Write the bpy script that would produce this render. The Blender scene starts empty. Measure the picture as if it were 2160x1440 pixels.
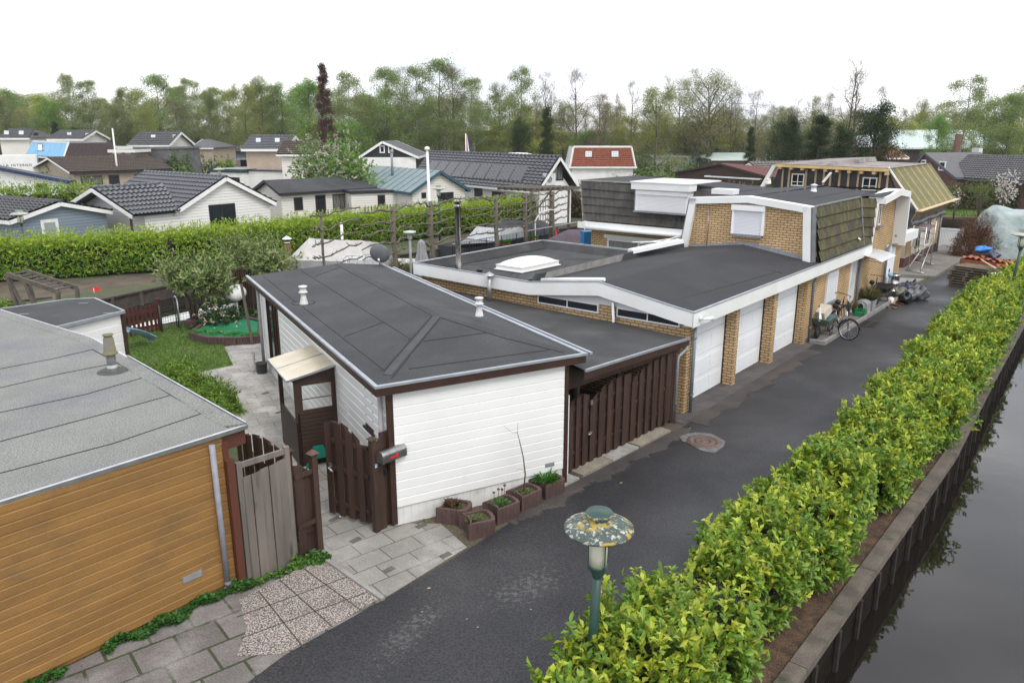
import bpy,bmesh,math,random
import numpy as np
from mathutils import Vector,Matrix
from mathutils.geometry import tessellate_polygon
random.seed(7);RNG=np.random.default_rng(7)
scene=bpy.context.scene
COL=scene.collection
# ------------------------------------------------------------- camera, sky, sun, exposure
CAM_H=6.6;FPX=1632.0;PITCH=math.atan(445/1632.0)
cam=bpy.data.cameras.new('camera');cam_o=bpy.data.objects.new('camera',cam);COL.objects.link(cam_o)
cam.sensor_width=36;cam.lens=36*FPX/2160;cam.clip_start=.1;cam.clip_end=4000
cam_o.location=(0,0,CAM_H);cam_o.rotation_euler=(math.pi/2-PITCH,0,0)
scene.camera=cam_o
SUN_EL=math.radians(52);SUN_AZ=math.radians(150)
world=bpy.data.worlds.new('World');scene.world=world;world.use_nodes=True
wn=world.node_tree.nodes;wl=world.node_tree.links
bg=wn['Background']
sky=wn.new('ShaderNodeTexSky');sky.sky_type='NISHITA';sky.sun_disc=False
sky.sun_elevation=SUN_EL;sky.sun_rotation=SUN_AZ;sky.dust_density=3;sky.air_density=1.2
tc=wn.new('ShaderNodeTexCoord');mp=wn.new('ShaderNodeMapping');mp.inputs['Scale'].default_value=(1,1,3.2)
nz=wn.new('ShaderNodeTexNoise');nz.inputs['Scale'].default_value=2.6;nz.inputs['Detail'].default_value=5
rp=wn.new('ShaderNodeValToRGB');rp.color_ramp.elements[0].position=.33;rp.color_ramp.elements[1].position=.72
rp.color_ramp.elements[0].color=(5.2,5.5,6.3,1);rp.color_ramp.elements[1].color=(10.5,10.5,10.6,1)
mx=wn.new('ShaderNodeMixRGB');mx.inputs['Fac'].default_value=.9
wl.new(tc.outputs['Generated'],mp.inputs['Vector']);wl.new(mp.outputs['Vector'],nz.inputs['Vector'])
wl.new(nz.outputs['Fac'],rp.inputs['Fac']);wl.new(sky.outputs['Color'],mx.inputs['Color1']);wl.new(rp.outputs['Color'],mx.inputs['Color2'])
wl.new(mx.outputs['Color'],bg.inputs['Color']);bg.inputs['Strength'].default_value=.12
sun=bpy.data.lights.new('sun','SUN');sun.energy=1.0;sun.angle=math.radians(18);sun.color=(1,.96,.9)
sun_o=bpy.data.objects.new('sun',sun);COL.objects.link(sun_o)
sd=Vector((math.sin(SUN_AZ)*math.cos(SUN_EL),math.cos(SUN_AZ)*math.cos(SUN_EL),math.sin(SUN_EL)))
sun_o.rotation_euler=sd.to_track_quat('Z','Y').to_euler();sun_o.location=sd*60
scene.view_settings.view_transform='Standard';scene.view_settings.look='None'
scene.view_settings.exposure=.78;scene.view_settings.gamma=1
scene.render.engine='CYCLES';scene.cycles.max_bounces=6;scene.cycles.transparent_max_bounces=6
# ------------------------------------------------------------- surveying helpers: photo pixel (2160x1440) to a place in the world
CP,SP=math.cos(PITCH),math.sin(PITCH)
def ray(x,y):
    u=(x-1080)/FPX;v=(y-720)/FPX
    return Vector((u,CP-v*SP,-SP-v*CP))
def P(x,y,z=0.0):
    r=ray(x,y);t=(z-CAM_H)/r.z
    return Vector((r.x*t,r.y*t,z))
def PY(x,y,Y):
    r=ray(x,y);t=Y/r.y
    return Vector((r.x*t,Y,CAM_H+r.z*t))
def V3(*a):return Vector(a)
class Fr:
    """a local frame: u along azimuth az, v to its right, z up"""
    def __init__(s,o,az):
        s.o=Vector((o[0],o[1],0));s.az=az
        s.U=Vector((math.sin(az),math.cos(az),0));s.V=Vector((math.cos(az),-math.sin(az),0))
    def __call__(s,u,v,z=0):return s.o+s.U*u+s.V*v+Vector((0,0,z))
    def px(s,x,y,u=None,v=None):
        """where the sight line through a pixel meets the plane u=const or v=const -> (u,v,z)"""
        r=ray(x,y);n,d=(s.U,u)if u is not None else (s.V,v)
        c=Vector((0,0,CAM_H));t=(d-n.dot(c-s.o))/n.dot(r);w=c+r*t-s.o
        return (w.dot(s.U),w.dot(s.V),w.z)
    @property
    def rz(s):return math.pi/2-s.az
# ------------------------------------------------------------- objects
ROOT={}
def tag(o,label=None,cat=None,group=None,kind=None):
    if label:o['label']=label
    if cat:o['category']=cat
    if group:o['group']=group
    if kind:o['kind']=kind
    return o
def thing(name,loc,rz,label,cat,group=None):
    o=bpy.data.objects.new(name,None);COL.objects.link(o)
    o.location=loc;o.rotation_euler=(0,0,rz);o.empty_display_size=.2
    ROOT[o.name]=Matrix.Translation(Vector(loc))@Matrix.Rotation(rz,4,'Z')
    return tag(o,label,cat,group)
def rootm(o):
    while o.parent:o=o.parent
    return ROOT.get(o.name,Matrix.Identity(4))
class MB:
    """collects faces in world coordinates (or in local ones); build() links them as one mesh object"""
    def __init__(s):s.v=[];s.f=[];s.m=[];s.sm=[]
    def add(s,vs,fs,mi=0,smooth=False):
        b=len(s.v);s.v.extend(Vector(p)for p in vs)
        for f in fs:s.f.append([b+i for i in f]);s.m.append(mi);s.sm.append(smooth)
        return s
    def poly(s,pts,mi=0):return s.add(pts,[list(range(len(pts)))],mi)
    def hexa(s,a,b,mi=0):
        """a, b: bottom and top loops of four points"""
        return s.add(list(a)+list(b),[[3,2,1,0],[4,5,6,7],[0,1,5,4],[1,2,6,5],[2,3,7,6],[3,0,4,7]],mi)
    def box(s,fr,u0,u1,v0,v1,z0,z1,mi=0):
        q=[(u0,v0),(u1,v0),(u1,v1),(u0,v1)]
        return s.hexa([fr(u,v,z0)for u,v in q],[fr(u,v,z1)for u,v in q],mi)
    def prism(s,pts,d,mi=0):
        n=len(pts);q=[Vector(p)+Vector(d)for p in pts]
        return s.add(list(pts)+q,[list(range(n))[::-1],list(range(n,2*n))]+[[i,(i+1)% n,n+(i+1)% n,n+i]for i in range(n)],mi)
    def beam(s,a,b,w,h,mi=0,up=(0,0,1)):
        a=Vector(a);b=Vector(b);d=(b-a).normalized();up=Vector(up)
        if abs(d.dot(up))>.97:up=Vector((1,0,0))if abs(d.x)<.9 else Vector((0,1,0))
        r=d.cross(up).normalized();t=r.cross(d).normalized()
        q=[r*(-w/2)+t*(-h/2),r*(w/2)+t*(-h/2),r*(w/2)+t*(h/2),r*(-w/2)+t*(h/2)]
        return s.hexa([a+k for k in q],[b+k for k in q],mi)
    def tube(s,pts,rad,n=8,mi=0,cap=True):
        pts=[Vector(p)for p in pts];k=len(pts)
        rad=[rad]*k if not hasattr(rad,'__len__')else rad
        vs=[];prev=None
        for i,p in enumerate(pts):
            d=(pts[min(i+1,k-1)]-pts[max(i-1,0)]).normalized()
            if prev is None:
                r=d.cross(Vector((0,0,1)))
                if r.length<.05:r=Vector((1,0,0))
            else:r=prev-d*prev.dot(d)
            r=r.normalized();prev=r;t=d.cross(r)
            for j in range(n):
                a=2*math.pi*j/n;vs.append(p+(r*math.cos(a)+t*math.sin(a))*rad[i])
        fs=[[i*n+j,i*n+(j+1)% n,(i+1)*n+(j+1)% n,(i+1)*n+j]for i in range(k-1)for j in range(n)]
        s.add(vs,fs,mi,True)
        if cap:
            b=len(s.v)-len(vs)
            s.f += [[b+j for j in range(n)][::-1],[b+(k-1)*n+j for j in range(n)]];s.m += [mi,mi];s.sm += [False,False]
        return s
    def lathe(s,prof,c,n=20,mi=0,axis=None):
        c=Vector(c);k=len(prof);vs=[]
        R=Vector((0,0,1)).rotation_difference(Vector(axis)).to_matrix()if axis is not None else Matrix.Identity(3)
        for r,z in prof:
            for j in range(n):
                a=2*math.pi*j/n;vs.append(c+R @Vector((r*math.cos(a),r*math.sin(a),z)))
        fs=[[i*n+j,i*n+(j+1)% n,(i+1)*n+(j+1)% n,(i+1)*n+j]for i in range(k-1)for j in range(n)]
        return s.add(vs,fs,mi,True)
    def ring(s,c,R,r,axis,n=28,m=6,mi=0):
        c=Vector(c);Q=Vector((0,0,1)).rotation_difference(Vector(axis)).to_matrix();vs=[]
        for i in range(n):
            a=2*math.pi*i/n
            for j in range(m):
                b=2*math.pi*j/m;vs.append(c+Q @Vector(((R+r*math.cos(b))*math.cos(a),(R+r*math.cos(b))*math.sin(a),r*math.sin(b))))
        fs=[[i*m+j,((i+1)% n)*m+j,((i+1)% n)*m+(j+1)% m,i*m+(j+1)% m]for i in range(n)for j in range(m)]
        return s.add(vs,fs,mi,True)
    def blob(s,c,rx,ry,rz,n=10,amp=.15,seed=0,mi=0,flat=False):
        rn=random.Random(seed);c=Vector(c);vs=[];rows=max(4,n//2+2);ph=[rn.uniform(0,6.28)for _ in range(6)]
        for i in range(rows+1):
            t=math.pi*i/rows
            for j in range(n):
                a=2*math.pi*j/n
                q=1+amp*(math.sin(2*a+ph[0]+3*t)+math.sin(3*a+ph[1]-2*t)+.6*math.sin(5*a+ph[2]+4*t))*.6+rn.uniform(-amp,amp)*.3
                vs.append(c+Vector((rx*math.sin(t)*math.cos(a)*q,ry*math.sin(t)*math.sin(a)*q,rz*math.cos(t)*(q if not flat else 1))))
        fs=[[i*n+j,(i+1)*n+j,(i+1)*n+(j+1)% n,i*n+(j+1)% n]for i in range(rows)for j in range(n)]
        return s.add(vs,fs,mi,True)
    def build(s,name,mats,parent=None,local=False,bevel=0):
        me=bpy.data.meshes.new(name)
        M=Matrix.Identity(4)if (local or parent is None)else rootm(parent).inverted()
        me.from_pydata([tuple(M @v)for v in s.v],[],s.f)
        mats=mats if isinstance(mats,(list,tuple))else [mats]
        for m in mats:me.materials.append(m)
        if len(mats)>1:me.polygons.foreach_set('material_index',s.m)
        me.polygons.foreach_set('use_smooth',s.sm);me.update()
        o=bpy.data.objects.new(name,me);COL.objects.link(o)
        if parent is not None:o.parent=parent
        if bevel:
            b=o.modifiers.new('bevel','BEVEL');b.width=bevel;b.segments=2;b.limit_method='ANGLE'
        return o
def solo(name,mb,mats,label,cat,group=None,kind=None,bevel=0):
    """a thing that is one mesh: origin moved to the base of the mesh"""
    zs=min(v.z for v in mb.v);n=len(mb.v)
    c=Vector((sum(v.x for v in mb.v)/n,sum(v.y for v in mb.v)/n,zs))
    mb.v=[v-c for v in mb.v]
    o=mb.build(name,mats,None,True,bevel);o.location=c
    return tag(o,label,cat,group,kind)
def struct(name,mb,mats):
    return tag(mb.build(name,mats),kind='structure')
def copy_tree(o,parent=None):
    c=o.copy();COL.objects.link(c);c.parent=parent
    for ch in list(o.children):copy_tree(ch,c)
    return c
def npmesh(name,verts,faces,mats,parent=None,mi=None,M=None):
    """verts (N,3), faces (F,k) with one k"""
    me=bpy.data.meshes.new(name);verts=np.asarray(verts,np.float32)
    if parent is not None and M is None:
        m=np.array(rootm(parent).inverted());verts=verts @m[:3,:3].T.astype(np.float32)+m[:3,3].astype(np.float32)
    F,k=faces.shape
    me.vertices.add(len(verts));me.vertices.foreach_set('co',verts.ravel())
    me.loops.add(F*k);me.loops.foreach_set('vertex_index',faces.ravel().astype(np.int32))
    me.polygons.add(F);me.polygons.foreach_set('loop_start',np.arange(0,F*k,k,dtype=np.int32))
    me.polygons.foreach_set('loop_total',np.full(F,k,np.int32))
    for m in (mats if isinstance(mats,(list,tuple))else [mats]):me.materials.append(m)
    if mi is not None:me.polygons.foreach_set('material_index',np.asarray(mi,np.int32))
    me.update(calc_edges=True);me.validate()
    o=bpy.data.objects.new(name,me);COL.objects.link(o)
    if parent is not None:o.parent=parent
    return o
def nrm(a):return a/np.maximum(np.linalg.norm(a,axis=1,keepdims=True),1e-6)
def leaf_arrays(pos,d,up,L,W,fold=.35):
    """folded leaves: base at pos, pointing along d, upper side towards up"""
    d=nrm(d);r=nrm(np.cross(d,up));n=np.cross(r,d);L=np.asarray(L)[:,None];W=np.asarray(W)[:,None]
    b=pos;t=pos+d*L-n*L*.12;m=pos+d*L*.62
    l=m+r*W*.5+n*W*fold*.5;q=m-r*W*.5+n*W*fold*.5
    v=np.stack([b,l,t,q],1).reshape(-1,3);k=np.arange(len(pos))*4
    f=np.concatenate([np.stack([k,k+1,k+2],1),np.stack([k,k+2,k+3],1)],1).reshape(-1,3)
    return v,f
# ------------------------------------------------------------- materials
MATS={}
def N(t,kind,**kw):
    n=t.nodes.new(kind)
    for k,v in kw.items():
        if k in n.inputs:n.inputs[k].default_value=v
        else:setattr(n,k,v)
    return n
def mat(name,c,c2=None,sc=3,det=4,lo=.35,hi=.65,rough=.7,bump=0,bsc=None,metal=0,spec=.4,st=(1,1,1),
        grain=0,gsc=300,island=0,c3=None,sc3=1,lo3=.5,hi3=.62,trans=0,alpha=1,coat=0,dist=0,st3=(1,1,1),bdist=.02):
    """base colour c drifting to c2 by noise; c3: stains by a second noise; grain: fine speckle; island: leaf to leaf variation"""
    if name in MATS:return MATS[name]
    m=bpy.data.materials.new(name);m.use_nodes=True;t=m.node_tree;L=t.links
    b=t.nodes['Principled BSDF'];b.inputs['Roughness'].default_value=rough;b.inputs['Metallic'].default_value=metal
    b.inputs['Specular IOR Level'].default_value=spec
    if trans:b.inputs['Transmission Weight'].default_value=trans
    if coat:b.inputs['Coat Weight'].default_value=coat
    tcn=N(t,'ShaderNodeTexCoord');mpn=N(t,'ShaderNodeMapping');mpn.inputs['Scale'].default_value=st
    L.new(tcn.outputs['Object'],mpn.inputs['Vector'])
    c=(*c,1);out=None
    if c2 is not None:
        n1=N(t,'ShaderNodeTexNoise',Scale=sc,Detail=det,Distortion=dist);L.new(mpn.outputs['Vector'],n1.inputs['Vector'])
        r1=N(t,'ShaderNodeValToRGB');e=r1.color_ramp.elements;e[0].position=lo;e[1].position=hi;e[0].color=c;e[1].color=(*c2,1)
        L.new(n1.outputs['Fac'],r1.inputs['Fac']);out=r1.outputs['Color']
    if c3 is not None:
        mp3=N(t,'ShaderNodeMapping');mp3.inputs['Scale'].default_value=st3;L.new(tcn.outputs['Object'],mp3.inputs['Vector'])
        n3=N(t,'ShaderNodeTexNoise',Scale=sc3,Detail=6,Roughness=.65);L.new(mp3.outputs['Vector'],n3.inputs['Vector'])
        r3=N(t,'ShaderNodeMapRange');r3.inputs[1].default_value=lo3;r3.inputs[2].default_value=hi3
        L.new(n3.outputs['Fac'],r3.inputs[0])
        x=N(t,'ShaderNodeMixRGB');L.new(r3.outputs[0],x.inputs['Fac']);x.inputs['Color2'].default_value=(*c3,1)
        if out:L.new(out,x.inputs['Color1'])
        else:x.inputs['Color1'].default_value=c
        out=x.outputs['Color']
    if grain:
        n2=N(t,'ShaderNodeTexNoise',Scale=gsc,Detail=2);L.new(tcn.outputs['Object'],n2.inputs['Vector'])
        r2=N(t,'ShaderNodeMapRange');r2.inputs[1].default_value=.3;r2.inputs[2].default_value=.7
        r2.inputs[3].default_value=1-grain;r2.inputs[4].default_value=1+grain;L.new(n2.outputs['Fac'],r2.inputs[0])
        x=N(t,'ShaderNodeVectorMath',operation='SCALE');L.new(r2.outputs[0],x.inputs['Scale'])
        if out:L.new(out,x.inputs[0])
        else:x.inputs[0].default_value=c[:3]
        out=x.outputs[0]
    if island:
        g=N(t,'ShaderNodeNewGeometry');h=N(t,'ShaderNodeHueSaturation')
        a=N(t,'ShaderNodeMapRange');a.inputs[3].default_value=1-island;a.inputs[4].default_value=1+island
        L.new(g.outputs['Random Per Island'],a.inputs[0]);L.new(a.outputs[0],h.inputs['Value'])
        a2=N(t,'ShaderNodeMath',operation='MULTIPLY_ADD');w=N(t,'ShaderNodeMath',operation='FRACT');w2=N(t,'ShaderNodeMath',operation='MULTIPLY')
        w2.inputs[1].default_value=17.3;L.new(g.outputs['Random Per Island'],w2.inputs[0]);L.new(w2.outputs[0],w.inputs[0])
        L.new(w.outputs[0],a2.inputs[0]);a2.inputs[1].default_value=island*.12;a2.inputs[2].default_value=.5-island*.06
        L.new(a2.outputs[0],h.inputs['Hue'])
        if out:L.new(out,h.inputs['Color'])
        else:h.inputs['Color'].default_value=c
        out=h.outputs['Color']
    if out:L.new(out,b.inputs['Base Color'])
    else:b.inputs['Base Color'].default_value=c
    if bump:
        nb=N(t,'ShaderNodeTexNoise',Scale=bsc or sc*4,Detail=4);L.new(mpn.outputs['Vector'],nb.inputs['Vector'])
        bp=N(t,'ShaderNodeBump',Strength=bump,Distance=bdist);L.new(nb.outputs['Fac'],bp.inputs['Height']);L.new(bp.outputs['Normal'],b.inputs['Normal'])
    if alpha<1:b.inputs['Alpha'].default_value=alpha
    MATS[name]=m;return m
def leafmat(name,c,island=.35,transl=.3,rough=.45):
    if name in MATS:return MATS[name]
    m=mat(name,c,island=island,rough=rough,spec=.35);t=m.node_tree;L=t.links
    b=t.nodes['Principled BSDF'];o=t.nodes['Material Output']
    tr=N(t,'ShaderNodeBsdfTranslucent');src=b.inputs['Base Color'].links[0].from_socket;L.new(src,tr.inputs['Color'])
    x=N(t,'ShaderNodeMixShader');x.inputs[0].default_value=transl
    L.new(b.outputs[0],x.inputs[1]);L.new(tr.outputs[0],x.inputs[2]);L.new(x.outputs[0],o.inputs['Surface'])
    return m
def brickmat(name,c1,c2,mortar,bw=.21,bh=.0625,mort=.011,rough=.85):
    m=bpy.data.materials.new(name);m.use_nodes=True;t=m.node_tree;L=t.links;b=t.nodes['Principled BSDF']
    b.inputs['Roughness'].default_value=rough;b.inputs['Specular IOR Level'].default_value=.25
    tcn=N(t,'ShaderNodeTexCoord');sx=N(t,'ShaderNodeSeparateXYZ');L.new(tcn.outputs['Object'],sx.inputs[0])
    ad=N(t,'ShaderNodeMath',operation='ADD');L.new(sx.outputs['X'],ad.inputs[0]);L.new(sx.outputs['Y'],ad.inputs[1])
    cb=N(t,'ShaderNodeCombineXYZ');L.new(ad.outputs[0],cb.inputs['X']);L.new(sx.outputs['Z'],cb.inputs['Y'])
    br=N(t,'ShaderNodeTexBrick');L.new(cb.outputs[0],br.inputs['Vector'])
    br.inputs['Scale'].default_value=1;br.inputs['Brick Width'].default_value=bw;br.inputs['Row Height'].default_value=bh
    br.inputs['Mortar Size'].default_value=mort;br.inputs['Mortar Smooth'].default_value=.2;br.inputs['Bias'].default_value=-.1
    br.inputs['Color1'].default_value=(*c1,1);br.inputs['Color2'].default_value=(*c2,1);br.inputs['Mortar'].default_value=(*mortar,1)
    n=N(t,'ShaderNodeTexNoise',Scale=1.3,Detail=5);L.new(tcn.outputs['Object'],n.inputs['Vector'])
    r=N(t,'ShaderNodeMapRange');r.inputs[1].default_value=.3;r.inputs[2].default_value=.7;r.inputs[3].default_value=.82;r.inputs[4].default_value=1.1
    L.new(n.outputs['Fac'],r.inputs[0]);x=N(t,'ShaderNodeVectorMath',operation='SCALE');L.new(br.outputs['Color'],x.inputs[0]);L.new(r.outputs[0],x.inputs['Scale'])
    L.new(x.outputs[0],b.inputs['Base Color'])
    bp=N(t,'ShaderNodeBump',Strength=.6,Distance=.006);bp.invert=True;L.new(br.outputs['Fac'],bp.inputs['Height']);L.new(bp.outputs['Normal'],b.inputs['Normal'])
    MATS[name]=m;return m
def glassmat(name,c=(.02,.025,.03),rough=.05):
    return mat(name,c,rough=rough,spec=.6)
white=mat('white_paint',(.78,.78,.76),(.7,.7,.67),sc=1.5,rough=.45,c3=(.55,.54,.48),sc3=.9,lo3=.58,hi3=.8,st3=(1,1,.4))
upvc=mat('white_plastic',(.82,.83,.84),(.76,.77,.78),sc=2,rough=.35)
felt=mat('roof_felt',(.036,.0365,.038),(.049,.050,.052),sc=.9,rough=.85,grain=.5,gsc=75,bump=.3,bsc=80,c3=(.066,.067,.069),sc3=.7,lo3=.5,hi3=.75,bdist=.004)
feltlight=mat('weathered_roof_felt',(.175,.178,.165),(.205,.205,.19),sc=1.1,rough=.9,grain=.55,gsc=55,bump=.5,bsc=60,c3=(.15,.155,.16),sc3=.5,lo3=.5,hi3=.7,bdist=.004)
seamm=mat('felt_seam',(.014,.014,.015),rough=.8)
zinc=mat('zinc_edge',(.42,.45,.48),(.34,.36,.39),sc=4,rough=.45,metal=.6)
alu=mat('aluminium',(.62,.63,.64),(.5,.51,.52),sc=5,rough=.35,metal=.9)
pvcgrey=mat('grey_pipe',(.20,.215,.235),(.25,.265,.28),sc=6,rough=.45)
brownwood=mat('dark_brown_wood',(.040,.022,.016),(.065,.036,.025),sc=6,rough=.6,st=(1,1,.12),bump=.3,bsc=30,c3=(.09,.055,.04),sc3=5,lo3=.6,hi3=.75,st3=(1,1,.3))
brownboard=mat('brown_fascia_board',(.036,.017,.012),(.05,.024,.017),sc=4,rough=.5)
redwood=mat('mahogany_fascia',(.095,.032,.020),(.055,.02,.014),sc=5,rough=.55,st=(.12,1,2),bump=.25,bsc=20)
greywood=mat('weathered_grey_wood',(.19,.165,.14),(.12,.105,.092),sc=7,rough=.9,st=(1,1,.1),bump=.4,bsc=24,c3=(.06,.052,.045),sc3=5,lo3=.6,hi3=.72,st3=(1,1,.2))
oldwood=mat('old_grey_timber',(.13,.11,.09),(.085,.075,.062),sc=4,rough=.95,bump=.5,bsc=18,c3=(.05,.055,.035),sc3=2.5,lo3=.55,hi3=.75)
blackplastic=mat('black_plastic',(.014,.014,.015),rough=.5)
darkglass=glassmat('dark_window_glass')
steel=mat('stainless_steel',(.55,.55,.56),(.38,.38,.39),sc=3,rough=.25,metal=1)
# ------------------------------------------------------------- frames of the main buildings
AZ=.687
FG=Fr((4.15,17.55),AZ)
w0=P(833,1110);FH=Fr(w0,1.0738)
FS=Fr(P(505,1230),AZ)
# ------------------------------------------------------------- ground, water, road
def flat(pts,z):return [Vector((p[0],p[1],z))for p in pts]
beam_line=[Vector(p)for p in ((-9.5,-6.5,0),(-1.6,2.35,0),(3.62,8.4,0),(9.22,15.1,0),(13.2,20.35,0),(18.6,27.35,0),(30,42.2,0),(52,71,0))]
def offset_line(ln,d):
    out=[]
    for i,p in enumerate(ln):
        t=(ln[min(i+1,len(ln)-1)]-ln[max(i-1,0)]).normalized();out.append(p+Vector((t.y,-t.x,0))*d)
    return out
canal_l=offset_line(beam_line,.04);canal_r=offset_line(beam_line,13)
ditch_far=[V3(-26,14,0),V3(-19.6,25.5,0),P(60,665),P(213,630),P(367,597),P(493,583),P(867,533),P(1167,485),V3(8.2,60.5,0),V3(14,68,0)]
ditch_near=[V3(-23,13,0),V3(-16.2,22.5,0),V3(-13.5,25.6,0),V3(-12.2,26.5,0),V3(-10.5,28.3,0),V3(-8.9,31.0,0),V3(-7.6,33.4,0),V3(-3.0,41.0,0),V3(2.3,48.6,0),V3(9.8,57.5,0),V3(15.5,65,0)]
xd=[P(1975,497),P(2200,503),P(2200,463),P(1975,458)]
def ground_sheet():
    loops=[[V3(-900,-60,0),V3(900,-60,0),V3(900,2500,0),V3(-900,2500,0)],
             (canal_l+canal_r[::-1]),(ditch_near+ditch_far[::-1]),xd]
    loops=[flat(l,0)for l in loops]
    tris=tessellate_polygon(loops);vs=[v for l in loops for v in l]
    m=MB();fs=[]
    for a,b,c in tris:
        n=(vs[b]-vs[a]).cross(vs[c]-vs[a]);fs.append([a,b,c]if n.z>0 else [a,c,b])
    m.add(vs,fs);return m
soil=mat('garden_soil',(.075,.058,.044),(.12,.095,.07),sc=1.1,rough=1,grain=.45,gsc=25,bump=.6,bsc=9,c3=(.06,.085,.03),sc3=.22,lo3=.47,hi3=.56)
struct('ground',ground_sheet(),soil)
watm=mat('canal_water',(.012,.010,.008),rough=.03,spec=.36,bump=.12,bsc=1.1,sc=1,st=(1,1.4,1),bdist=.03)
struct('canal_water',MB().poly(flat(offset_line(beam_line,-.3)+offset_line(beam_line,13.4)[::-1],-.72)),watm)
struct('ditch_water',MB().poly(flat(ditch_near[1:]+ditch_far[::-1],-.62)),watm)
struct('cross_ditch_water',MB().poly(flat([xd[0]+V3(-.3,-.3,0),xd[1]+V3(0,-.3,0),xd[2]+V3(0,.3,0),xd[3]+V3(-.3,.3,0)],-.6)),watm)
bankm=mat('bank_mud',(.045,.036,.028),(.075,.06,.045),sc=2,rough=1,bump=.6,bsc=6)
def bank(ln,zt,zb,flip=False):
    m=MB()
    for a,b in zip(ln,ln[1:]):m.poly([a+V3(0,0,zt),b+V3(0,0,zt),b+V3(0,0,zb),a+V3(0,0,zb)])
    return m
b=bank(canal_l,0,-1.2);b.add(*[(lambda q:(q.v,q.f))(bank(ln,0,-1.2))for ln in (canal_r,)][0])
for ln in (ditch_near,[xd[0],xd[1]],[xd[2],xd[3]],[xd[0],xd[3]]):q=bank(ln,0,-1.2);b.add(q.v,q.f)
struct('canal_bank',b,bankm)
# asphalt lane
road_l=[V3(-9.5,-1.0,0),P(520,1440),P(600,1380),P(810,1265),P(1000,1150),P(1190,1030),P(1440,900),FG(8.15,.28),FG(16.6,.5),FG(20.6,.12),FG(23.02,.7),P(2035,555)]
road_r=[beam_line[0]+V3(-1.2,1.0,0)]+offset_line(beam_line,-1.35)[1:6]+[V3(19.5,30.2,0),P(2160,545)]
asph=mat('asphalt',(.020,.020,.022),(.028,.027,.029),sc=.45,rough=.62,grain=.7,gsc=30,bump=.8,bsc=45,c3=(.040,.039,.041),sc3=.35,lo3=.5,hi3=.72,spec=.45,bdist=.006)
t=asph.node_tree;bs=t.nodes['Principled BSDF']
base_in=bs.inputs['Base Color'].links[0].from_socket
tcn=N(t,'ShaderNodeTexCoord');nB=N(t,'ShaderNodeTexNoise',Scale=13,Detail=8,Roughness=.8)
def band(p,q,w,l):
    """1 along the worn track from p to q, fading over w metres to the sides and l at the ends"""
    c=(p+q)/2;d=(q-p).normalized();out=[]
    for n_,r_ in ((V3(d.y,-d.x,0),w),(d,(q-p).length/2+l)):
        k=N(t,'ShaderNodeVectorMath',operation='DOT_PRODUCT');k.inputs[1].default_value=n_;t.links.new(tcn.outputs['Object'],k.inputs[0]);a_=N(t,'ShaderNodeMath',operation='SUBTRACT');a_.inputs[1].default_value=n_.dot(c);t.links.new(k.outputs['Value'],a_.inputs[0])
        a2=N(t,'ShaderNodeMath',operation='ABSOLUTE');t.links.new(a_.outputs[0],a2.inputs[0]);r2=N(t,'ShaderNodeMapRange');r2.inputs[1].default_value=r_*.2;r2.inputs[2].default_value=r_;r2.inputs[3].default_value=1;r2.inputs[4].default_value=0;t.links.new(a2.outputs[0],r2.inputs[0]);out.append(r2)
    m_=N(t,'ShaderNodeMath',operation='MULTIPLY');t.links.new(out[0].outputs[0],m_.inputs[0]);t.links.new(out[1].outputs[0],m_.inputs[1]);return m_
b1=band(P(1015,1290),P(1190,1195),.75,.6);b2=band(P(760,1435),P(960,1240),.5,.5);b3=N(t,'ShaderNodeMath',operation='MAXIMUM');t.links.new(b1.outputs[0],b3.inputs[0]);t.links.new(b2.outputs[0],b3.inputs[1])
t.links.new(tcn.outputs['Object'],nB.inputs[0])
ma=N(t,'ShaderNodeMath',operation='MULTIPLY_ADD');ma.inputs[1].default_value=.17;t.links.new(b3.outputs[0],ma.inputs[0]);t.links.new(nB.outputs['Fac'],ma.inputs[2])
mr=N(t,'ShaderNodeMapRange');mr.inputs[1].default_value=.66;mr.inputs[2].default_value=.74;t.links.new(ma.outputs[0],mr.inputs[0])
x=N(t,'ShaderNodeMixRGB');x.inputs['Color2'].default_value=(.10,.096,.092,1);t.links.new(mr.outputs[0],x.inputs['Fac']);t.links.new(base_in,x.inputs['Color1']);t.links.new(x.outputs[0],bs.inputs['Base Color'])
nR=N(t,'ShaderNodeTexNoise',Scale=.3,Detail=3);t.links.new(tcn.outputs['Object'],nR.inputs[0])
rr=N(t,'ShaderNodeMapRange');rr.inputs[1].default_value=.4;rr.inputs[2].default_value=.62;rr.inputs[3].default_value=.4;rr.inputs[4].default_value=.75
t.links.new(nR.outputs['Fac'],rr.inputs[0]);t.links.new(rr.outputs[0],bs.inputs['Roughness'])
struct('road',MB().poly(flat(road_l+road_r[::-1],.006)),asph)
# dusty brown edge of the lane in front of garages and carport
dust=mat('road_edge_grit',(.075,.062,.054),(.045,.04,.038),sc=1.4,rough=.95,grain=.4,gsc=60,bump=.4,bsc=50)
def ragged(fr,u0,u1,v0,v1,n,amp,z,seed):
    rn=random.Random(seed);top=[fr(u0+(u1-u0)*i/n,v0,z)for i in range(n+1)]
    ph=rn.uniform(0,6)
    bot=[fr(u0+(u1-u0)*i/n,v1+amp*(math.sin(i*.27+ph)*.5+math.sin(i*.11+ph)*.6+rn.uniform(-.6,.6)),z)for i in range(n+1)]
    return MB().add(top+bot,[[i,n+1+i,n+2+i,i+1]for i in range(n)])
struct('road_edge_grit',ragged(FG,-.4,7.6,.24,.72,240,.12,.011,3),dust)
FC=Fr(P(1190,1030),math.atan2(*(P(1440,900)-P(1190,1030)).xy))
struct('road_edge_grit_strip',ragged(FC,-1.7,4.3,-.02,.34,200,.10,.0115,5),dust)
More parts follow.
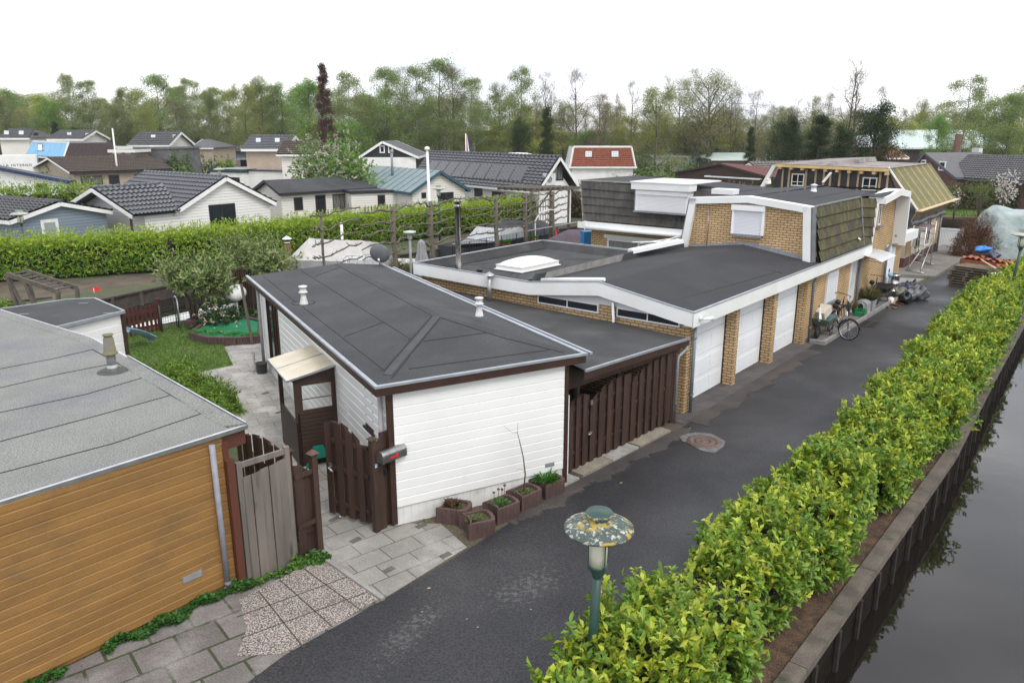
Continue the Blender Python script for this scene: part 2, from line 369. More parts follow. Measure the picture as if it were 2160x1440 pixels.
# pavings
slabm=brickmat('old_concrete_slabs',(.21,.195,.178),(.165,.15,.138),(.07,.075,.05),.52,.52,.012,.95)
def slabmat(name,c1,c2,mort,bw,bh,ms,rot,blot):
    m=brickmat(name,c1,c2,mort,bw,bh,ms,.95);t=m.node_tree
    for n in t.nodes:
        if n.type=='TEX_BRICK':
            br=n
    tcx=N(t,'ShaderNodeTexCoord');mpx=N(t,'ShaderNodeMapping');mpx.inputs['Rotation'].default_value=(0,0,rot)
    t.links.new(tcx.outputs['Object'],mpx.inputs[0]);t.links.new(mpx.outputs[0],br.inputs['Vector'])
    b=t.nodes['Principled BSDF'];src=b.inputs['Base Color'].links[0].from_socket
    n1=N(t,'ShaderNodeTexNoise',Scale=1.2,Detail=6,Roughness=.65);n2=N(t,'ShaderNodeTexNoise',Scale=60,Detail=3)
    t.links.new(tcx.outputs['Object'],n1.inputs[0]);t.links.new(tcx.outputs['Object'],n2.inputs[0])
    r1=N(t,'ShaderNodeMapRange');r1.inputs[1].default_value=.48;r1.inputs[2].default_value=.66;r1.inputs[3].default_value=0;r1.inputs[4].default_value=.75
    t.links.new(n1.outputs['Fac'],r1.inputs[0]);x=N(t,'ShaderNodeMixRGB');t.links.new(r1.outputs[0],x.inputs[0]);t.links.new(src,x.inputs[1]);x.inputs[2].default_value=(*blot,1)
    r2=N(t,'ShaderNodeMapRange');r2.inputs[1].default_value=.3;r2.inputs[2].default_value=.7;r2.inputs[3].default_value=.72;r2.inputs[4].default_value=1.28;t.links.new(n2.outputs['Fac'],r2.inputs[0])
    y=N(t,'ShaderNodeVectorMath',operation='SCALE');t.links.new(x.outputs[0],y.inputs[0]);t.links.new(r2.outputs[0],y.inputs['Scale']);t.links.new(y.outputs[0],b.inputs['Base Color'])
    return m
paveA=slabmat('terrace_slabs',(.33,.315,.285),(.27,.255,.23),(.13,.125,.11),.6,.4,.008,-AZ+.2,(.5,.49,.46))
paveB=slabmat('path_slabs',(.27,.255,.23),(.21,.198,.178),(.10,.095,.075),.62,.42,.010,-FC.az+.05,(.34,.33,.31))
paveC=slabmat('front_slabs',(.19,.172,.16),(.135,.122,.113),(.055,.065,.035),.55,.55,.022,-AZ,(.26,.245,.23))
grav=mat('washed_gravel_tiles',(.42,.37,.33),(.11,.09,.08),sc=48,det=4,lo=.44,hi=.56,rough=.95,grain=.6,gsc=70,bump=.8,bsc=60,c3=(.10,.085,.075),sc3=.9,lo3=.55,hi3=.72)
struct('pavement',MB().poly(flat([FS(-6,.0),FS(3.2,0),FS(3.2,0)+V3(.6,-.2,0),P(800,1270),P(600,1382),P(520,1442),V3(-9.0,.2,0)],.010)),paveC)
struct('gravel_pavement',MB().poly(flat([P(505,1265),P(640,1195),P(690,1180),P(803,1262),P(598,1380),P(500,1385),P(520,1330)],.016)),grav)
m=MB()
for a,b in (((545,1245),(640,1365)),((590,1222),(700,1320)),((640,1198),(760,1285)),((500,1300),(735,1215)),((508,1345),(775,1248))):m.beam(P(*a,.0165),P(*b,.0165),.02,.004)
struct('gravel_tile_joints',m,mat('mossy_joint',(.05,.055,.03),(.08,.07,.055),sc=9,rough=1))
struct('entrance_path',MB().poly(flat([P(690,1180),P(665,1060),P(600,1000),P(760,990),P(835,1105),P(930,1105),P(985,1155),P(812,1262)],.014)),paveB)
struct('terrace',MB().poly(flat([P(400,790),P(490,770),P(470,733),P(530,720),P(610,700),P(800,990),P(690,1120),P(560,985)],.012)),paveA)
kerbm=mat('path_kerb_concrete',(.30,.29,.27),(.24,.23,.21),sc=3,rough=.95,grain=.3,gsc=60)
m=MB()
for (x,y),rz_ in (((705,1096),.3),((888,1110),.5),((820,1203),.45),((940,1172),.5),((750,1140),.4),((700,1010),.3),((560,830),.3),((590,870),.3),((548,765),.3)):m.box(Fr(P(x,y),AZ+rz_-.4),-.1,.1,-.055,.055,.012,.019)
struct('dark_setts',m,mat('dark_sett',(.13,.115,.10),(.09,.08,.07),sc=8,rough=.95))
m=MB();m.beam(P(690,1182,.02),P(808,1264,.02),.07,.06);struct('path_kerb',m,kerbm)
# the strip of slabs under the carport gate
m=MB();cps=[(-.05,.55),(.6,1.0),(1.62,.95),(2.6,1.25)];cols=[]
for i,(u,w)in enumerate(cps):m.box(FC,u+.02,u+w,-.36+.01*(i % 2),-.02,0,.05+.01*(i % 2),i % 2)
struct('carport_slabs',m,[mat('slab_light',(.34,.33,.3),(.24,.23,.21),sc=5,rough=.95,grain=.4,gsc=60),mat('slab_tan',(.27,.23,.18),(.2,.175,.145),sc=4,rough=.95,grain=.4,gsc=60)])
# dark tiles in front of the garage doors, the raised kerbed strip by the house, the neighbour's paved yard
tilem=slabmat('garage_apron_tiles',(.105,.092,.090),(.085,.076,.075),(.05,.046,.045),.6,.4,.006,-AZ,(.12,.108,.105))
struct('garage_apron',MB().poly(flat([FG(-.62,-.75),FG(8.4,-.75),FG(8.4,.26),FG(-.62,.3)],.014)),tilem)
concm=mat('concrete',(.30,.29,.275),(.22,.21,.20),sc=3,rough=.95,grain=.25,gsc=70,bump=.3,bsc=40)
m=MB();u0,u1=8.5,17.2
m.poly(flat([FG(u0,-.6),FG(u1,-.6),FG(u1,.48),FG(u0,.48)],.07),0)
m.box(FG,u0,u1,.48,.58,0,.13,1);m.box(FG,u0-.08,u0,-.02,.58,0,.13,1)
for i in range(8):m.box(FG,u0+.05+i*1.08,u0+1.09+i*1.08,.49,.57,.13,.137,1)
struct('house_step',m,[mat('step_gravel',(.12,.115,.11),(.2,.19,.18),sc=20,rough=1,bump=.8,bsc=40),concm])
yardm=slabmat('yard_slabs',(.235,.215,.19),(.19,.175,.155),(.12,.11,.095),1.0,.5,.008,-AZ,(.17,.16,.14))
m=MB();yd=[FG(20.6,-1.3),FG(22.6,-.75),FG(23.1,.72),FG(33.5,.75),FG(35.5,-1.2),FG(34,-1.3)]
m.prism(flat(yd,0),(0,0,.16));struct('yard_terrace',m,yardm)
m=MB().poly(flat([FG(18.6,-.4),FG(21,-1.4),FG(23.1,-.9),FG(22.9,.35),FG(20.2,.1)],.013));struct('yard_apron',m,concm)
# lawns
lawnm=mat('lawn',(.075,.135,.022),(.11,.175,.035),sc=2.2,rough=1,grain=.5,gsc=40,bump=.5,bsc=50,c3=(.15,.18,.055),sc3=1.1,lo3=.5,hi3=.66)
lawn1=flat([P(262,760),P(264,708),P(400,680),P(405,715),P(480,722),P(472,730),P(492,771),P(402,790),P(330,800)],.018)
struct('lawn',MB().poly(lawn1),lawnm)
lawn2=flat([P(1950,457),P(2300,463),P(2300,438),P(1950,438)],.01)
struct('far_lawn',MB().poly(lawn2),lawnm)
def grass(poly,n,h,name,seed,col=(.10,.175,.03)):
    rg=np.random.default_rng(seed);xs=[p.x for p in poly];ys=[p.y for p in poly];pts=[]
    V=[(p.x,p.y)for p in poly]
    while len(pts)<n:
        x=rg.uniform(min(xs),max(xs));y=rg.uniform(min(ys),max(ys));ins=False;j=len(V)-1
        for i in range(len(V)):
            if (V[i][1]>y)!= (V[j][1]>y)and x<(V[j][0]-V[i][0])*(y-V[i][1])/(V[j][1]-V[i][1])+V[i][0]:ins=not ins
            j=i
        if ins:pts.append((x,y,poly[0].z))
    p=np.array(pts);d=rg.normal(0,.45,(n,3));d[:,2]=1;up=rg.normal(0,1,(n,3))
    v,f=leaf_arrays(p,d,up,rg.uniform(.6,1.3,n)*h,rg.uniform(.008,.02,n)*h/.06)
    return tag(npmesh(name,v,f,leafmat('grass_blades_'+name,col,.35)),'short green grass of the lawn','grass',kind='stuff')
g=grass(lawn1,14000,.055,'lawn_grass',4);g['label']='short mown grass of the small garden lawn beside the white bungalow'
g=grass(lawn2,5000,.16,'far_lawn_grass',5);g['label']='mown green grass strip beyond the cross ditch at right'
# soil and dry litter of the hedge bed
litter=mat('hedge_bed_litter',(.055,.035,.024),(.12,.075,.045),sc=5,rough=1,grain=.6,gsc=45,bump=.9,bsc=30)
hb=offset_line(beam_line,-.12);hb2=offset_line(beam_line,-1.4)
struct('hedge_bed',MB().poly(flat(hb[1:]+hb2[1:][::-1],.02)),litter)
# ------------------------------------------------------------- building helpers
def siding(mb,a,b,z0,z1,pitch,out,d=.016,g=.014,mi=0):
    """horizontal boards with open joints on the wall from a to b (ground points), out = outward unit vector"""
    n=max(1,round((z1-z0)/pitch));p=(z1-z0)/n;prof=[]
    for i in range(n):
        z=z0+i*p;prof += [(d,z),(d,z+p-g*1.5),(d*.15,z+p-g*.3),(0,z+p-.003)]
    prof.append((d,z1));out=Vector(out);k=len(prof)
    vs=[Vector((q.x,q.y,0))+out*o+Vector((0,0,z))for q in (a,b)for o,z in prof]
    return mb.add(vs,[[i,k+i,k+i+1,i+1]for i in range(k-1)],mi)
def sidingmat(name,c,c2,pitch,groove=.45,width=.1,rough=.55,off=0):
    m=mat(name,c,c2,sc=1.2,rough=rough,st=(.4,.4,1));t=m.node_tree;b=t.nodes['Principled BSDF'];src=b.inputs['Base Color'].links[0].from_socket
    tcx=N(t,'ShaderNodeTexCoord');s=N(t,'ShaderNodeSeparateXYZ');t.links.new(tcx.outputs['Object'],s.inputs[0])
    a=N(t,'ShaderNodeMath',operation='MULTIPLY_ADD');a.inputs[1].default_value=1/pitch;a.inputs[2].default_value=off;t.links.new(s.outputs['Z'],a.inputs[0])
    f=N(t,'ShaderNodeMath',operation='FRACT');t.links.new(a.outputs[0],f.inputs[0])
    r=N(t,'ShaderNodeMapRange');r.inputs[1].default_value=width*.5;r.inputs[2].default_value=width;t.links.new(f.outputs[0],r.inputs[0])
    x=N(t,'ShaderNodeMixRGB');x.inputs[1].default_value=tuple(k*groove for k in c)+(1,);t.links.new(src,x.inputs[2]);t.links.new(r.outputs[0],x.inputs[0]);t.links.new(x.outputs[0],b.inputs['Base Color'])
    bp=N(t,'ShaderNodeBump',Strength=.7,Distance=.02);t.links.new(r.outputs[0],bp.inputs['Height']);t.links.new(bp.outputs[0],b.inputs['Normal'])
    return m
def tiled(mb,a,b,c,d,cols,rows,amp=.05,step=.05,sub=5,mi=0,sharp=False):
    """pantiles on the slope a-b (eave, left to right) up to d-c (ridge); each course has its own lower edge"""
    a,b,c,d=map(Vector,(a,b,c,d));n=(b-a).cross(d-a).normalized()
    if n.z<0:n=-n
    nu=cols*sub;R=nu+1
    def line(t,lift,k=1):return [(a+(b-a)*(i/nu))*(1-t)+(d+(c-d)*(i/nu))*t+n*(k*amp*(.5+.5*math.cos(2*math.pi*i/sub))+lift)for i in range(R)]
    quads=[[i,i+1,R+i+1,R+i]for i in range(nu)]
    for r in range(rows):
        mb.add(line(r/rows,step)+line((r+1)/rows,0),quads,mi,True)
        mb.add(line(r/rows,-.01,.6)+line(r/rows,step),quads,1)  # riser takes the dark slot: shadow line under each course, put in as colour
    return mb
def onto(px,tris):
    from mathutils.geometry import intersect_ray_tri
    r=ray(*px);best=None
    for a,b,c in tris:
        h=intersect_ray_tri(a,b,c,r,Vector((0,0,CAM_H)),False)
        if h is not None:
            n=(b-a).cross(c-a).normalized();n=n if n.z>0 else -n
            best=(h,n);break
    return best
def seams(mb,tris,lines,mi,w=.016,th=.007):
    for ln in lines:
        pts=[onto(p,tris)for p in ln]
        for p,q in zip(pts,pts[1:]):mb.beam(p[0]+p[1]*.004,q[0]+q[1]*.004,w,th,mi,p[1])
def window(mb_f,mb_g,fr,axis,fixed,a0,a1,z0,z1,out,fw=.06,depth=.05,mull=(),proud=.02):
    """frame bars and a pane; axis 'u' or 'v' is the direction along the wall, out = +1/-1 outward sign on the other axis"""
    def bx(m,p0,p1,q0,q1,o0,o1):
        o0,o1=sorted((fixed+out*o0,fixed+out*o1))
        if axis=='u':m.box(fr,p0,p1,o0,o1,q0,q1)
        else:m.box(fr,o0,o1,p0,p1,q0,q1)
    bx(mb_f,a0,a1,z0,z0+fw,-.03,proud+.01);bx(mb_f,a0,a1,z1-fw,z1,-.03,proud)
    bx(mb_f,a0,a0+fw,z0+fw,z1-fw,-.03,proud);bx(mb_f,a1-fw,a1,z0+fw,z1-fw,-.03,proud)
    for k in mull:bx(mb_f,k-fw*.4,k+fw*.4,z0+fw,z1-fw,-.03,proud-.004)
    bx(mb_g,a0+fw,a1-fw,z0+fw,z1-fw,-.02,proud-.012)
def vent(name,base,h,r,label,top=upvc):
    m=MB();b=Vector(base);m.lathe([(r*1.15,0),(r*1.1,h*.08),(r*.75,h*.35),(r*.7,h*.62),(r*1.25,h*.62),(r*1.25,h*.66),(r*.9,h*.68),(r*.9,h*.9),(r*1.2,h*.9),(r*1.2,h*.97),(r*.6,h),(0,h)],b,18)
    return m
# ------------------------------------------------------------- timber shed with grey felt roof (front left)
ochre=mat('ochre_stained_boards',(.30,.160,.048),(.22,.115,.034),sc=1.6,rough=.5,st=(.25,.25,2.2),c3=(.15,.095,.04),sc3=1.5,lo3=.5,hi3=.72,st3=(.5,1,1),grain=.12,gsc=60,bump=.25,bsc=40)
sh=thing('timber_shed',FS(0,0),FS.rz,'ochre timber shed with a pale grey felt roof and a mahogany fascia, front left corner','shed')
L0=-6.5
m=MB();siding(m,FS(L0,0),FS(-.05,0),.1,2.32,.128,FS.V,d=.02,g=.018);siding(m,FS(0,-.05),FS(0,-7),.1,2.32,.128,FS.U,d=.014,g=.016)
m.box(FS,L0,-.03,-7,-.02,.02,2.4);m.build('wall',ochre,sh)
m=MB();m.box(FS,-.06,.03,-.04,.035,.02,2.3);m.build('corner_post',mat('red_brown_post',(.10,.033,.02),rough=.55),sh)
roofz=2.42
rp_=[P(x,y,roofz)for x,y in ((-330,1165),(520,899),(270,756),(195,715),(0,655),(-150,612),(-420,700))]
def edge_off(i,d):
    n=len(rp_);p,q,r=rp_[i-1],rp_[i],rp_[(i+1)% n];e1=(q-p).normalized();e2=(r-q).normalized()
    n1=V3(-e1.y,e1.x,0);n2=V3(-e2.y,e2.x,0);bis=(n1+n2).normalized();return q+bis*(d/max(.3,bis.dot(n1)))
inn=[edge_off(i,.035)for i in range(7)]
m=MB()
for i in (0,1,2,3):a,b=inn[i],inn[i+1];m.beam(a+V3(0,0,-.15),b+V3(0,0,-.15),.035,.22)
m.build('fascia',redwood,sh)
m=MB();m.prism([p+V3(0,0,-.03)for p in rp_],(0,0,.03));tr=[(rp_[0]+V3(0,0,.0),rp_[1],P(-600,500,roofz)),(rp_[1],P(700,300,roofz),P(-600,500,roofz))]
k2=[edge_off(i,.26)for i in range(7)];o2=[edge_off(i,.04)for i in range(7)]
for i in (1,2,3):m.hexa([k2[i],k2[i+1],o2[i+1],o2[i]],[k2[i]+V3(0,0,.004),k2[i+1]+V3(0,0,.004),o2[i+1]+V3(0,0,.05),o2[i]+V3(0,0,.05)])
seams(m,tr,[[(0,998),(240,935),(425,872)],[(0,931),(200,878),(358,834)],[(0,870),(180,832),(300,797)],[(0,818),(120,790),(232,768)],[(0,778),(110,757),(197,737)],[(482,902),(425,870),(358,832),(300,795),(195,737)],[(358,832),(374,816)],[(425,870),(443,855)],[(300,795),(312,782)]],1,.016)
m.build('roof',[feltlight,seamm],sh)
m=MB()
for i in range(4):m.beam(rp_[i]+V3(0,0,.0),rp_[i+1]+V3(0,0,.0),.05,.06)
m.beam(rp_[1]+V3(0,0,.04),rp_[2]+V3(0,0,.04),.025,.05)
m.build('roof_edge_trim',alu,sh)
m=MB();m.tube([FS(-.22,.07,0.06),FS(-.235,.07,2.34)],.042,12);m.lathe([(.05,0),(.05,.05)],FS(-.22,.07,.14),12);m.tube([FS(-.22,.07,.08),FS(-.22,.02,.0),FS(-.26,-.05,-.02)],.05,10);m.build('downpipe',mat('pale_grey_pipe',(.27,.27,.30),(.22,.22,.25),sc=8,rough=.5),sh)
m=MB();m.box(FS,-.86,-.56,.012,.03,.42,.53);[m.box(FS,-.84,-.58,.03,.036,.435+i*.022,.445+i*.022)for i in range(4)];m.build('vent_grille',alu,sh)
fl=P(238,783,roofz)
fm=mat('mossy_flue',(.15,.145,.125),(.19,.17,.08),sc=7,rough=.9,bump=.4,bsc=40)
m=MB();m.lathe([(.26,0.001),(.25,.016),(0,.018)],fl,24);f0=m.build('flue_flashing',mat('flashing',(.06,.06,.058),(.09,.088,.08),sc=8,rough=.95),sh)
m=MB();m.lathe([(.095,.012),(.085,.06),(.078,.1),(.078,.335)],fl,20);m.build('flue_pipe',mat('flue_dark',(.11,.11,.112),(.16,.16,.16),sc=9,rough=.8),sh)
m=MB();m.lathe([(.075,.33),(.13,.33),(.13,.34),(.12,.36),(.105,.38),(.085,.62),(.072,.63),(.072,.67),(.09,.67),(.09,.69),(.0,.70)],fl,20);m.build('flue',fm,sh)
m=MB();m.lathe([(.083,.02),(.083,.13)],fl,20);m.build('flue_collar',mat('flue_white',(.6,.6,.6),(.4,.4,.39),sc=12,rough=.6),f0)
# ------------------------------------------------------------- white bungalow
hs=thing('bungalow',FH(0,0),FH.rz,'white weatherboarded bungalow with a dark felt hipped roof, beside the open brown gate','house')
whs=mat('white_siding',(.80,.80,.78),(.74,.74,.715),sc=.8,rough=.35,spec=.5,c3=(.62,.62,.58),sc3=1.2,lo3=.68,hi3=.95,st3=(1,1,.35))
W=3.42;D=-10.8
m=MB();siding(m,FH(0,0),FH(W,0),.36,2.5,.165,FH.V,d=.024,g=.016);siding(m,FH(0,0),FH(0,-8.35),.3,2.5,.165,-FH.U,d=.024,g=.016)
m.box(FH,.03,W,-8.2,-.02,.3,2.5);m.box(FH,.3,W,D,-8.2,.3,2.5);m.build('wall',whs,hs)
m=MB();m.box(FH,.0,W,D,-.01,0,.345)
for i in range(24):m.box(FH,.03+i*.142,.155+i*.142,-.01,-.003,0,.35)
m.build('plinth',mat('white_plinth',(.70,.70,.67),(.60,.60,.57),sc=3,rough=.6,c3=(.42,.41,.36),sc3=2,lo3=.55,hi3=.8),hs)
m=MB();m.box(FH,-.05,.05,-.06,.03,.05,2.5);m.build('corner_post',brownboard,hs)
m=MB();m.box(FH,W-.02,W+.07,-.06,.03,.02,2.5);m.build('corner_post',brownboard,hs)
U0,U1,VF,VB,ze=-.27,3.78,.15,-11.1,2.6
c00,c10,cap,rb,c01,c11=FH(U0,VF,ze),FH(U1,VF,ze),FH(2.1,-2.68,2.95),FH(2.5,VB,2.76),FH(U0,VB,ze),FH(U1+.05,VB,ze)
tris=[(c00,c10,cap),(c00,cap,rb),(c00,rb,c01),(c10,c11,rb),(c10,rb,cap)]
m=MB()
for t3 in tris:m.poly(t3)
m.poly([c01,rb,c11]);m.poly([c00,c01,c11,c10])
seams(m,tris,[[(556,583),(624,638)],[(638,647),(810,781)],[(635,571),(867,716)],[(706,557),(911,666)],[(810,781),(911,666)],[(825,799),(929,670),(1060,712),(1190,744)],[(727,710),(811,679)],[(662,584),(716,564)],[(893,720),(1025,702)],[(862,778),(1158,738)]],1)
a,b=onto((817,790),tris)[0],onto((921,668),tris)[0];m.beam(a-V3(0,0,.006),b-V3(0,0,.006),.15,.022,2,(0,0,1))
m.build('roof',[felt,seamm,mat('felt_hip_cap',(.05,.052,.056),(.062,.064,.068),sc=3,rough=.85,grain=.35,gsc=160)],hs)
m=MB();m.box(FH,U0,U1,VF-.035,VF,2.45,2.59);m.box(FH,U0,U0+.035,VB,VF-.035,2.45,2.59);m.box(FH,U1-.035,U1,VB,VF-.035,2.45,2.59);m.box(FH,U0+.03,U1-.03,VB+.03,VF-.03,2.5,2.53);m.build('fascia',brownboard,hs)
m=MB();m.box(FH,U0-.02,U1+.03,VF-.05,VF+.02,2.592,2.635);m.box(FH,U0-.021,U0+.05,VB,VF-.05,2.592,2.634);m.box(FH,U1-.06,U1+.03,VB,VF-.05,2.592,2.634)
m.box(FH,U1+.10,U1+.16,VB+.6,VF-.02,2.585,2.625)
m.build('roof_edge_trim',zinc,hs)
for bx_,h in (((641,638),.36),((1011,663),.37)):
    q,n=onto(bx_,tris);v=vent('vent',q-V3(0,0,.03),h+.03,.075,'');v.build('roof_vent',mat('vent_metal',(.66,.66,.63),(.48,.49,.48),sc=12,rough=.5),hs)
q,n=onto((640,640),tris);m=MB();m.lathe([(.24,0),(.245,.008),(.225,.01),(.22,0.004)],q+V3(0,0,.012),30);m.build('vent_flashing',seamm,hs)
m=MB();g=MB();window(m,g,FH,'v',0,-1.29,-.84,1.42,2.30,-1,.07);f=m.build('window',brownboard,hs);g.build('pane',darkglass,f)
m=MB();m.box(FH,-.06,.02,-1.36,-.78,1.38,1.42);m.build('sill',brownboard,f)
m=MB();m.tube([FH(-.09,-.22,.05),FH(-.09,-.22,2.5)],.045,12);m.build('downpipe',mat('aged_pipe',(.33,.31,.32),(.26,.245,.25),sc=6,rough=.5),hs)
m=MB();m.tube([FH(-.12,VB+.75,.22),FH(-.12,VB+.75,2.5)],.045,12);m.build('downpipe',MATS['aged_pipe'],hs)
m=MB();m.box(FH,W-.42,W-.22,.014,.03,.46,.54);[m.box(FH,W-.41,W-.23,.03,.036,.472+i*.02,.48+i*.02)for i in range(3)];m.build('vent_grille',pvcgrey,hs)
m=MB();m.box(FH,-.03,-.012,-2.62,-2.4,1.15,1.4);m.build('meter_hatch',upvc,hs)
gl=[(-9.75,-8.4)]
m=MB()
for v in (-8.42,-8.72,-9.02,-9.75):m.box(FH,-.05,.03,v,v+.07,.3,2.45)
m.box(FH,-.05,.03,-9.75,-8.35,2.34,2.45);m.box(FH,-.05,.03,-9.75,-8.35,.3,.42);f=m.build('glazed_screen',brownboard,hs)
m=MB();m.box(FH,-.01,.01,-9.7,-8.4,.42,2.34);m.build('pane',darkglass,f)
m=MB();siding(m,FH(-.02,-9.78),FH(-.02,-10.6),.3,2.45,.165,-FH.U);m.box(FH,0,.3,D+.1,-9.78,.1,2.45);m.build('wall_panel',whs,hs)
# satellite dish on the far roof edge
dm=mat('dish_grey',(.11,.12,.13),(.14,.15,.16),sc=4,rough=.6)
q=FH.px(801,562,v=-10.95);q=FH(q[0],-10.95,2.63)
ds=thing('satellite_dish',q,0,'dark grey satellite dish on the far edge of the white bungalow roof','satellite dish')
ax=Vector((.12,1,.30)).normalized();cc=q+V3(0,.04,.33)
m=MB();m.lathe([(.0,-.05),(.1,-.045),(.2,-.02),(.28,.02),(.31,.045),(.315,.05),(.28,.03),(0,-.03)],cc,32,axis=ax);m.build('dish',dm,ds)
m=MB();m.tube([q-V3(0,0,.03),q+V3(0,0,.12),cc-ax*.07-V3(0,0,.1)],.022,8);m.tube([q+V3(0,0,.05),q+V3(.28,-.1,-.03)],.012,6);m.lathe([(.03,-.05),(.04,0),(.03,.05),(0,.05)],cc-ax*.1-V3(0,0,.14),10);m.build('mount',alu,ds)
# porch on the garden side
po=thing('porch',FH(-.42,-3.9),FH.rz,'small dark brown porch with a yellowed translucent roof on the side of the white bungalow','porch')
bwd=sidingmat('brown_boarding',(.052,.029,.021),(.036,.020,.015),.085,.4,.12)
m=MB();m.box(FH,-.85,-.81,-4.7,-3.2,0,.95);m.build('wall',bwd,po);m=MB();m.box(FH,-.81,-.03,-3.24,-3.2,0,1.16);m.build('wall',bwd,po)
m=MB()
for u,v in ((-.85,-3.28),(-.85,-4.72),(-.10,-3.27)):m.box(FH,u,u+.08,v,v+.08,0,1.86)
m.box(FH,-.85,-.78,-4.64,-3.28,1.78,1.86);m.box(FH,-.77,-.10,-3.26,-3.2,1.72,1.86)
m.hexa([FH(-.77,-3.25,1.86),FH(-.02,-3.25,1.86),FH(-.02,-3.2,1.86),FH(-.77,-3.2,1.86)],[FH(-.77,-3.25,1.88),FH(-.02,-3.25,2.06),FH(-.02,-3.2,2.06),FH(-.77,-3.2,1.88)])
m.box(FH,-.77,-.70,-3.25,-3.21,1.16,1.72);m.box(FH,-.70,-.1,-3.25,-3.21,1.16,1.20);m.box(FH,-.7,-.1,-3.235,-3.215,1.42,1.435);m.build('frame',mat('porch_timber',(.044,.025,.018),(.06,.034,.025),sc=6,rough=.6),po)
tm=mat('yellowed_polycarbonate',(.60,.53,.40),(.50,.43,.30),sc=1.6,rough=.5,c3=(.66,.64,.56),sc3=1.5,lo3=.45,hi3=.7)
m=MB()
for v0,v1,e in ((-4.86,-4.03,0),(-4.0,-3.12,.012)):m.hexa([FH(-1.0,v0,1.86+e),FH(.0,v0,2.06+e),FH(.0,v1,2.06+e),FH(-1.0,v1,1.86+e)],[FH(-1.0,v0,1.885+e),FH(0,v0,2.085+e),FH(0,v1,2.085+e),FH(-1.0,v1,1.885+e)])
r=m.build('roof',tm,po)
m=MB();m.beam(FH(-1.0,-3.105,1.885),FH(0,-3.105,2.085),.03,.04);m.beam(FH(-1.005,-4.86,1.875),FH(-1.005,-3.1,1.885),.02,.035);m.beam(FH(-1.0,-4.02,1.9),FH(0,-4.02,2.1),.03,.02);m.build('glazing_bar',alu,r)
# ------------------------------------------------------------- carport between bungalow and garages
cp=thing('carport',FC(2.3,-.4),FC.rz,'low felt roofed carport closing the gap between white bungalow and brick garages, dark brown beams','carport')
A,B,C_,D_,E_=FH(U1-.02,.13,2.30),FG(-.03,.0,1.93),FG(-.03,-1.84,1.96),FG(-.03,-8.0,2.05),FH(U1+.02,-8.6,2.32)
B=FC(4.93,-.34,1.94)
m=MB();ct=[(A,B,C_),(A,C_,D_),(A,D_,E_)]
for t3 in ct:m.poly(t3);m.poly([p-V3(0,0,.05)for p in t3][::-1])
m.build('roof',mat('carport_felt',(.036,.036,.036),(.05,.05,.05),sc=1.2,rough=.9,grain=.4,gsc=150,c3=(.08,.08,.078),sc3=.8,lo3=.5,hi3=.75),cp)
m=MB();m.beam(A+V3(0,0,0)-FC.V*-.04,B+FC.V*.04,.05,.05);m.build('roof_edge_trim',zinc,cp)
m=MB();m.beam(A+FC.V*.02-V3(0,0,.10),B+FC.V*.02-V3(0,0,.10),.04,.15);m.build('fascia',brownboard,cp)
bw2=brownwood
m=MB();m.hexa([FC(.30,-.42,1.78),FC(4.5,-.42,1.66),FC(4.5,-.36,1.66),FC(.30,-.36,1.78)],[FC(.30,-.42,2.26),FC(4.75,-.42,1.86),FC(4.75,-.36,1.86),FC(.30,-.36,2.26)]);m.build('beam',bw2,cp)
m=MB();m.box(FC,4.33,4.45,-.46,-.34,0,1.78);m.box(FC,.33,.43,-.46,-.34,0,1.9);m.box(FC,.9,.97,-.5,-.43,0,1.8);m.box(FC,2.3,2.38,-.5,-.43,0,1.75);m.build('post',bw2,cp)
m=MB();m.tube([FC(4.83,-.28,1.78),FC(4.80,-.28,1.72),FC(4.42,-.26,1.62),FC(4.40,-.26,1.5),FC(4.40,-.26,.02)],.032,10);m.lathe([(.04,0),(.04,.04)],FC(4.40,-.26,.5),10);m.lathe([(.04,0),(.04,.04)],FC(4.40,-.26,1.35),10);m.build('downpipe',pvcgrey,cp)
# the boarded double gate under it
def boardgate(fr,us,v,zb,tops,mb,th=.018):
    """overlapping upright boards, alternately in front and behind the rails"""
    for i,(u0,u1)in enumerate(us):
        o=0 if i % 2==0 else -.05
        if i % 2:u0 -= .03;u1 += .03
        z0,z1=tops(u0),tops(u1)
        mb.hexa([fr(u0,v+o-th,zb),fr(u1,v+o-th,zb),fr(u1,v+o,zb),fr(u0,v+o,zb)],[fr(u0,v+o-th,z0),fr(u1,v+o-th,z1),fr(u1,v+o,z1),fr(u0,v+o,z0)])
gt=thing('carport_gate',FC(2.3,-.32),FC.rz,'long dark brown boarded gate with two arched leaves under the carport roof','gate')
def leaf(u0,u1,z_l,z_mid,z_r,n):
    t=[u0+(u1-u0)*i/n for i in range(n+1)];us=[(t[i]-.012*(i % 2),t[i+1]+.012*(i % 2))for i in range(n)]
    m=MB()
    def top(u):
        s=(u-u0)/(u1-u0);return z_l+(z_mid-z_l)*math.sin(min(1,s*1.15)*math.pi/2)if z_r is None else z_l+(z_r-z_l)*s+z_mid*math.sin(s*math.pi)
    boardgate(FC,us,-.30,.07,top,m)
    for z in (.38,.9,1.30):m.box(FC,u0+.02,u1-.02,-.345,-.325,z,z+.07)
    return m
leaf(.50,1.16,1.42,.12,1.52,6).build('gate_leaf',brownwood,gt)
l2=leaf(1.19,2.62,1.32,.16,1.62,10).build('gate_leaf',brownwood,gt)
l3=leaf(2.64,4.30,1.42,.16,1.70,12).build('gate_leaf',brownwood,gt)
m=MB();q=FC(1.20,-.27,.0)
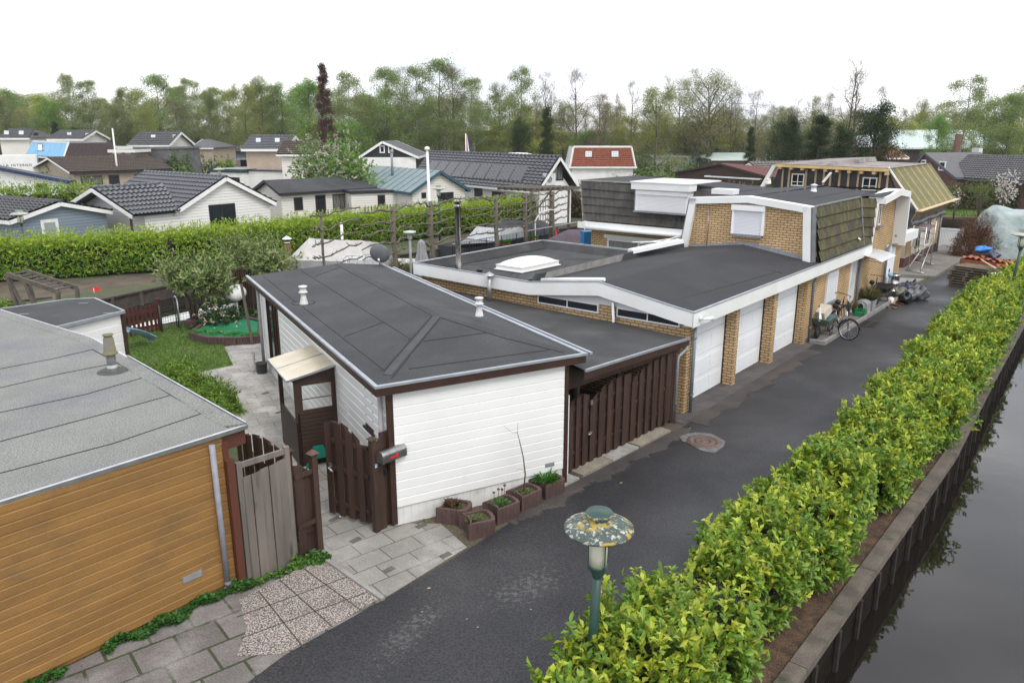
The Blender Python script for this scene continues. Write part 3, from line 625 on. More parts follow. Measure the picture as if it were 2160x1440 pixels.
m.box(FC,1.14,1.20,-.285,-.262,1.32,1.42);m.box(FC,1.09,1.20,-.285,-.255,.72,.75);m.tube([FC(1.12,-.25,.735),FC(1.12,-.22,.735),FC(1.02,-.22,.735)],.012,6);m.build('latch',alu,gt)
m=MB();m.box(FC,.44,.465,-.4,-.28,.05,1.7);m.build('white_edge',upvc,gt)
# dim interior of the carport: floor is the ground, back is the brick wall; a few stored boards lean inside
m=MB()
for i in range(4):m.beam(FC(1.2+i*.35,-2.2,0),FC(1.3+i*.33,-2.6,1.7),.12,.03)
solo('stored_boards',m,oldwood,'old boards leaning in the dark inside the carport behind the brown gate','boards')
# ------------------------------------------------------------- yellow brick house with garages
brick=brickmat('yellow_brick',(.62,.42,.215),(.51,.34,.16),(.16,.125,.09),.225,.078,.013)
bh=thing('brick_house',FG(0,0),FG.rz,'yellow brick house with three white garage doors, felt roofs and a tiled mansard upper floor','house')
prof=[(.18,2.57),(-.2,2.62),(-2.4,2.97),(-4.6,2.70)]
# walls
m=MB()
m.box(FG,0,.3,-8.9,-.03,0,2.12)
for v0,v1 in ((-8.9,-4.46),(-2.52,-1.98),(-.24,-.03)):m.box(FG,0,.3,v0,v1,2.12,2.36)
m.box(FG,0,6,-8.9,-8.7,0,2.5)
for u0,u1 in ((0,.22),(2.75,2.95),(5.34,5.61),(8.09,8.36)):m.box(FG,u0+(.301 if u0==0 else 0),max(u1,.32),-.36,-.02,0,2.3)
m.box(FG,.02,.3,-.3,-.021,0,2.3)
m.box(FG,8.36,10.1,-.4,-.10,0,2.3);m.box(FG,11.18,12.7,-.4,-.10,0,2.3);m.box(FG,10.1,11.18,-.4,-.10,0,.98);m.box(FG,10.1,11.18,-.4,-.10,2.02,2.3)
m.box(FG,13.35,17.25,-.4,-.10,0,2.42);m.box(FG,18.75,19.6,-.45,-.06,0,2.42);m.box(FG,12.7,13.35,-.4,-.1,2.1,2.3);m.box(FG,17.25,18.75,-.4,-.1,2.15,2.42)
m.box(FG,19.3,19.6,-9,-.46,0,2.3)
m.build('wall',brick,bh)
# upper walls
m=MB();m.prism([FG(8.55,v,z)for v,z in ((-.33,2.3),(-.46,4.2),(-2.32,4.42),(-4.25,4.26),(-4.45,2.3))],FG.U*.2)
m.build('gable_wall',brick,bh)
m=MB();m.prism([FG(u,-.10,z)for u,z in ((13.9,2.421),(14.35,4.15),(16.46,4.33),(17.8,4.2),(18.0,2.421))],-FG.V*.25);m.build('front_gable_wall',brick,bh)
m=MB();m.box(FG,11.0,11.25,-10.1,-9.3,0,2.75);m.box(FG,11.0,11.25,-6.3,-4.2,0,2.75);m.box(FG,11.0,11.25,-9.3,-6.3,2.45,2.75);m.box(FG,11.25,19,-10.1,-9.9,0,2.75);m.box(FG,9,11.2,-4.45,-4.2,0,2.8);m.build('garden_wall',brick,bh)
m=MB();m.box(FG,8.8,16,-9.7,-.5,2.8,4.1);m.build('core_wall',brick,bh)if False else None
# white gable infill above the strip windows
m=MB();m.prism([FG(-.015,v,z)for v,z in ((-4.5,2.361),(-.2,2.361),(-.2,2.45),(-2.4,2.85),(-4.5,2.6))],FG.U*.2)
m.build('gable_cladding',sidingmat('white_cladding',(.70,.71,.70),(.64,.65,.64),5,.8,.01),bh)
# roofs
m=MB();q=[(.16,2.55),(-.2,2.60),(-2.4,2.94),(-4.6,2.66),(-4.78,2.66)];u0,u1=-.2,8.56
for (va,za),(vb,zb)in zip(q,q[1:]):m.poly([FG(u0,va,za),FG(u1,va,za-.0),FG(u1,vb,zb),FG(u0,vb,zb)])
gtr=[]
for (va,za),(vb,zb)in zip(q,q[1:]):gtr += [(FG(u0,va,za),FG(u1,va,za),FG(u1,vb,zb)),(FG(u0,va,za),FG(u1,vb,zb),FG(u0,vb,zb))]
z1=lambda x,y:(1400+x/4.8,380+y/4.8)
z1b=lambda x,y:(1100+x/3,200+y/3)
seams(m,gtr,[[z1b(650,1215),z1b(1190,1035)],[z1b(880,1235),z1b(1420,1060)],[z1b(1000,1295),z1b(1640,1115)],[z1b(1240,1020),z1b(1650,1130)],[z1b(720,1165),z1b(930,1210)],[z1b(800,1130),z1b(890,1155)],[z1b(1330,1015),z1b(1640,1080)]],1,.018)
m.poly([FG(8.5,.16,2.55),FG(14,.16,2.55),FG(14,-.4,2.56),FG(8.5,-.4,2.56)])
m.build('garage_roof',[mat('fresh_felt',(.026,.026,.029),(.035,.035,.038),sc=.8,rough=.85,grain=.5,gsc=80,bump=.25,bsc=120,bdist=.004),seamm],bh)
# fascias: front end and long side
fasm=mat('white_fascia',(.78,.79,.78),(.72,.725,.70),sc=1.1,rough=.4,c3=(.60,.60,.52),sc3=1.2,lo3=.58,hi3=.85,st3=(.5,.5,1))
m=MB()
for (va,za),(vb,zb)in zip([(.2,2.57)]+prof[1:]+[],[prof[1],prof[2],prof[3]]):
    m.hexa([FG(-.24,va,za-.34),FG(-.20,va,za-.34),FG(-.20,vb,zb-.34),FG(-.24,vb,zb-.34)],[FG(-.24,va,za),FG(-.20,va,za),FG(-.20,vb,zb),FG(-.24,vb,zb)])
m.hexa([FG(-.24,-4.6,2.36),FG(-.20,-4.6,2.36),FG(-.20,-8.98,2.41),FG(-.24,-8.98,2.41)],[FG(-.24,-4.6,2.70),FG(-.20,-4.6,2.70),FG(-.20,-8.98,2.75),FG(-.24,-8.98,2.75)])
m.box(FG,-.24,14.0,.18,.22,2.22,2.57);m.box(FG,-.2,13.99,-.05,.18,2.22,2.25);m.box(FG,-.2,-.02,-8.9,.18,2.365,2.372)if False else None
m.box(FG,-.24,6.2,-9.02,-8.98,2.41,2.75);m.box(FG,18.1,21.0,.18,.22,2.10,2.48);m.box(FG,18.1,21.0,-.1,.18,2.44,2.47)
m.box(FG,18.1,21.0,-.2,.179,2.10,2.13)
m.build('fascia',fasm,bh)
m=MB()
for (va,za),(vb,zb)in zip([(.22,2.57)]+prof[1:],prof[1:]+[(-9.0,2.75)]):m.beam(FG(-.22,va,za+.012),FG(-.22,vb,zb+.012),.055,.025)
m.box(FG,-.24,14,.165,.235,2.572,2.595);m.box(FG,-.2,6.2,-9.04,-8.96,2.752,2.775);m.box(FG,6.15,6.22,-9.04,-4.8,2.70,2.775);m.build('roof_edge_trim',zinc,bh)
# garage doors
gd=mat('garage_door_white',(.82,.84,.86),(.77,.79,.81),sc=1.3,rough=.4,bump=.05,bsc=60)
for a,b in ((.24,2.75),(2.95,5.34),(5.61,8.09)):
    m=MB();n=4;h=2.22/n
    for i in range(n):
        m.box(FG,a,b,-.40,-.335,.03+i*h,.03+(i+1)*h-.012)
        for z in (.25,.5,.75):m.box(FG,a+.03,b-.03,-.335,-.3305,.03+(i+z)*h-.03,.03+(i+z)*h+.03)
        for k in range(3):m.box(FG,a+.12+k*(b-a-.1)/3,a+.12+(k+.86)*(b-a-.1)/3,-.3305,-.326,.03+i*h+.12,.03+(i+1)*h-.14)
    m.build('garage_door',gd,bh)
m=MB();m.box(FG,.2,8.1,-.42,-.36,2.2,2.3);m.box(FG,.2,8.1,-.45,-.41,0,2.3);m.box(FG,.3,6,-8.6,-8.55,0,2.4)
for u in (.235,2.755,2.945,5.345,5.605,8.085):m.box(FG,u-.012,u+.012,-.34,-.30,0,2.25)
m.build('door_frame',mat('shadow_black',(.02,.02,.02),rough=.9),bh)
# strip windows in the end wall
for v0,v1 in ((-4.46,-2.52),(-1.98,-.24)):
    f=MB();g=MB();window(f,g,FG,'v',0,v0,v1,2.12,2.36,-1,.035,mull=[(v0+v1)/2],proud=.03)
    fo=f.build('window',upvc,bh);g.build('pane',darkglass,fo)
# flat roof on the left with upstands and rooflight
m=MB();u0,u1,v0,v1=-.2,6.15,-8.98,-4.8;zi=2.5;k=.22
o=[(u0,v0),(u1,v0),(u1,v1),(u0,v1)];i_=[(u0+k,v0+k),(u1-k,v0+k),(u1-k,v1-k*1.6),(u0+k,v1-k*1.6)];ztop=[2.74,2.74,2.72,2.70]
vs=[FG(u,v,z)for (u,v),z in zip(o,ztop)]+[FG(u,v,zi)for u,v in i_]
m.add(vs,[[4,5,6,7]]+[[j,(j+1)% 4,4+(j+1)% 4,4+j]for j in range(4)])
m.hexa([FG(u0+.1,v1,2.4),FG(u1,v1,2.4),FG(u1,v1+.12,2.4),FG(u0+.1,v1+.12,2.4)],[FG(u0+.5,v1,2.84),FG(u1,v1,2.86),FG(u1,v1+.10,2.86),FG(u0+.5,v1+.10,2.84)])
m.hexa([FG(u1,v1,2.4),FG(8.5,v1+.2,2.4),FG(8.5,v1+.35,2.4),FG(u1,v1+.15,2.4)],[FG(u1,v1,2.86),FG(8.5,v1+.2,2.80),FG(8.5,v1+.3,2.80),FG(u1,v1+.1,2.86)])
ftr=[(vs[4],vs[5],vs[6]),(vs[4],vs[6],vs[7])];z8=lambda x,y:(860+x/4.8,480+y/4.8)
seams(m,ftr,[[z8(390,400),z8(870,360)],[z8(740,405),z8(1070,455)],[z8(1010,505),z8(1130,405)],[z8(1590,320),z8(1900,325)],[z8(1090,515),z8(1190,405)]],1,.02)
m.build('flat_roof',[MATS['carport_felt'],seamm],bh)
m=MB();m.hexa([FG(.5,v1+.125,2.6),FG(2.6,v1+.125,2.62),FG(2.6,v1+.145,2.62),FG(.5,v1+.145,2.6)],[FG(.7,v1+.10,2.83),FG(2.6,v1+.10,2.845),FG(2.6,v1+.12,2.845),FG(.7,v1+.12,2.83)])
m.hexa([FG(2.62,v1+.125,2.6),FG(4.5,v1+.125,2.62),FG(4.5,v1+.145,2.62),FG(2.62,v1+.145,2.6)],[FG(2.62,v1+.10,2.84),FG(4.7,v1+.10,2.85),FG(4.7,v1+.12,2.85),FG(2.62,v1+.12,2.84)])
m.build('flashing_strip',mat('bare_metal_strip',(.24,.235,.215),(.18,.175,.16),sc=5,rough=.7),bh)
rl=[FG(1.55,-6.25,2.52),FG(3.35,-6.2,2.52),FG(3.35,-7.25,2.52),FG(1.55,-7.28,2.52)]
m=MB();ctr=sum(rl,Vector())/4
sc=lambda k,z:[ctr+(p-ctr)*k+V3(0,0,z)for p in rl]
m.hexa(sc(1.06,0),sc(1.06,.02));m.hexa(sc(1,.02),sc(.98,.11));m.hexa(sc(1.0,.11),sc(1.0,.15));f=m.build('rooflight_kerb',white,bh)
m=MB();n=10;vs=[]
for i in range(n+1):
    for j in range(n+1):
        s,t_=i/n,j/n;p=(rl[0]*(1-s)+rl[1]*s)*(1-t_)+(rl[3]*(1-s)+rl[2]*s)*t_;h=(math.sin(math.pi*s)*math.sin(math.pi*t_))**.45
        vs.append(ctr+(p-ctr)*.98+V3(0,0,.151+.17*h))
m.add(vs,[[i*(n+1)+j,(i+1)*(n+1)+j,(i+1)*(n+1)+j+1,i*(n+1)+j+1]for i in range(n)for j in range(n)],0,True);m.build('rooflight_dome',mat('opal_plastic',(.80,.80,.76),(.72,.72,.68),sc=2,rough=.3,c3=(.5,.5,.46),sc3=5,lo3=.65,hi3=.8),f)
# pipes on the roofs
m=MB();c=FG(.72,-8.05,2.5);m.lathe([(.11,0),(.1,.04),(.1,.22),(.085,.26),(.085,1.9),(.11,1.91),(.11,1.94),(.09,1.95),(.09,2.03),(.125,2.04),(.125,2.1),(0,2.12)],c,18)
m.lathe([(.09,.72),(.09,.75)],c,18);m.build('steel_flue',mat('flue_steel',(.50,.48,.46),(.16,.145,.13),sc=2.5,rough=.25,metal=1,st=(3,3,.5)),bh)
m=MB();c=FG(-.36,-5.88,2.0);m.tube([c,c+V3(0,0,.72)],.06,14);m.tube([c+V3(0,0,.72),c+V3(0,0,.78)],.05,14);m.lathe([(.145,.76),(.13,.785),(0,.86)],c,18);m.lathe([(.09,-.02),(.07,.03)],c,14);m.build('vent_pipe',mat('galvanised',(.42,.43,.43),(.3,.31,.31),sc=6,rough=.45,metal=.7),bh)
m=MB();c=FG(.05,-6.6,2.55);m.lathe([(.07,0),(.07,.1),(.09,.11),(.09,.16),(.06,.18),(.06,.2),(.1,.2),(.1,.24),(0,.25)],c,14);m.build('roof_vent',blackplastic,bh)
m=MB();c=P(1716,404,4.42);m.lathe([(.12,0),(.10,.04),(.085,.2),(.11,.2),(.12,.25),(0,.28)],c,16);m.build('roof_vent',white,bh)
m=MB();c=P(1620,388,4.42);m.lathe([(.12,0),(.12,.12),(.09,.16),(.11,.17),(.11,.2),(0,.22)],c,14);m.build('roof_vent',white,bh)
# security camera on the corner, downpipes
m=MB();c=FG(.05,.23,2.40);m.lathe([(.05,0),(.05,.04),(.02,.05)],c,12,axis=FG.V);m.tube([c+FG.V*.05,c+FG.V*.12,c+FG.V*.13+FG.U*.06],.018,8);m.tube([c+FG.V*.13+FG.U*.02,c+FG.V*.17+FG.U*.30-V3(0,0,.03)],[.045,.05],12);m.build('security_camera',upvc,bh)
pm=mat('blue_grey_pipe',(.155,.18,.205),(.2,.225,.25),sc=6,rough=.4)
m=MB();m.tube([FG(.17,.07,0),FG(.17,.07,2.22)],.045,12);[m.lathe([(.058,0),(.058,.05)],FG(.17,.07,z),12)for z in (.45,1.85)];m.build('downpipe',pm,bh)
m=MB();m.tube([FG(8.44,.06,.0),FG(8.44,.03,1.95),FG(8.40,.1,2.1),FG(8.38,.1,2.22)],.045,12);[m.lathe([(.058,0),(.058,.05)],FG(8.44,.05,z),12)for z in (.5,1.7)];m.build('downpipe',pm,bh)
m=MB();m.tube([FG(13.5,.0,.07),FG(13.5,.0,2.2)],.05,12);m.build('downpipe',pm,bh);m=MB();m.tube([FG(17.12,.0,.05),FG(17.12,.0,2.0),FG(17.2,.1,2.25)],.05,10);m.build('downpipe',pm,bh)
m=MB();m.beam(FG(-.12,-2.02,2.0),FG(-.06,-2.1,2.48),.09,.03);m.beam(FG(-.17,-1.97,2.0),FG(-.11,-2.05,2.48),.02,.06);solo('metal_channel',m,alu,'short bare metal channel leaning on the brick wall between the two strip windows','metal channel')
# upper floor: gable trims, shutter, mansard tiles
m=MB();gtop=[(-.28,4.31),(-2.32,4.53),(-4.40,4.38)]
for (va,za),(vb,zb)in zip(gtop,gtop[1:]):
    m.hexa([FG(8.40,va,za-.21),FG(8.75,va,za-.21),FG(8.75,vb,zb-.21),FG(8.40,vb,zb-.21)],[FG(8.40,va,za),FG(8.75,va,za),FG(8.75,vb,zb),FG(8.40,vb,zb)])
def slantbox(m,a,b,du,dv):
    (ua,va,za),(ub,vb,zb)=a,b
    m.hexa([FG(ua,va,za),FG(ua+du,va,za),FG(ua+du,va+dv,za),FG(ua,va+dv,za)],[FG(ub,vb,zb),FG(ub+du,vb,zb),FG(ub+du,vb+dv,zb),FG(ub,vb+dv,zb)])
slantbox(m,(8.40,-.36,2.42),(8.40,-.52,4.285),.35,.235);slantbox(m,(8.40,-4.68,2.46),(8.40,-4.385,4.37),.35,.235)
m.build('gable_trim',fasm,bh)
m=MB();slantbox(m,(8.43,-.122,2.44),(8.43,-.282,4.29),.36,.05);slantbox(m,(8.43,-4.73,2.5),(8.43,-4.435,4.38),.36,.048);m.build('verge_strip',mat('verge_lead',(.12,.125,.135),(.16,.165,.175),sc=5,rough=.6),bh)
lead=mat('lead_flashing',(.25,.26,.285),(.19,.2,.215),sc=6,rough=.55,metal=.3,bump=.2,bsc=10)
m=MB();vz=[(-4.3,2.70),(-3.9,2.72),(-3.5,2.78),(-3.1,2.84),(-2.7,2.90),(-2.3,2.95),(-1.9,2.90),(-1.5,2.84),(-1.1,2.77),(-.75,2.7),(-.36,2.64)]
for (va,za),(vb,zb)in zip(vz,vz[1:]):m.hexa([FG(8.50,va,za-.12),FG(8.55,va,za-.12),FG(8.55,vb-.0,zb-.12),FG(8.50,vb,zb-.12)],[FG(8.53,va,max(za,zb)+.07),FG(8.55,va,max(za,zb)+.07),FG(8.55,vb,max(za,zb)+.07),FG(8.53,vb,max(za,zb)+.07)])
m.build('flashing',lead,bh)
shut=sidingmat('roller_shutter',(.76,.77,.80),(.72,.73,.76),.045,.72,.22)
f=MB();f.box(FG,8.42,8.55,-2.88,-1.74,4.06,4.24);f.box(FG,8.46,8.55,-2.86,-2.78,3.28,4.06);f.box(FG,8.46,8.55,-1.83,-1.75,3.28,4.06)
fo=f.build('shutter_window',upvc,bh);m=MB();m.box(FG,8.49,8.55,-2.78,-1.83,3.28,4.06);m.build('roller_shutter',shut,fo)
m=MB();m.box(FG,8.42,8.55,-2.83,-1.80,3.20,3.275);m.build('sill',lead,fo)
m=MB();m.tube([FG(8.52,-3.72,2.78),FG(8.52,-3.72,3.9),FG(8.52,-3.72,4.05)],.018,8);m.box(FG,8.51,8.55,-3.75,-3.69,3.62,3.98);m.build('cable_duct',mat('duct_brown',(.30,.19,.17),(.55,.47,.42),sc=4,rough=.7),bh)
tile=mat('grey_concrete_tiles',(.060,.056,.050),(.085,.080,.070),sc=2.5,rough=.9,bump=.3,bsc=30,c3=(.05,.048,.045),sc3=1.5,st=(1,1,.6))
moss=mat('mossy_tiles',(.050,.046,.030),(.110,.098,.040),sc=3.2,rough=.95,bump=.4,bsc=30,c3=(.05,.046,.040),sc3=1.1,lo3=.5,hi3=.62,grain=.35,gsc=60,st=(1.6,1.6,.5))
tedge_shade=mat('tile_edge_shade',(.012,.012,.011),rough=.9)  # near-black colour painted in for the shadow beneath the tile courses
m=MB();tiled(m,FG(8.78,.02,2.57),FG(13.5,.02,2.57),FG(13.55,-.30,4.25),FG(8.78,-.30,4.29),26,5,.012,.06,4)
tiled(m,FG(13.5,.01,2.57),FG(14.05,.12,2.5),FG(14.42,.05,4.2),FG(13.55,-.30,4.25),2,5,.03,.05,4)
m.poly([FG(8.8,-.02,2.5),FG(14.1,-.02,2.5),FG(14.1,-.4,4.2),FG(8.8,-.4,4.2)]);m.build('mansard_tiles',[moss,tedge_shade],bh)
m=MB();m.beam(FG(13.5,.03,2.57),FG(13.57,-.28,4.26),.14,.05);m.box(FG,8.75,13.6,-.34,-.26,4.27,4.315);m.build('mansard_edge',mat('edge_lead',(.10,.105,.11),(.2,.2,.19),sc=6,rough=.6),bh)
m=MB();c=FG.px(1807,503,v=-.05);c=FG(c[0],-.05,c[2]);m.tube([c-FG.V*.1,c+FG.V*.05,c+FG.V*.14+V3(0,0,-.05)],.05,10);m.build('flue_bend',alu,bh)
# upper roof, one felt sheet
m=MB();rp=[(-.28,4.305),(-2.32,4.525),(-4.40,4.375)]
for (va,za),(vb,zb)in zip(rp,rp[1:]):m.poly([FG(8.42,va,za),FG(16.2,va,za-.03),FG(16.0,vb,zb-.08),FG(8.42,vb,zb)])
m.poly([FG(11.1,-4.40,4.37),FG(16.0,-4.40,4.29),FG(15.3,-7.0,4.52),FG(15.2,-10.7,4.60),FG(11.1,-10.66,4.62),FG(11.1,-7.5,4.60)])
m.poly([FG(14.3,-.28,4.29),FG(14.3,.3,4.25),FG(16.46,.38,4.43),FG(16.2,-.28,4.30)]);m.poly([FG(16.46,.38,4.43),FG(17.95,.4,4.26),FG(17.95,-3,4.26),FG(16.2,-3,4.46)])
utr=[(FG(8.42,-.28,4.305),FG(16.2,-.28,4.28),FG(16,-2.32,4.445)),(FG(8.42,-.28,4.305),FG(16,-2.32,4.445),FG(8.42,-2.32,4.525)),(FG(8.42,-2.32,4.525),FG(16,-2.32,4.445),FG(16,-4.4,4.29)),(FG(8.42,-2.32,4.525),FG(16,-4.4,4.29),FG(8.42,-4.4,4.375))]
seams(m,utr,[[(1582,414),(1757,392)],[(1660,428),(1800,402)],[(1740,430),(1850,404)]],1,.02)
m.build('upper_roof',[MATS['fresh_felt'],seamm],bh)
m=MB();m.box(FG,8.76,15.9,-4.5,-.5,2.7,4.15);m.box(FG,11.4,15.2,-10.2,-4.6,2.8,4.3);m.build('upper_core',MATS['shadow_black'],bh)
# front gable further along the lane
m=MB();gt2=[(14.36,4.25),(16.46,4.44),(17.98,4.27)]
for (ua,za),(ub,zb)in zip(gt2,gt2[1:]):
    m.hexa([FG(ua,-.2,za-.24),FG(ub,-.2,zb-.24),FG(ub,.40,zb-.24),FG(ua,.40,za-.24)],[FG(ua,-.2,za),FG(ub,-.2,zb),FG(ub,.40,zb),FG(ua,.40,za)])
slantbox(m,(14.0,-.09,2.42),(14.34,-.09,4.02),.10,.26);slantbox(m,(18.0,-.09,2.10),(17.86,-.09,4.04),.14,.49)
m.build('gable_trim',fasm,bh)
f=MB();g=MB();window(f,g,FG,'u',-.10,15.55,15.85,3.1,3.85,1,.05);fo=f.build('window',white,bh);g.build('pane',darkglass,fo)
m=MB();m.box(FG,15.5,15.9,-.08,.02,3.03,3.09);m.box(FG,15.3,15.45,-.08,-.02,3.02,3.08);m.build('sill',lead,fo)
m=MB();m.box(FG,15.45,15.75,-.09,.0,3.88,3.96);m.build('bird_box',mat('rust_brown',(.18,.06,.03),rough=.7),bh)
m=MB();m.box(FG,17.4,17.75,.08,.22,2.1,2.2);m.lathe([(.06,0),(.05,.05),(0,.06)],FG(17.6,.1,2.52),10,axis=FG.V);m.build('wall_lamp',mat('lamp_brown',(.22,.18,.11),rough=.6),bh)
# front wall openings
f=MB();f.box(FG,10.1,10.17,-.13,-.04,.98,2.02);f.box(FG,11.11,11.18,-.13,-.04,.98,2.02);f.box(FG,10.17,11.11,-.13,-.02,1.9,2.02);fo=f.build('shutter_window',upvc,bh)
m=MB();m.box(FG,10.17,11.11,-.12,-.06,.98,1.9);m.build('roller_shutter',shut,fo);m=MB();m.box(FG,10.06,11.22,-.1,.03,.90,.975);m.build('sill',lead,fo)
m=MB();m.box(FG,12.72,13.33,-.30,-.24,.1,2.1);m.box(FG,12.7,12.78,-.24,-.06,.1,2.1);m.box(FG,13.27,13.35,-.24,-.06,.1,2.1);d=m.build('door',upvc,bh)
m=MB();m.box(FG,12.84,12.96,-.24,-.235,.9,1.95);m.build('pane',darkglass,d)
m=MB();m.box(FG,13.2,13.24,-.24,-.2,1.0,1.2);m.build('handle',blackplastic,d)
m=MB();m.box(FG,17.27,18.73,-.14,-.07,.02,2.14);[m.box(FG,17.4+k*.66,17.95+k*.66,-.07,-.06,z,z+.55)for k in (0,1)for z in (.25,.9,1.5)];d=m.build('garage_door',gd,bh)
m=MB();m.box(FG,18.0,18.04,-.07,-.03,.95,1.1);m.build('handle',blackplastic,d)
# bracketed canopy of clear sheet over the door
m=MB();ca=[FG(13.0,-.08,2.30),FG(14.9,-.08,2.30),FG(14.9,.85,2.12),FG(13.0,.85,2.12)];nn=6
for i in range(nn):
    a=i/nn;b=(i+1)/nn;za=.06*math.sin(a*math.pi);zb=.06*math.sin(b*math.pi)
    p=[ca[0].lerp(ca[3],a)+V3(0,0,za),ca[1].lerp(ca[2],a)+V3(0,0,za),ca[1].lerp(ca[2],b)+V3(0,0,zb),ca[0].lerp(ca[3],b)+V3(0,0,zb)]
    m.hexa([q-V3(0,0,.006)for q in p],p)
cn=m.build('canopy',mat('clear_acrylic',(.72,.74,.76),(.6,.6,.6),sc=2,rough=.25,alpha=.72),bh)
m=MB()
for u in (13.02,13.5,14.0,14.5,14.88):m.tube([FG(u,-.1,2.12),FG(u,.2,2.14),FG(u,.82,2.09)],.012,6)
m.build('bracket',mat('bracket_brown',(.14,.10,.07),rough=.6),cn)
# ---- garden side of the house: tiled mansard with dormer, white fascia, awning, patio window
m=MB();tiled(m,FG(10.62,-10.2,3.02),FG(10.62,-4.55,3.02),FG(10.98,-4.45,4.40),FG(10.98,-10.62,4.58),26,5,.03,.045,4)
m.poly([FG(10.66,-10.2,3.0),FG(10.66,-4.55,3.0),FG(11.02,-4.45,4.4),FG(11.02,-10.62,4.58)])
tiled(m,FG(15.5,-10.15,3.02),FG(10.62,-10.15,3.02),FG(11.0,-10.62,4.58),FG(15.2,-10.68,4.58),20,5,.03,.045,3);m.build('mansard_tiles',[tile,tedge_shade],bh)
m=MB();m.beam(FG(10.99,-10.66,4.60),FG(11.02,-7.8,4.58),.10,.05);m.beam(FG(10.62,-10.24,3.0),FG(10.99,-10.66,4.58),.09,.05);m.build('mansard_edge',mat('edge_mortar',(.34,.33,.30),(.2,.21,.17),sc=8,rough=.9),bh)
m=MB();m.box(FG,10.35,10.98,-7.88,-5.42,4.40,4.66);m.box(FG,10.32,13,-7.92,-5.38,4.66,4.70);dr=m.build('dormer',fasm,bh)
m=MB();m.box(FG,10.50,11.0,-7.75,-5.5,3.58,4.40);m.build('dormer_wall',upvc,dr)
m=MB();m.box(FG,10.47,10.50,-7.62,-5.62,3.62,4.20);m.build('roller_shutter',sidingmat('white_shutter',(.80,.80,.81),(.76,.76,.77),.05,.85,.2),dr)
m=MB();m.box(FG,10.43,10.50,-7.72,-5.53,4.21,4.36);m.build('shutter_box',upvc,dr)
m=MB();m.box(FG,10.42,10.52,-7.8,-5.45,3.52,3.578);m.box(FG,10.5,10.95,-7.80,-7.752,3.5,4.4);m.build('sill',lead,dr)
m=MB();m.box(FG,9.9,10.4,-4.32,-3.5,4.42,4.60);m.build('roof_box',fasm,bh)
m=MB();m.box(FG,10.35,10.66,-10.35,-4.6,2.72,2.98);m.box(FG,10.36,15,-10.36,-10.16,2.72,2.98);m.box(FG,10.38,11.0,-10.12,-4.6,2.715,2.74);m.build('eaves_box',fasm,bh)
m=MB();m.tube([FG(10.28,-9.9,2.78),FG(10.28,-5.3,2.78)],.085,12);m.box(FG,10.2,10.36,-9.92,-9.88,2.68,2.9);m.box(FG,10.2,10.36,-5.32,-5.28,2.68,2.9);m.build('awning_cassette',upvc,bh)
f=MB();g=MB();window(f,g,FG,'v',11.0,-9.3,-6.3,.1,2.32,-1,.09,mull=[-7.8]);fo=f.build('patio_window',upvc,bh);g.build('pane',mat('curtained_glass',(.16,.165,.15),(.26,.265,.25),sc=4,rough=.08,st=(1,6,.2),spec=.6),fo)
m=MB();m.box(FG,10.88,11.0,-9.4,-6.2,2.33,2.48);m.build('shutter_box',white,fo)
# loose awning parts lying across the courtyard wall
aw=thing('folded_awning',FG(8.6,-5.4,2.6),FG.rz,'white folded awning with loose arms lying on the flat roof beside the gable trim','awning')
m=MB();m.beam(P(1330,530,2.85),P(1436,508,3.05),.30,.12);m.build('cassette',upvc,aw)
m=MB();m.tube([P(1334,511,2.95),P(1400,510,3.0),P(1436,496,3.1)],.025,8);m.tube([P(1350,514,2.9),P(1436,500,3.0)],.02,8);m.build('arm',white,aw)
m=MB();a,b=FG(.0,-4.35,2.76),FG(.12,-2.45,2.98);m.tube([a,a.lerp(b,.5)+V3(0,0,.0),b],[.045,.06,.05],12);solo('rolled_sheet',m,mat('white_sheet',(.74,.73,.71),(.66,.63,.6),sc=4,rough=.6),'white rolled sheet lying on the garage roof behind the white fascia','roll')
# ------------------------------------------------------------- neighbour's house, roof under repair
nb=thing('half_built_house',FG(24.5,-5),FG.rz,'house under repair with bare roof battens, black membrane walls and new yellow timber','house')
cream=mat('cream_render',(.52,.45,.35),(.46,.40,.31),sc=1.2,rough=.85)
m=MB();m.box(FG,24.6,31.5,-9.5,-1.0,.62,2.75);m.build('wall',cream,nb)
m=MB();m.box(FG,24.58,31.52,-9.5,-.985,.0,.62);m.build('plinth',brickmat('dark_red_brick',(.14,.045,.038),(.10,.035,.03),(.09,.07,.06)),nb)
m=MB();m.box(FG,24.6,25.6,-1.0,-.96,.7,2.7);m.build('brick_panel',brick,nb);m=MB();m.box(FG,30.7,31.53,-1.0,-.96,0.7,2.6);m.build('brick_panel',brick,nb)
membrane=mat('black_membrane',(.026,.026,.03),(.045,.045,.05),sc=3,rough=.4,bump=.3,bsc=5)
m=MB();m.prism([FG(24.0,v,z)for v,z in ((-7.85,2.7),(-7.3,4.80),(-2.1,4.72),(-1.0,2.7))],FG.U*.2);m.box(FG,24.1,31.6,-.99,-.93,2.2,2.95);mw=m.build('membrane_wall',membrane,nb)
newwood=mat('new_pine',(.62,.46,.22),(.52,.36,.15),sc=5,rough=.7)
m=MB()
vb_=[-7.05,-6.72,-5.86,-5.38,-4.98,-4.66,-4.22,-3.8,-3.35,-2.36,-2.02]
for v in vb_:m.box(FG,23.93,24.0,v-.045,v+.045,2.8,4.72)
m.build('wall_batten',mat('batten_tan',(.42,.31,.19),(.34,.25,.15),sc=6,rough=.8),nb)
m=MB();m.hexa([FG(23.62,-7.35,4.80),FG(23.70,-7.35,4.80),FG(23.70,-1.95,4.72),FG(23.62,-1.95,4.72)],[FG(23.62,-7.35,4.94),FG(23.70,-7.35,4.94),FG(23.70,-1.95,4.86),FG(23.62,-1.95,4.86)])
m.build('edge_board',newwood,nb)
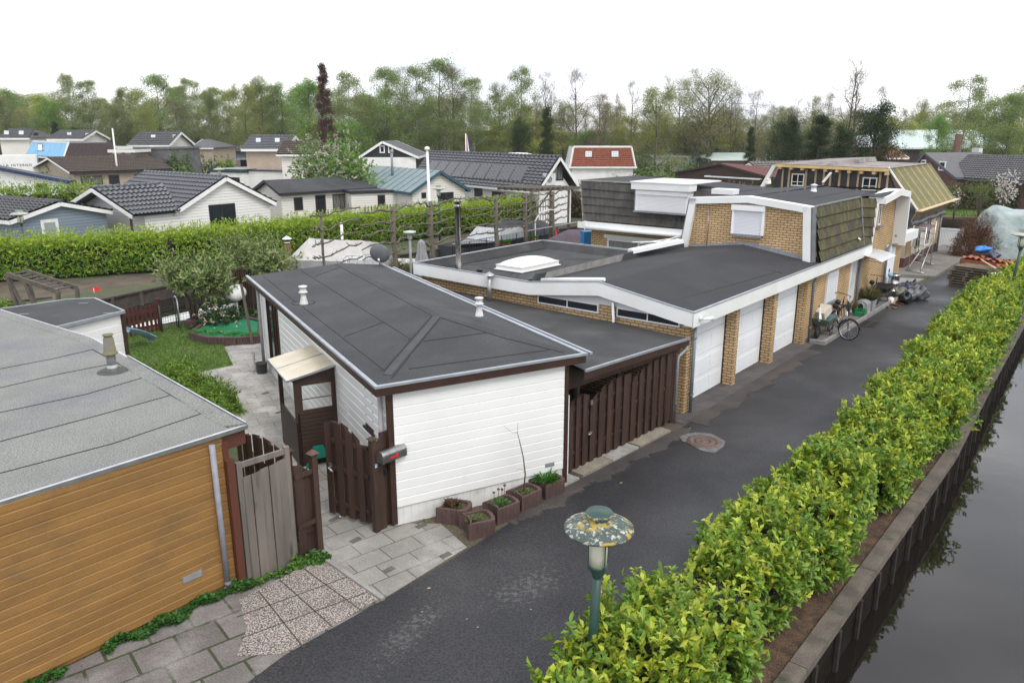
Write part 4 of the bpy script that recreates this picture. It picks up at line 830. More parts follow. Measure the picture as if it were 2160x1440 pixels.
for i in range(10):
    m=MB();v=-7.2+i*.565;z=4.70-.015*i;m.box(FG,23.66,24.3,v,v+.15,z,z+.13);m.build('rafter_end',newwood,nb)
wl_=mat('window_cream',(.70,.69,.63),rough=.5)
for v0,v1,z in ((-6.6,-5.95,3.86),(-3.15,-2.48,3.80)):
    f=MB();g=MB();window(f,g,FG,'v',24.0,v0,v1,z,z+.62,-1,.055,mull=[(v0+v1)/2]);f.box(FG,23.97,24.0,v0+.05,v1-.05,z+.2,z+.23);fo=f.build('window',wl_,nb);g.build('pane',darkglass,fo)
m=MB();m.poly([FG(23.62,-7.4,4.96),FG(23.62,-1.95,4.88),FG(32.2,-1.95,4.84),FG(32.2,-7.4,4.92)]);m.hexa([FG(24,-7.4,4.9),FG(32,-7.4,4.9),FG(32,-4.7,4.9),FG(24,-4.7,4.9)],[FG(24.1,-7.3,4.965),FG(32,-7.3,5.0),FG(32,-4.8,5.14),FG(25.0,-4.8,5.1)])
m.build('roof_deck',mat('bare_roof_deck',(.17,.125,.10),(.26,.235,.22),sc=1.1,rough=.6,c3=(.07,.06,.055),sc3=1.6,lo3=.5,hi3=.65,st=(1,.5,1)),nb)
a,b,c,d=FG(24.0,-.55,3.02),FG(32.0,-.55,3.02),FG(32.2,-2.05,4.82),FG(24.0,-2.05,4.86)
green=mat('green_roof_underlay',(.16,.20,.13),(.24,.235,.16),sc=2,rough=.8,st=(.3,1,1))
m=MB();m.hexa([p-V3(0,0,.1)for p in (a,b,c,d)],[a,b,c,d]);m.build('roof_slope',green,nb)
m=MB();n_=(b-a).cross(d-a).normalized()
for i in range(27):s=i/26;m.beam(a.lerp(b,s)+n_*.03,d.lerp(c,s)+n_*.03,.05,.05,0 if i % 4 else 1,n_)
m.build('roof_batten',[mat('green_batten',(.25,.27,.16),(.34,.31,.18),sc=4,rough=.8),newwood],nb)
m=MB();m.beam(a-FG.U*.05+V3(0,0,.0),d-FG.U*.05+V3(0,0,.05),.14,.06);m.prism([FG(23.7,-7.30,4.93),FG(23.7,-7.55,4.86),FG(23.7,-8.5,3.0),FG(23.7,-8.3,3.0)],FG.U*.3);m.build('verge_board',white,nb)
m=MB();m.beam(a+FG.V*.05-FG.U*.1-V3(0,0,.05),b+FG.V*.05+FG.U*.6-V3(0,0,.05),.28,.05);m.build('eaves_plank',mat('raw_plank',(.66,.52,.33),(.58,.43,.24),sc=4,rough=.7),nb)
m=MB()
for i in range(14):u=24.3+i*.55;m.beam(FG(u,-.9,2.3),FG(u,-.62,2.95),.05,.05)
m.build('strut',MATS['batten_tan'],nb)
m=MB();pts=[FG(24.2+i*.75,-.86,2.30+.03*math.sin(i*1.7))for i in range(11)];m.tube(pts,[.13+.03*math.sin(i*2.3)for i in range(11)],8);m.build('rolled_membrane',mat('grey_membrane',(.06,.065,.075),(.11,.115,.13),sc=3,rough=.5,bump=.5,bsc=6),nb)
for v,n3 in ((-1.5,0),):
    m=MB()
    for k in range(3):m.beam(FG(23.2,-4.8+k*.05,4.15),FG(23.5-.1*k,-4.55+k*.07,4.62),.04,.03)
    solo('loose_battens',m,wl_,'three pale battens sticking up behind the flat roof in front of the black membrane wall','battens')
m=MB();m.tube([FG(31.48,-.92,.16),FG(31.48,-.92,2.3)],.05,10);m.build('downpipe',pm,nb)
f=MB();g=MB();window(f,g,FG,'u',-1.0,26.4,27.6,.75,2.3,1,.08,mull=[27.0]);window(f,g,FG,'u',-1.0,28.4,29.6,.75,2.3,1,.08,mull=[29.0]);fo=f.build('window',wl_,nb);g.build('pane',darkglass,fo)
# ------------------------------------------------------------- gates, fences, mailbox, hose
def frame2(a,b):return Fr(a,math.atan2((b-a).x,(b-a).y))
ga,gb=P(527,1230),P(625,1188);F1=frame2(ga,gb);L1=(gb-ga).length
gg=thing('weathered_gate',F1(L1/2,0),F1.rz,'weathered grey plank gate with an open top rail, beside the ochre shed','gate')
m=MB();m.box(F1,-.03,.05,-.05,.02,.05,1.97);m.box(F1,L1-.05,L1+.03,-.05,.02,.05,1.99);m.box(F1,.051,L1-.051,-.04,.01,1.88,1.96)
for z in (.3,1.0,1.62):m.box(F1,.05,L1-.05,-.05,-.02,z,z+.07)
m.build('frame',greywood,gg)
m=MB();m.box(F1,-.17,-.06,-.06,.03,0,2.05);m.build('hinge_post',MATS['red_brown_post'],gg)
for i in range(5):
    m=MB();w=(L1-.08)/5;u=.04+i*w;o=.022 if i % 2 else 0
    m.hexa([F1(u-.004,.0+o,.03),F1(u+w-.012,.0+o,.03),F1(u+w-.012,.02+o,.03),F1(u-.004,.02+o,.03)],[F1(u-.004,o,1.72+.02*i),F1(u+w-.012,o,1.735+.02*i),F1(u+w-.012,.02+o,1.735+.02*i),F1(u-.004,.02+o,1.72+.02*i)]);m.build('plank',greywood,gg)
ga,gb=P(634,1180),P(680,1157);F2=frame2(ga,gb);L2=(gb-ga).length
pf=thing('brown_fence_panel',F2(L2/2,0),F2.rz,'narrow dark brown fence panel with a capped post beside the grey gate','fence panel')
m=MB();boardgate(F2,[(0,.16),(.15,L2-.12)],0,.05,lambda u:1.62-.35*(u/L2)**2,m);m.box(F2,0,L2-.1,-.07,-.05,.3,.37);m.box(F2,0,L2-.1,-.0,.02,.52,.6);m.box(F2,0,L2-.1,0,.02,1.38,1.46);m.build('boards',brownwood,pf)
m=MB();m.box(F2,L2-.10,L2,-.06,.04,0,1.70);m.build('post',brownwood,pf)
m=MB();m.hexa([F2(L2-.13,-.09,1.70),F2(L2+.03,-.09,1.70),F2(L2+.03,.07,1.70),F2(L2-.13,.07,1.70)],[F2(L2-.07,-.03,1.76),F2(L2-.03,-.03,1.76),F2(L2-.03,.01,1.76),F2(L2-.07,.01,1.76)]);m.build('post_cap',mat('post_cap_wood',(.13,.07,.055),(.09,.05,.04),sc=8,rough=.7),pf)
m=MB();m.box(F2,L2+.001,L2+.02,-.06,.0,.05,1.66);m.build('white_edge',white,pf)
ga,gb=P(698,1088),P(785,1113);F3=frame2(ga,gb);L3=(gb-ga).length
og=thing('open_gate',F3(L3,0),F3.rz,'open arched dark brown garden gate with a metal handle, standing ajar before the porch','gate')
m=MB();n=8;us=[(L3*i/n-(.006 if i % 2==0 else -.01),L3*(i+1)/n+(.006 if i % 2==0 else -.01))for i in range(n)]
boardgate(F3,us,.02,.08,lambda u:1.62+.22*math.sin(min(1,max(0,(u/L3)*.9+.22))*math.pi)-.20*(u/L3)**2,m)
m.build('boards',brownwood,og)
m=MB()
for z in (.25,.9,1.42):m.box(F3,.01,L3-.01,-.03,-.0305+.03,z,z+.08)
for i in range(1,n,2):
    for z in (.25,.9,1.42):m.box(F3,L3*i/n+.02,L3*(i+1)/n-.02,.0,.012,z+.01,z+.07)
m.build('rail',brownwood,og)
m=MB();q=F3(.09,.03,.98);m.tube([q,q+F3.V*.05,q+F3.V*.05+F3.U*.1-V3(0,0,.05)],.013,8);m.box(F3,.06,.11,.02,.032,.88,1.05);m.build('handle',alu,og)
m=MB();m.ring(F3(.22,.03,.045),.03,.014,F3.V,14,6);m.box(F3,.2,.24,.01,.05,.045,.1);m.build('wheel',alu,og)
ga,gb=P(794,1122),P(833,1104);F4=frame2(ga,gb);L4=(gb-ga).length
mp_=thing('gate_side_panel',F4(L4/2,0),F4.rz,'narrow dark brown gate panel with a rounded top that carries the mailbox','fence panel')
m=MB();m.box(F4,-.04,.05,-.05,.05,0,1.70);m.build('post',brownwood,mp_)
m=MB();m.hexa([F4(-.07,-.08,1.70),F4(.08,-.08,1.70),F4(.08,.08,1.70),F4(-.07,.08,1.70)],[F4(-.02,-.03,1.74),F4(.03,-.03,1.74),F4(.03,.03,1.74),F4(-.02,.03,1.74)]);m.build('post_cap',brownwood,mp_)
m=MB();boardgate(F4,[(.06,.20),(.19,.30),(.29,L4+.02)],.04,.03,lambda u:1.56+.24*math.sin(min(1,max(0,(u-.06)/(L4-.05)))*math.pi*.8+.25),m);m.build('boards',brownwood,mp_)
m=MB();m.box(F4,.18,.23,.045,.06,1.0,1.13);m.tube([F4(.205,.06,1.05),F4(.205,.09,1.05)],.012,8);m.build('lock_plate',blackplastic,mp_)
m=MB();m.box(F4,.0,.05,.051,.054,1.2,1.27);m.build('house_plate',mat('small_blue_plate',(.12,.35,.55),(.6,.65,.7),sc=25,rough=.4),mp_)
# mailbox
q=F4.px(797,975,v=.12);mb0=F4(q[0]+.02,.16,q[2])
mbx=thing('mailbox',mb0,F4.rz,'dented silver metal mailbox with a red flag, fixed to the brown gate panel','mailbox')
m=MB();w,h=.085,.11;prof_=[(-w,0),(-w,h)]+[(-w*math.cos(a),h+w*math.sin(a))for a in [math.pi*k/10 for k in range(1,10)]]+[(w,h),(w,0)]
sl=F4.U*.50
ms=MB();ms.prism([mb0+F4.V*a+V3(0,0,b)for a,b in prof_],sl);ms.build('body',mat('dented_steel',(.40,.40,.39),(.27,.27,.265),sc=6,rough=.35,metal=.9,bump=.2,bsc=8),mbx)
m=MB();m.prism([mb0-F4.U*.012+F4.V*a*1.08+V3(0,0,b*1.05-.004)for a,b in prof_],F4.U*.03);m.build('door',MATS['dented_steel'],mbx)
m=MB();m.box(F4,q[0]+.16,q[0]+.30,.16+w,.16+w+.006,q[2]+.05,q[2]+.075);m.box(F4,q[0]+.28,q[0]+.33,.16+w+.001,.16+w+.008,q[2]+.04,q[2]+.11);m.build('flag',mat('red_paint',(.62,.02,.025),rough=.4),mbx)
m=MB();m.box(F4,q[0]+.1,q[0]+.4,.06,.16,q[2]-.03,q[2]-.001);m.build('bracket',brownwood,mbx)
# arched brown fence behind the shed
a,b=P(497,925,1.62),P(600,962,1.45);a.z=b.z=0;F5=frame2(a,b);L5=(b-a).length
af=thing('arched_fence',F5(L5/2,0),F5.rz,'arched dark brown slatted fence behind the weathered gate','fence')
m=MB();n=9;us=[(L5*i/n+.012,L5*(i+1)/n-.012)for i in range(n)]
boardgate(F5,us,0,.03,lambda u:1.45+.28*math.sin((u/L5*.75+.25)*math.pi),m);m.box(F5,0,L5,-.09,-.07,.4,.47);m.box(F5,0,L5,-.09,-.07,1.15,1.22);m.build('boards',brownwood,af)
m=MB();m.box(F5,L5+.01,L5+.11,-.05,.05,0,1.55);m.hexa([F5(L5-.02,-.08,1.55),F5(L5+.14,-.08,1.55),F5(L5+.14,.08,1.55),F5(L5-.02,.08,1.55)],[F5(L5+.03,-.03,1.6),F5(L5+.09,-.03,1.6),F5(L5+.09,.03,1.6),F5(L5+.03,.03,1.6)]);m.build('post',brownwood,af)
# hose on its holder
q=FH.px(671,957,v=-3.17);q=FH(q[0],-3.13,q[2])
ho=thing('garden_hose',q,FH.rz,'coiled green garden hose on a green holder against the brown porch wall','hose')
hg=mat('hose_green',(.005,.16,.11),rough=.4);m=MB();rn=random.Random(3)
for i in range(7):m.ring(q+FH.V*(.03+.02*(i % 3))+V3(rn.uniform(-.03,.03),0,-.12-.03*i),.19+.014*i,.015,FH.V+V3(rn.uniform(-.1,.1),0,rn.uniform(-.15,.15)),30,6)
m.build('coil',hg,ho);m=MB();m.hexa([q+FH.U*x+FH.V*y+V3(0,0,z)for x,y,z in ((-.16,-.02,.02),(.16,-.02,.02),(.16,.14,-.02),(-.16,.14,-.02))],[q+FH.U*x+FH.V*y+V3(0,0,z)for x,y,z in ((-.1,-.02,.2),(.1,-.02,.2),(.1,.1,.18),(-.1,.1,.18))]);m.build('holder',hg,ho)
# ------------------------------------------------------------- planters along the white wall
plm=mat('brown_concrete',(.105,.062,.056),(.075,.046,.042),sc=5,rough=.95,bump=.4,bsc=50,grain=.25,gsc=90)
potsoil=mat('pot_soil',(.05,.037,.027),(.09,.07,.05),sc=12,rough=1,bump=1,bsc=40,c3=(.06,.085,.025),sc3=9,lo3=.5,hi3=.62)
def planter(px,rot,sx,sy,label,h=.29):
    c=P(*px);m=MB();o=[];q=1.25;X=sx*q;Y_=sy*q
    pts=[V3(-X+2*X*k/21,-Y_,0)for k in range(22)]+[V3(X+.42*Y_*math.sin(math.pi*k/22),-Y_*math.cos(math.pi*k/22),0)for k in range(22)]+[V3(X-2*X*k/21,Y_,0)for k in range(22)]+[V3(-X+.42*Y_*math.sin(math.pi*k/22),Y_*math.cos(math.pi*k/22),0)for k in range(22)]
    n=len(pts);i_=[];cc_=V3(.12*Y_,0,0)
    for k,e in enumerate(pts):
        e=e+(cc_-e)*(.045 if k % 4==0 else 0);f=cc_+(e-cc_)*.78;e.rotate(Matrix.Rotation(rot,3,'Z'));f.rotate(Matrix.Rotation(rot,3,'Z'));o.append(e);i_.append(f)
    vs=[c+e for e in o]+[c+e+V3(0,0,h-.015)for e in o]+[c+e*.98+V3(0,0,h)for e in o]+[c+e+V3(0,0,h)for e in i_]+[c+e*.98+V3(0,0,h-.07)for e in i_]
    fs=[[r*n+k,r*n+(k+1)% n,(r+1)*n+(k+1)% n,(r+1)*n+k]for r in range(4)for k in range(n)]
    t=thing('planter',c,0,label,'planter','brown ribbed planters along the white wall')
    m.add(vs,fs);m.build('wall',plm,t)
    s=MB();s.add([c+e*1.0+V3(0,0,h-.06+.01*math.sin(k))for k,e in enumerate(i_)]+[c+V3(0,0,h-.02)],[[k,(k+1)% n,n]for k in range(n)]);s.build('soil',potsoil,t)
    return c+V3(0,0,h-.05)
wa=math.atan2(FH.U.y,FH.U.x)
p1=planter((955,1094),wa-.75,.20,.17,'brown ribbed planter with a dead brown plant, leftmost of the row')
p2=planter((1004,1122),wa-.1,.18,.18,'brown ribbed planter with low green moss, nearest the lane at the front of the row')
p3=planter((1056,1090),wa+.2,.2,.165,'brown ribbed planter with pale green sedum and dry flower heads')
p4=planter((1104,1064),wa+.25,.2,.165,'brown ribbed planter with a bare leaning stem growing in it')
p5=planter((1152,1040),wa+.25,.2,.18,'brown ribbed planter full of strappy bright green leaves by the carport')
def tuft(name,c,n,L,W,spread,m_,label,cat,seed,flatness=.2,group=None,stemr=0):
    rg=np.random.default_rng(seed);a=rg.uniform(0,6.283,n);r=spread*np.sqrt(rg.uniform(0,1,n))
    p=np.stack([c.x+r*np.cos(a),c.y+r*np.sin(a),np.full(n,c.z)],1);el=rg.uniform(.25,1.3,n);b=a+rg.normal(0,.6,n)
    d=np.stack([np.cos(b)*np.cos(el),np.sin(b)*np.cos(el),np.sin(el)+flatness],1)
    v,f=leaf_arrays(p-np.array(c),d,np.tile([0,0,1.],(n,1))+rg.normal(0,.2,(n,3)),rg.uniform(.6,1.2,n)*L,rg.uniform(.7,1.2,n)*W)
    o=npmesh(name,v,f,m_);o.location=c;return tag(o,label,cat,group)
gl=leafmat('lush_leaf',(.06,.22,.025),.3);sed=leafmat('sedum_leaf',(.10,.20,.06),.3);dead=leafmat('dead_leaf',(.10,.045,.025),.4);mossl=leafmat('moss_leaf',(.10,.14,.03),.5)
tuft('strappy_plant',p5,90,.24,.028,.13,gl,'bright green strappy plant in the planter by the carport','plant',1)
tuft('sedum_plant',p3+V3(0,.02,0),380,.07,.05,.15,sed,'pale green sedum clump in the brown planter','plant',2,.1)
tuft('moss_patch',p2,300,.05,.03,.17,mossl,'low green moss and weeds in the front planter','plant',3,0);tuft('dead_plant',p1,60,.14,.03,.10,dead,'dead brown plant in the leftmost planter','plant',4)
tuft('moss_patch',p1,160,.05,.03,.16,mossl,'low moss around the dead plant in the leftmost planter','plant',9,0)
tuft('moss_patch',p4,200,.05,.03,.14,mossl,'low moss at the foot of the bare stem','plant',5,0)
m=MB()
for k,(x,y)in enumerate(((-.1,.05),(.02,.08),(-.03,-.02),(.06,.03))):m.tube([p3+V3(x,y,0),p3+V3(x*1.2,y,.2+.05*k)],.005,5);m.blob(p3+V3(x*1.2,y,.21+.05*k),.028,.028,.018,8,.2,k)
solo('dry_flower_heads',m,mat('dry_brown',(.11,.05,.03),rough=.9),'dry brown flower heads standing above the sedum planter','dry flowers')
bt=thing('bare_sapling',p4,0,'thin bare leaning sapling in a planter in front of the white wall','sapling')
m=MB();base=p4;s=[base,PY(1108,1000,base.y),PY(1104,965,base.y),PY(1096,930,base.y),PY(1091,912,base.y)];m.tube(s,[.016,.014,.011,.008,.005],7);m.build('stem',mat('sapling_bark',(.12,.095,.05),rough=.8),bt)
m=MB();m.tube([s[-1],PY(1080,912,base.y),PY(1062,897,base.y)],[.005,.003,.002],5);m.tube([s[-1],PY(1093,890,base.y)],[.004,.002],5);m.tube([s[1],PY(1100,988,base.y),PY(1090,990,base.y)],.003,5);m.build('twig',MATS['sapling_bark'],bt)
# ------------------------------------------------------------- lane details
mh=P(1485,930);t=thing('manhole_cover',mh,FG.rz,'rusty round manhole cover set in a grey concrete patch in the lane','manhole')
ring=[P(x,y,.012)for x,y in ((1433,921),(1447,914),(1468,911),(1500,914),(1530,930),(1527,940),(1508,955),(1480,950),(1455,936),(1440,930))]
m=MB().poly(ring);m.build('concrete_patch',mat('patch_concrete',(.17,.165,.16),(.11,.107,.105),sc=6,rough=.9,grain=.3,gsc=70),t)
m=MB();c=P(1485,931,.014);m.lathe([(.32,0),(.32,.01),(.28,.012),(.28,.006),(.2,.006),(.2,.012),(.14,.012),(.14,.006),(.07,.006),(.07,.012),(0,.012)],c,36);m.lathe([(.40,-.002),(.40,.004),(.33,.005)],c,8)
m.build('cover',mat('rusty_iron',(.16,.105,.085),(.10,.075,.065),sc=7,rough=.8,bump=.3,bsc=60),t)
c=FG.px(1833,683,v=.86);gc=FG(c[0],.86,.012);t=thing('drain_grate',gc,FG.rz,'black iron drain grate in the lane beside the house step','drain')
m=MB();m.box(FG,c[0]-.42,c[0]+.42,.62,1.12,.008,.014);m.build('pit',MATS['shadow_black'],t);m=MB();m.box(FG,c[0]-.46,c[0]-.42,.58,1.16,.008,.028);m.box(FG,c[0]+.42,c[0]+.46,.58,1.16,.008,.028);m.box(FG,c[0]-.42,c[0]+.42,.58,.62,.008,.028);m.box(FG,c[0]-.42,c[0]+.42,1.12,1.16,.008,.028)
for k in range(7):m.box(FG,c[0]-.36+k*.115,c[0]-.33+k*.115,.62,1.12,.0145,.026)
m.box(FG,c[0]-.42,c[0]+.42,.85,.89,.0142,.025);m.build('grate',mat('cast_iron',(.03,.027,.025),(.06,.05,.045),sc=9,rough=.7),t)
for k,(x,y,s_)in enumerate(((720,1292,.03),(905,1240,.035),(1455,903,.03),(1290,1128,.02),(890,1290,.02),(1008,1322,.02),(1120,1285,.02),(985,1305,.02),(1275,870,.03),(1310,1018,.035),(1490,800,.02))):
    c=P(x,y,.012);m=MB().poly([c+V3(-s_,0,0),c+V3(0,-s_*.6,.004),c+V3(s_,0,.01),c+V3(0,s_*.7,.003)])
    solo('fallen_leaf',m,mat('fallen_leaf_tan',(.33,.24,.15),(.5,.45,.35),sc=9,rough=.8),'small pale dry leaf lying on the dark lane','leaf','dry leaves scattered on the lane')
# mushroom lamp
lg=mat('lamp_green',(.022,.055,.045),(.03,.07,.058),sc=4,rough=.4)
lich=mat('lichened_lamp_top',(.055,.075,.066),(.085,.105,.095),sc=3,rough=.8,c3=(.42,.42,.38),sc3=17,lo3=.54,hi3=.60,grain=.2,gsc=120)
tt=lich.node_tree;b_=tt.nodes['Principled BSDF'];src=b_.inputs['Base Color'].links[0].from_socket
tcl=N(tt,'ShaderNodeTexCoord');ny=N(tt,'ShaderNodeTexNoise',Scale=13,Detail=6);tt.links.new(tcl.outputs['Object'],ny.inputs[0]);my=N(tt,'ShaderNodeMapRange');my.inputs[1].default_value=.60;my.inputs[2].default_value=.64;tt.links.new(ny.outputs['Fac'],my.inputs[0])
sx=N(tt,'ShaderNodeVectorMath',operation='LENGTH');mpl=N(tt,'ShaderNodeMapping');mpl.inputs['Scale'].default_value=(1,1,0);tt.links.new(tcl.outputs['Object'],mpl.inputs[0]);tt.links.new(mpl.outputs[0],sx.inputs[0])
rg_=N(tt,'ShaderNodeValToRGB');e=rg_.color_ramp.elements;e[0].position=.16;e[0].color=(1,1,1,1);e[1].position=.23;e[1].color=(0,0,0,1);e2=e.new(.345);e2.color=(0,0,0,1);e3=e.new(.36);e3.color=(1,1,1,1)
tt.links.new(sx.outputs['Value'],rg_.inputs[0]);mm=N(tt,'ShaderNodeMath',operation='MULTIPLY');my.inputs[1].default_value=.50;my.inputs[2].default_value=.57
xm=N(tt,'ShaderNodeMixRGB');xm.inputs[2].default_value=(.36,.27,.05,1);tt.links.new(src,xm.inputs[1]);tt.links.new(my.outputs[0],mm.inputs[0]);tt.links.new(rg_.outputs[0],mm.inputs[1]);tt.links.new(mm.outputs[0],xm.inputs[0]);tt.links.new(xm.outputs[0],b_.inputs['Base Color'])
def mushroom_lamp(base,h,R,label,tilt=V3(0,0,0),top=lich,pole=lg,group='mushroom lamps'):
    t=thing('street_lamp',base,0,label,'street lamp',group);hd=base+tilt+V3(0,0,h)
    m=MB();m.tube([base,base+tilt*.5+V3(0,0,h*.5),hd-V3(0,0,.62)],[.062,.055,.048],14);m.lathe([(.05,-.64),(.06,-.6),(.105,-.50),(.11,-.48),(.0,-.47)],hd,20);m.build('pole',pole,t)
    m=MB();m.lathe([(.0,-.475),(.098,-.475),(.102,-.30),(.095,-.12),(0,-.12)],hd,24);m.build('glass',mat('opal_lamp_glass',(.72,.70,.58),(.62,.6,.48),sc=5,rough=.25),t)
    m=MB()
    for k in range(4):a=.5+math.pi/2*k;q=V3(math.cos(a)*.125,math.sin(a)*.125,0);m.beam(hd+q-V3(0,0,.52),hd+q-V3(0,0,.06),.018,.012)
    m.build('cage',pole,t)
    m=MB();m.lathe([(.13,-.14),(R*.97,-.075),(R,-.06),(R,-.045),(R*.8,-.01),(R*.5,.025),(R*.36,.03),(R*.34,.085),(R*.40,.095),(R*.40,.12),(R*.37,.135),(0,.14)],hd,48);m.build('shade',top,t)
    m=MB();m.lathe([(R*.395,.122),(R*.37,.1365),(0,.1415)],hd,36);m.build('cap',lg,t)
    return t
hb_=V3(.86,7.30,0);hz=PY(1264,1092,7.3);mushroom_lamp(hb_,hz.z-.06,.365,'green mushroom street lamp with a lichen covered disc rising from the hedge, front centre',V3(hz.x-.86,0,0))
# ------------------------------------------------------------- canal edge: timber beam on piles
be=thing('canal_edging',beam_line[3],0,'weathered timber edging beam on piles along the right hand canal','canal edging')
cb=mat('beam_wood',(.15,.125,.10),(.09,.076,.062),sc=2.5,rough=.95,bump=.6,bsc=16,c3=(.05,.055,.035),sc3=1.8,lo3=.55,hi3=.7,grain=.3,gsc=60)
m=MB()
for a,b in zip(beam_line,beam_line[1:]):
    Ls=(b-a).length;n=max(1,round(Ls/3));d=(b-a).normalized();r=Vector((d.y,-d.x,0))
    for i in range(n):
        p,q=a.lerp(b,i/n)+d*.008,a.lerp(b,(i+1)/n)-d*.008
        m.beam(p+r*.02+V3(0,0,.0),q+r*.02+V3(0,0,.0),.235,.13)
m.build('beam',cb,be);m=MB();pls=MB();rn=random.Random(5)
for a,b in zip(beam_line,beam_line[1:]):
    d=(b-a).normalized();r=Vector((d.y,-d.x,0));Ls=(b-a).length
    m.beam(a+r*.085-V3(0,0,.5),b+r*.085-V3(0,0,.5),.04,.87)
    for i in range(int(Ls/.95)):p=a+d*(i*.95+.3);pls.beam(p+r*.15+V3(0,0,-1.3),p+r*.14+V3(0,0,-.066),.055,.08,up=d)
m.build('planking',mat('wet_dark_planks',(.010,.008,.006),(.02,.015,.011),sc=4,rough=.9,spec=.08),be);tag(pls.build('pile',mat('pile_wood',(.034,.028,.023),(.02,.016,.013),sc=6,rough=.9),be),kind='stuff')
# ------------------------------------------------------------- things standing along the brick house
rubber=mat('rubber',(.012,.012,.012),rough=.7)
tubm=mat('faded_green_tub',(.085,.14,.13),(.13,.18,.165),sc=6,rough=.6);rust=mat('rusty_tube',(.10,.065,.045),(.06,.045,.038),sc=9,rough=.8)
def wheelbarrow(fr,u,v,z,label,tub,ln=1):
    t=thing('wheelbarrow',fr(u,v,z),fr.rz,label,'wheelbarrow')
    f=lambda a,b,c:fr(u+a*ln,v+b,z+c)
    m=MB();lo=[f(.2,-.16,.36),f(.66,-.19,.34),f(.66,.19,.34),f(.2,.16,.36)];hi=[f(-.02,-.30,.62),f(.98,-.32,.66),f(.98,.32,.66),f(-.02,.30,.62)]
    m.add(lo+hi,[[3,2,1,0],[0,1,5,4],[1,2,6,5],[2,3,7,6],[3,0,4,7]]);inn=[p+(sum(hi,Vector())/4-p)*.05 for p in hi];il=[p+V3(0,0,.02)for p in lo]
    m.add(il+inn,[[0,1,2,3],[0,4,5,1],[1,5,6,2],[2,6,7,3],[3,7,4,0]]);m.tube(hi+[hi[0]],.014,6);m.build('tub',tub,t)
    m=MB()
    for s in (-1,1):m.tube([f(-.12,.05*s,.2),f(.25,.17*s,.33),f(.95,.25*s,.42),f(1.4,.28*s,.62)],.016,7);m.tube([f(.5,.2*s,.35),f(.62,.22*s,.0),f(.8,.22*s,.0),f(.9,.24*s,.42)],.014,7)
    m.tube([f(.62,-.22,.03),f(.62,.22,.03)],.012,6);m.build('frame',rust,t)
    m=MB();m.ring(f(-.12,0,.2),.15,.05,fr.V,24,8);w=m.build('wheel',rubber,t);m=MB();m.lathe([(.12,-.015),(.11,.015),(0,.02)],f(-.12,0,.2),16,axis=fr.V);m.build('rim',alu,w)
    return t
wheelbarrow(FG,9.0,.16,.07,'faded green wheelbarrow loaded with scrap, on the step by the garage downpipe',tubm,.85)
m=MB();m.beam(FG(9.35,.0,.72),FG(9.85,.05,.92),.42,.26);m.beam(FG(9.62,-.1,.5),FG(9.7,-.12,1.0),.3,.06);solo('white_block',m,mat('dusty_white',(.62,.58,.50),(.52,.48,.41),sc=5,rough=.8),'dusty white block lying in the green wheelbarrow','block')
m=MB();[m.beam(FG(9.0+.07*k,.16,.62),FG(9.1+.1*k,.1-.03*k,1.0),.04,.03)for k in range(3)];solo('white_lath',m,white,'white slats sticking up out of the green wheelbarrow','slats')
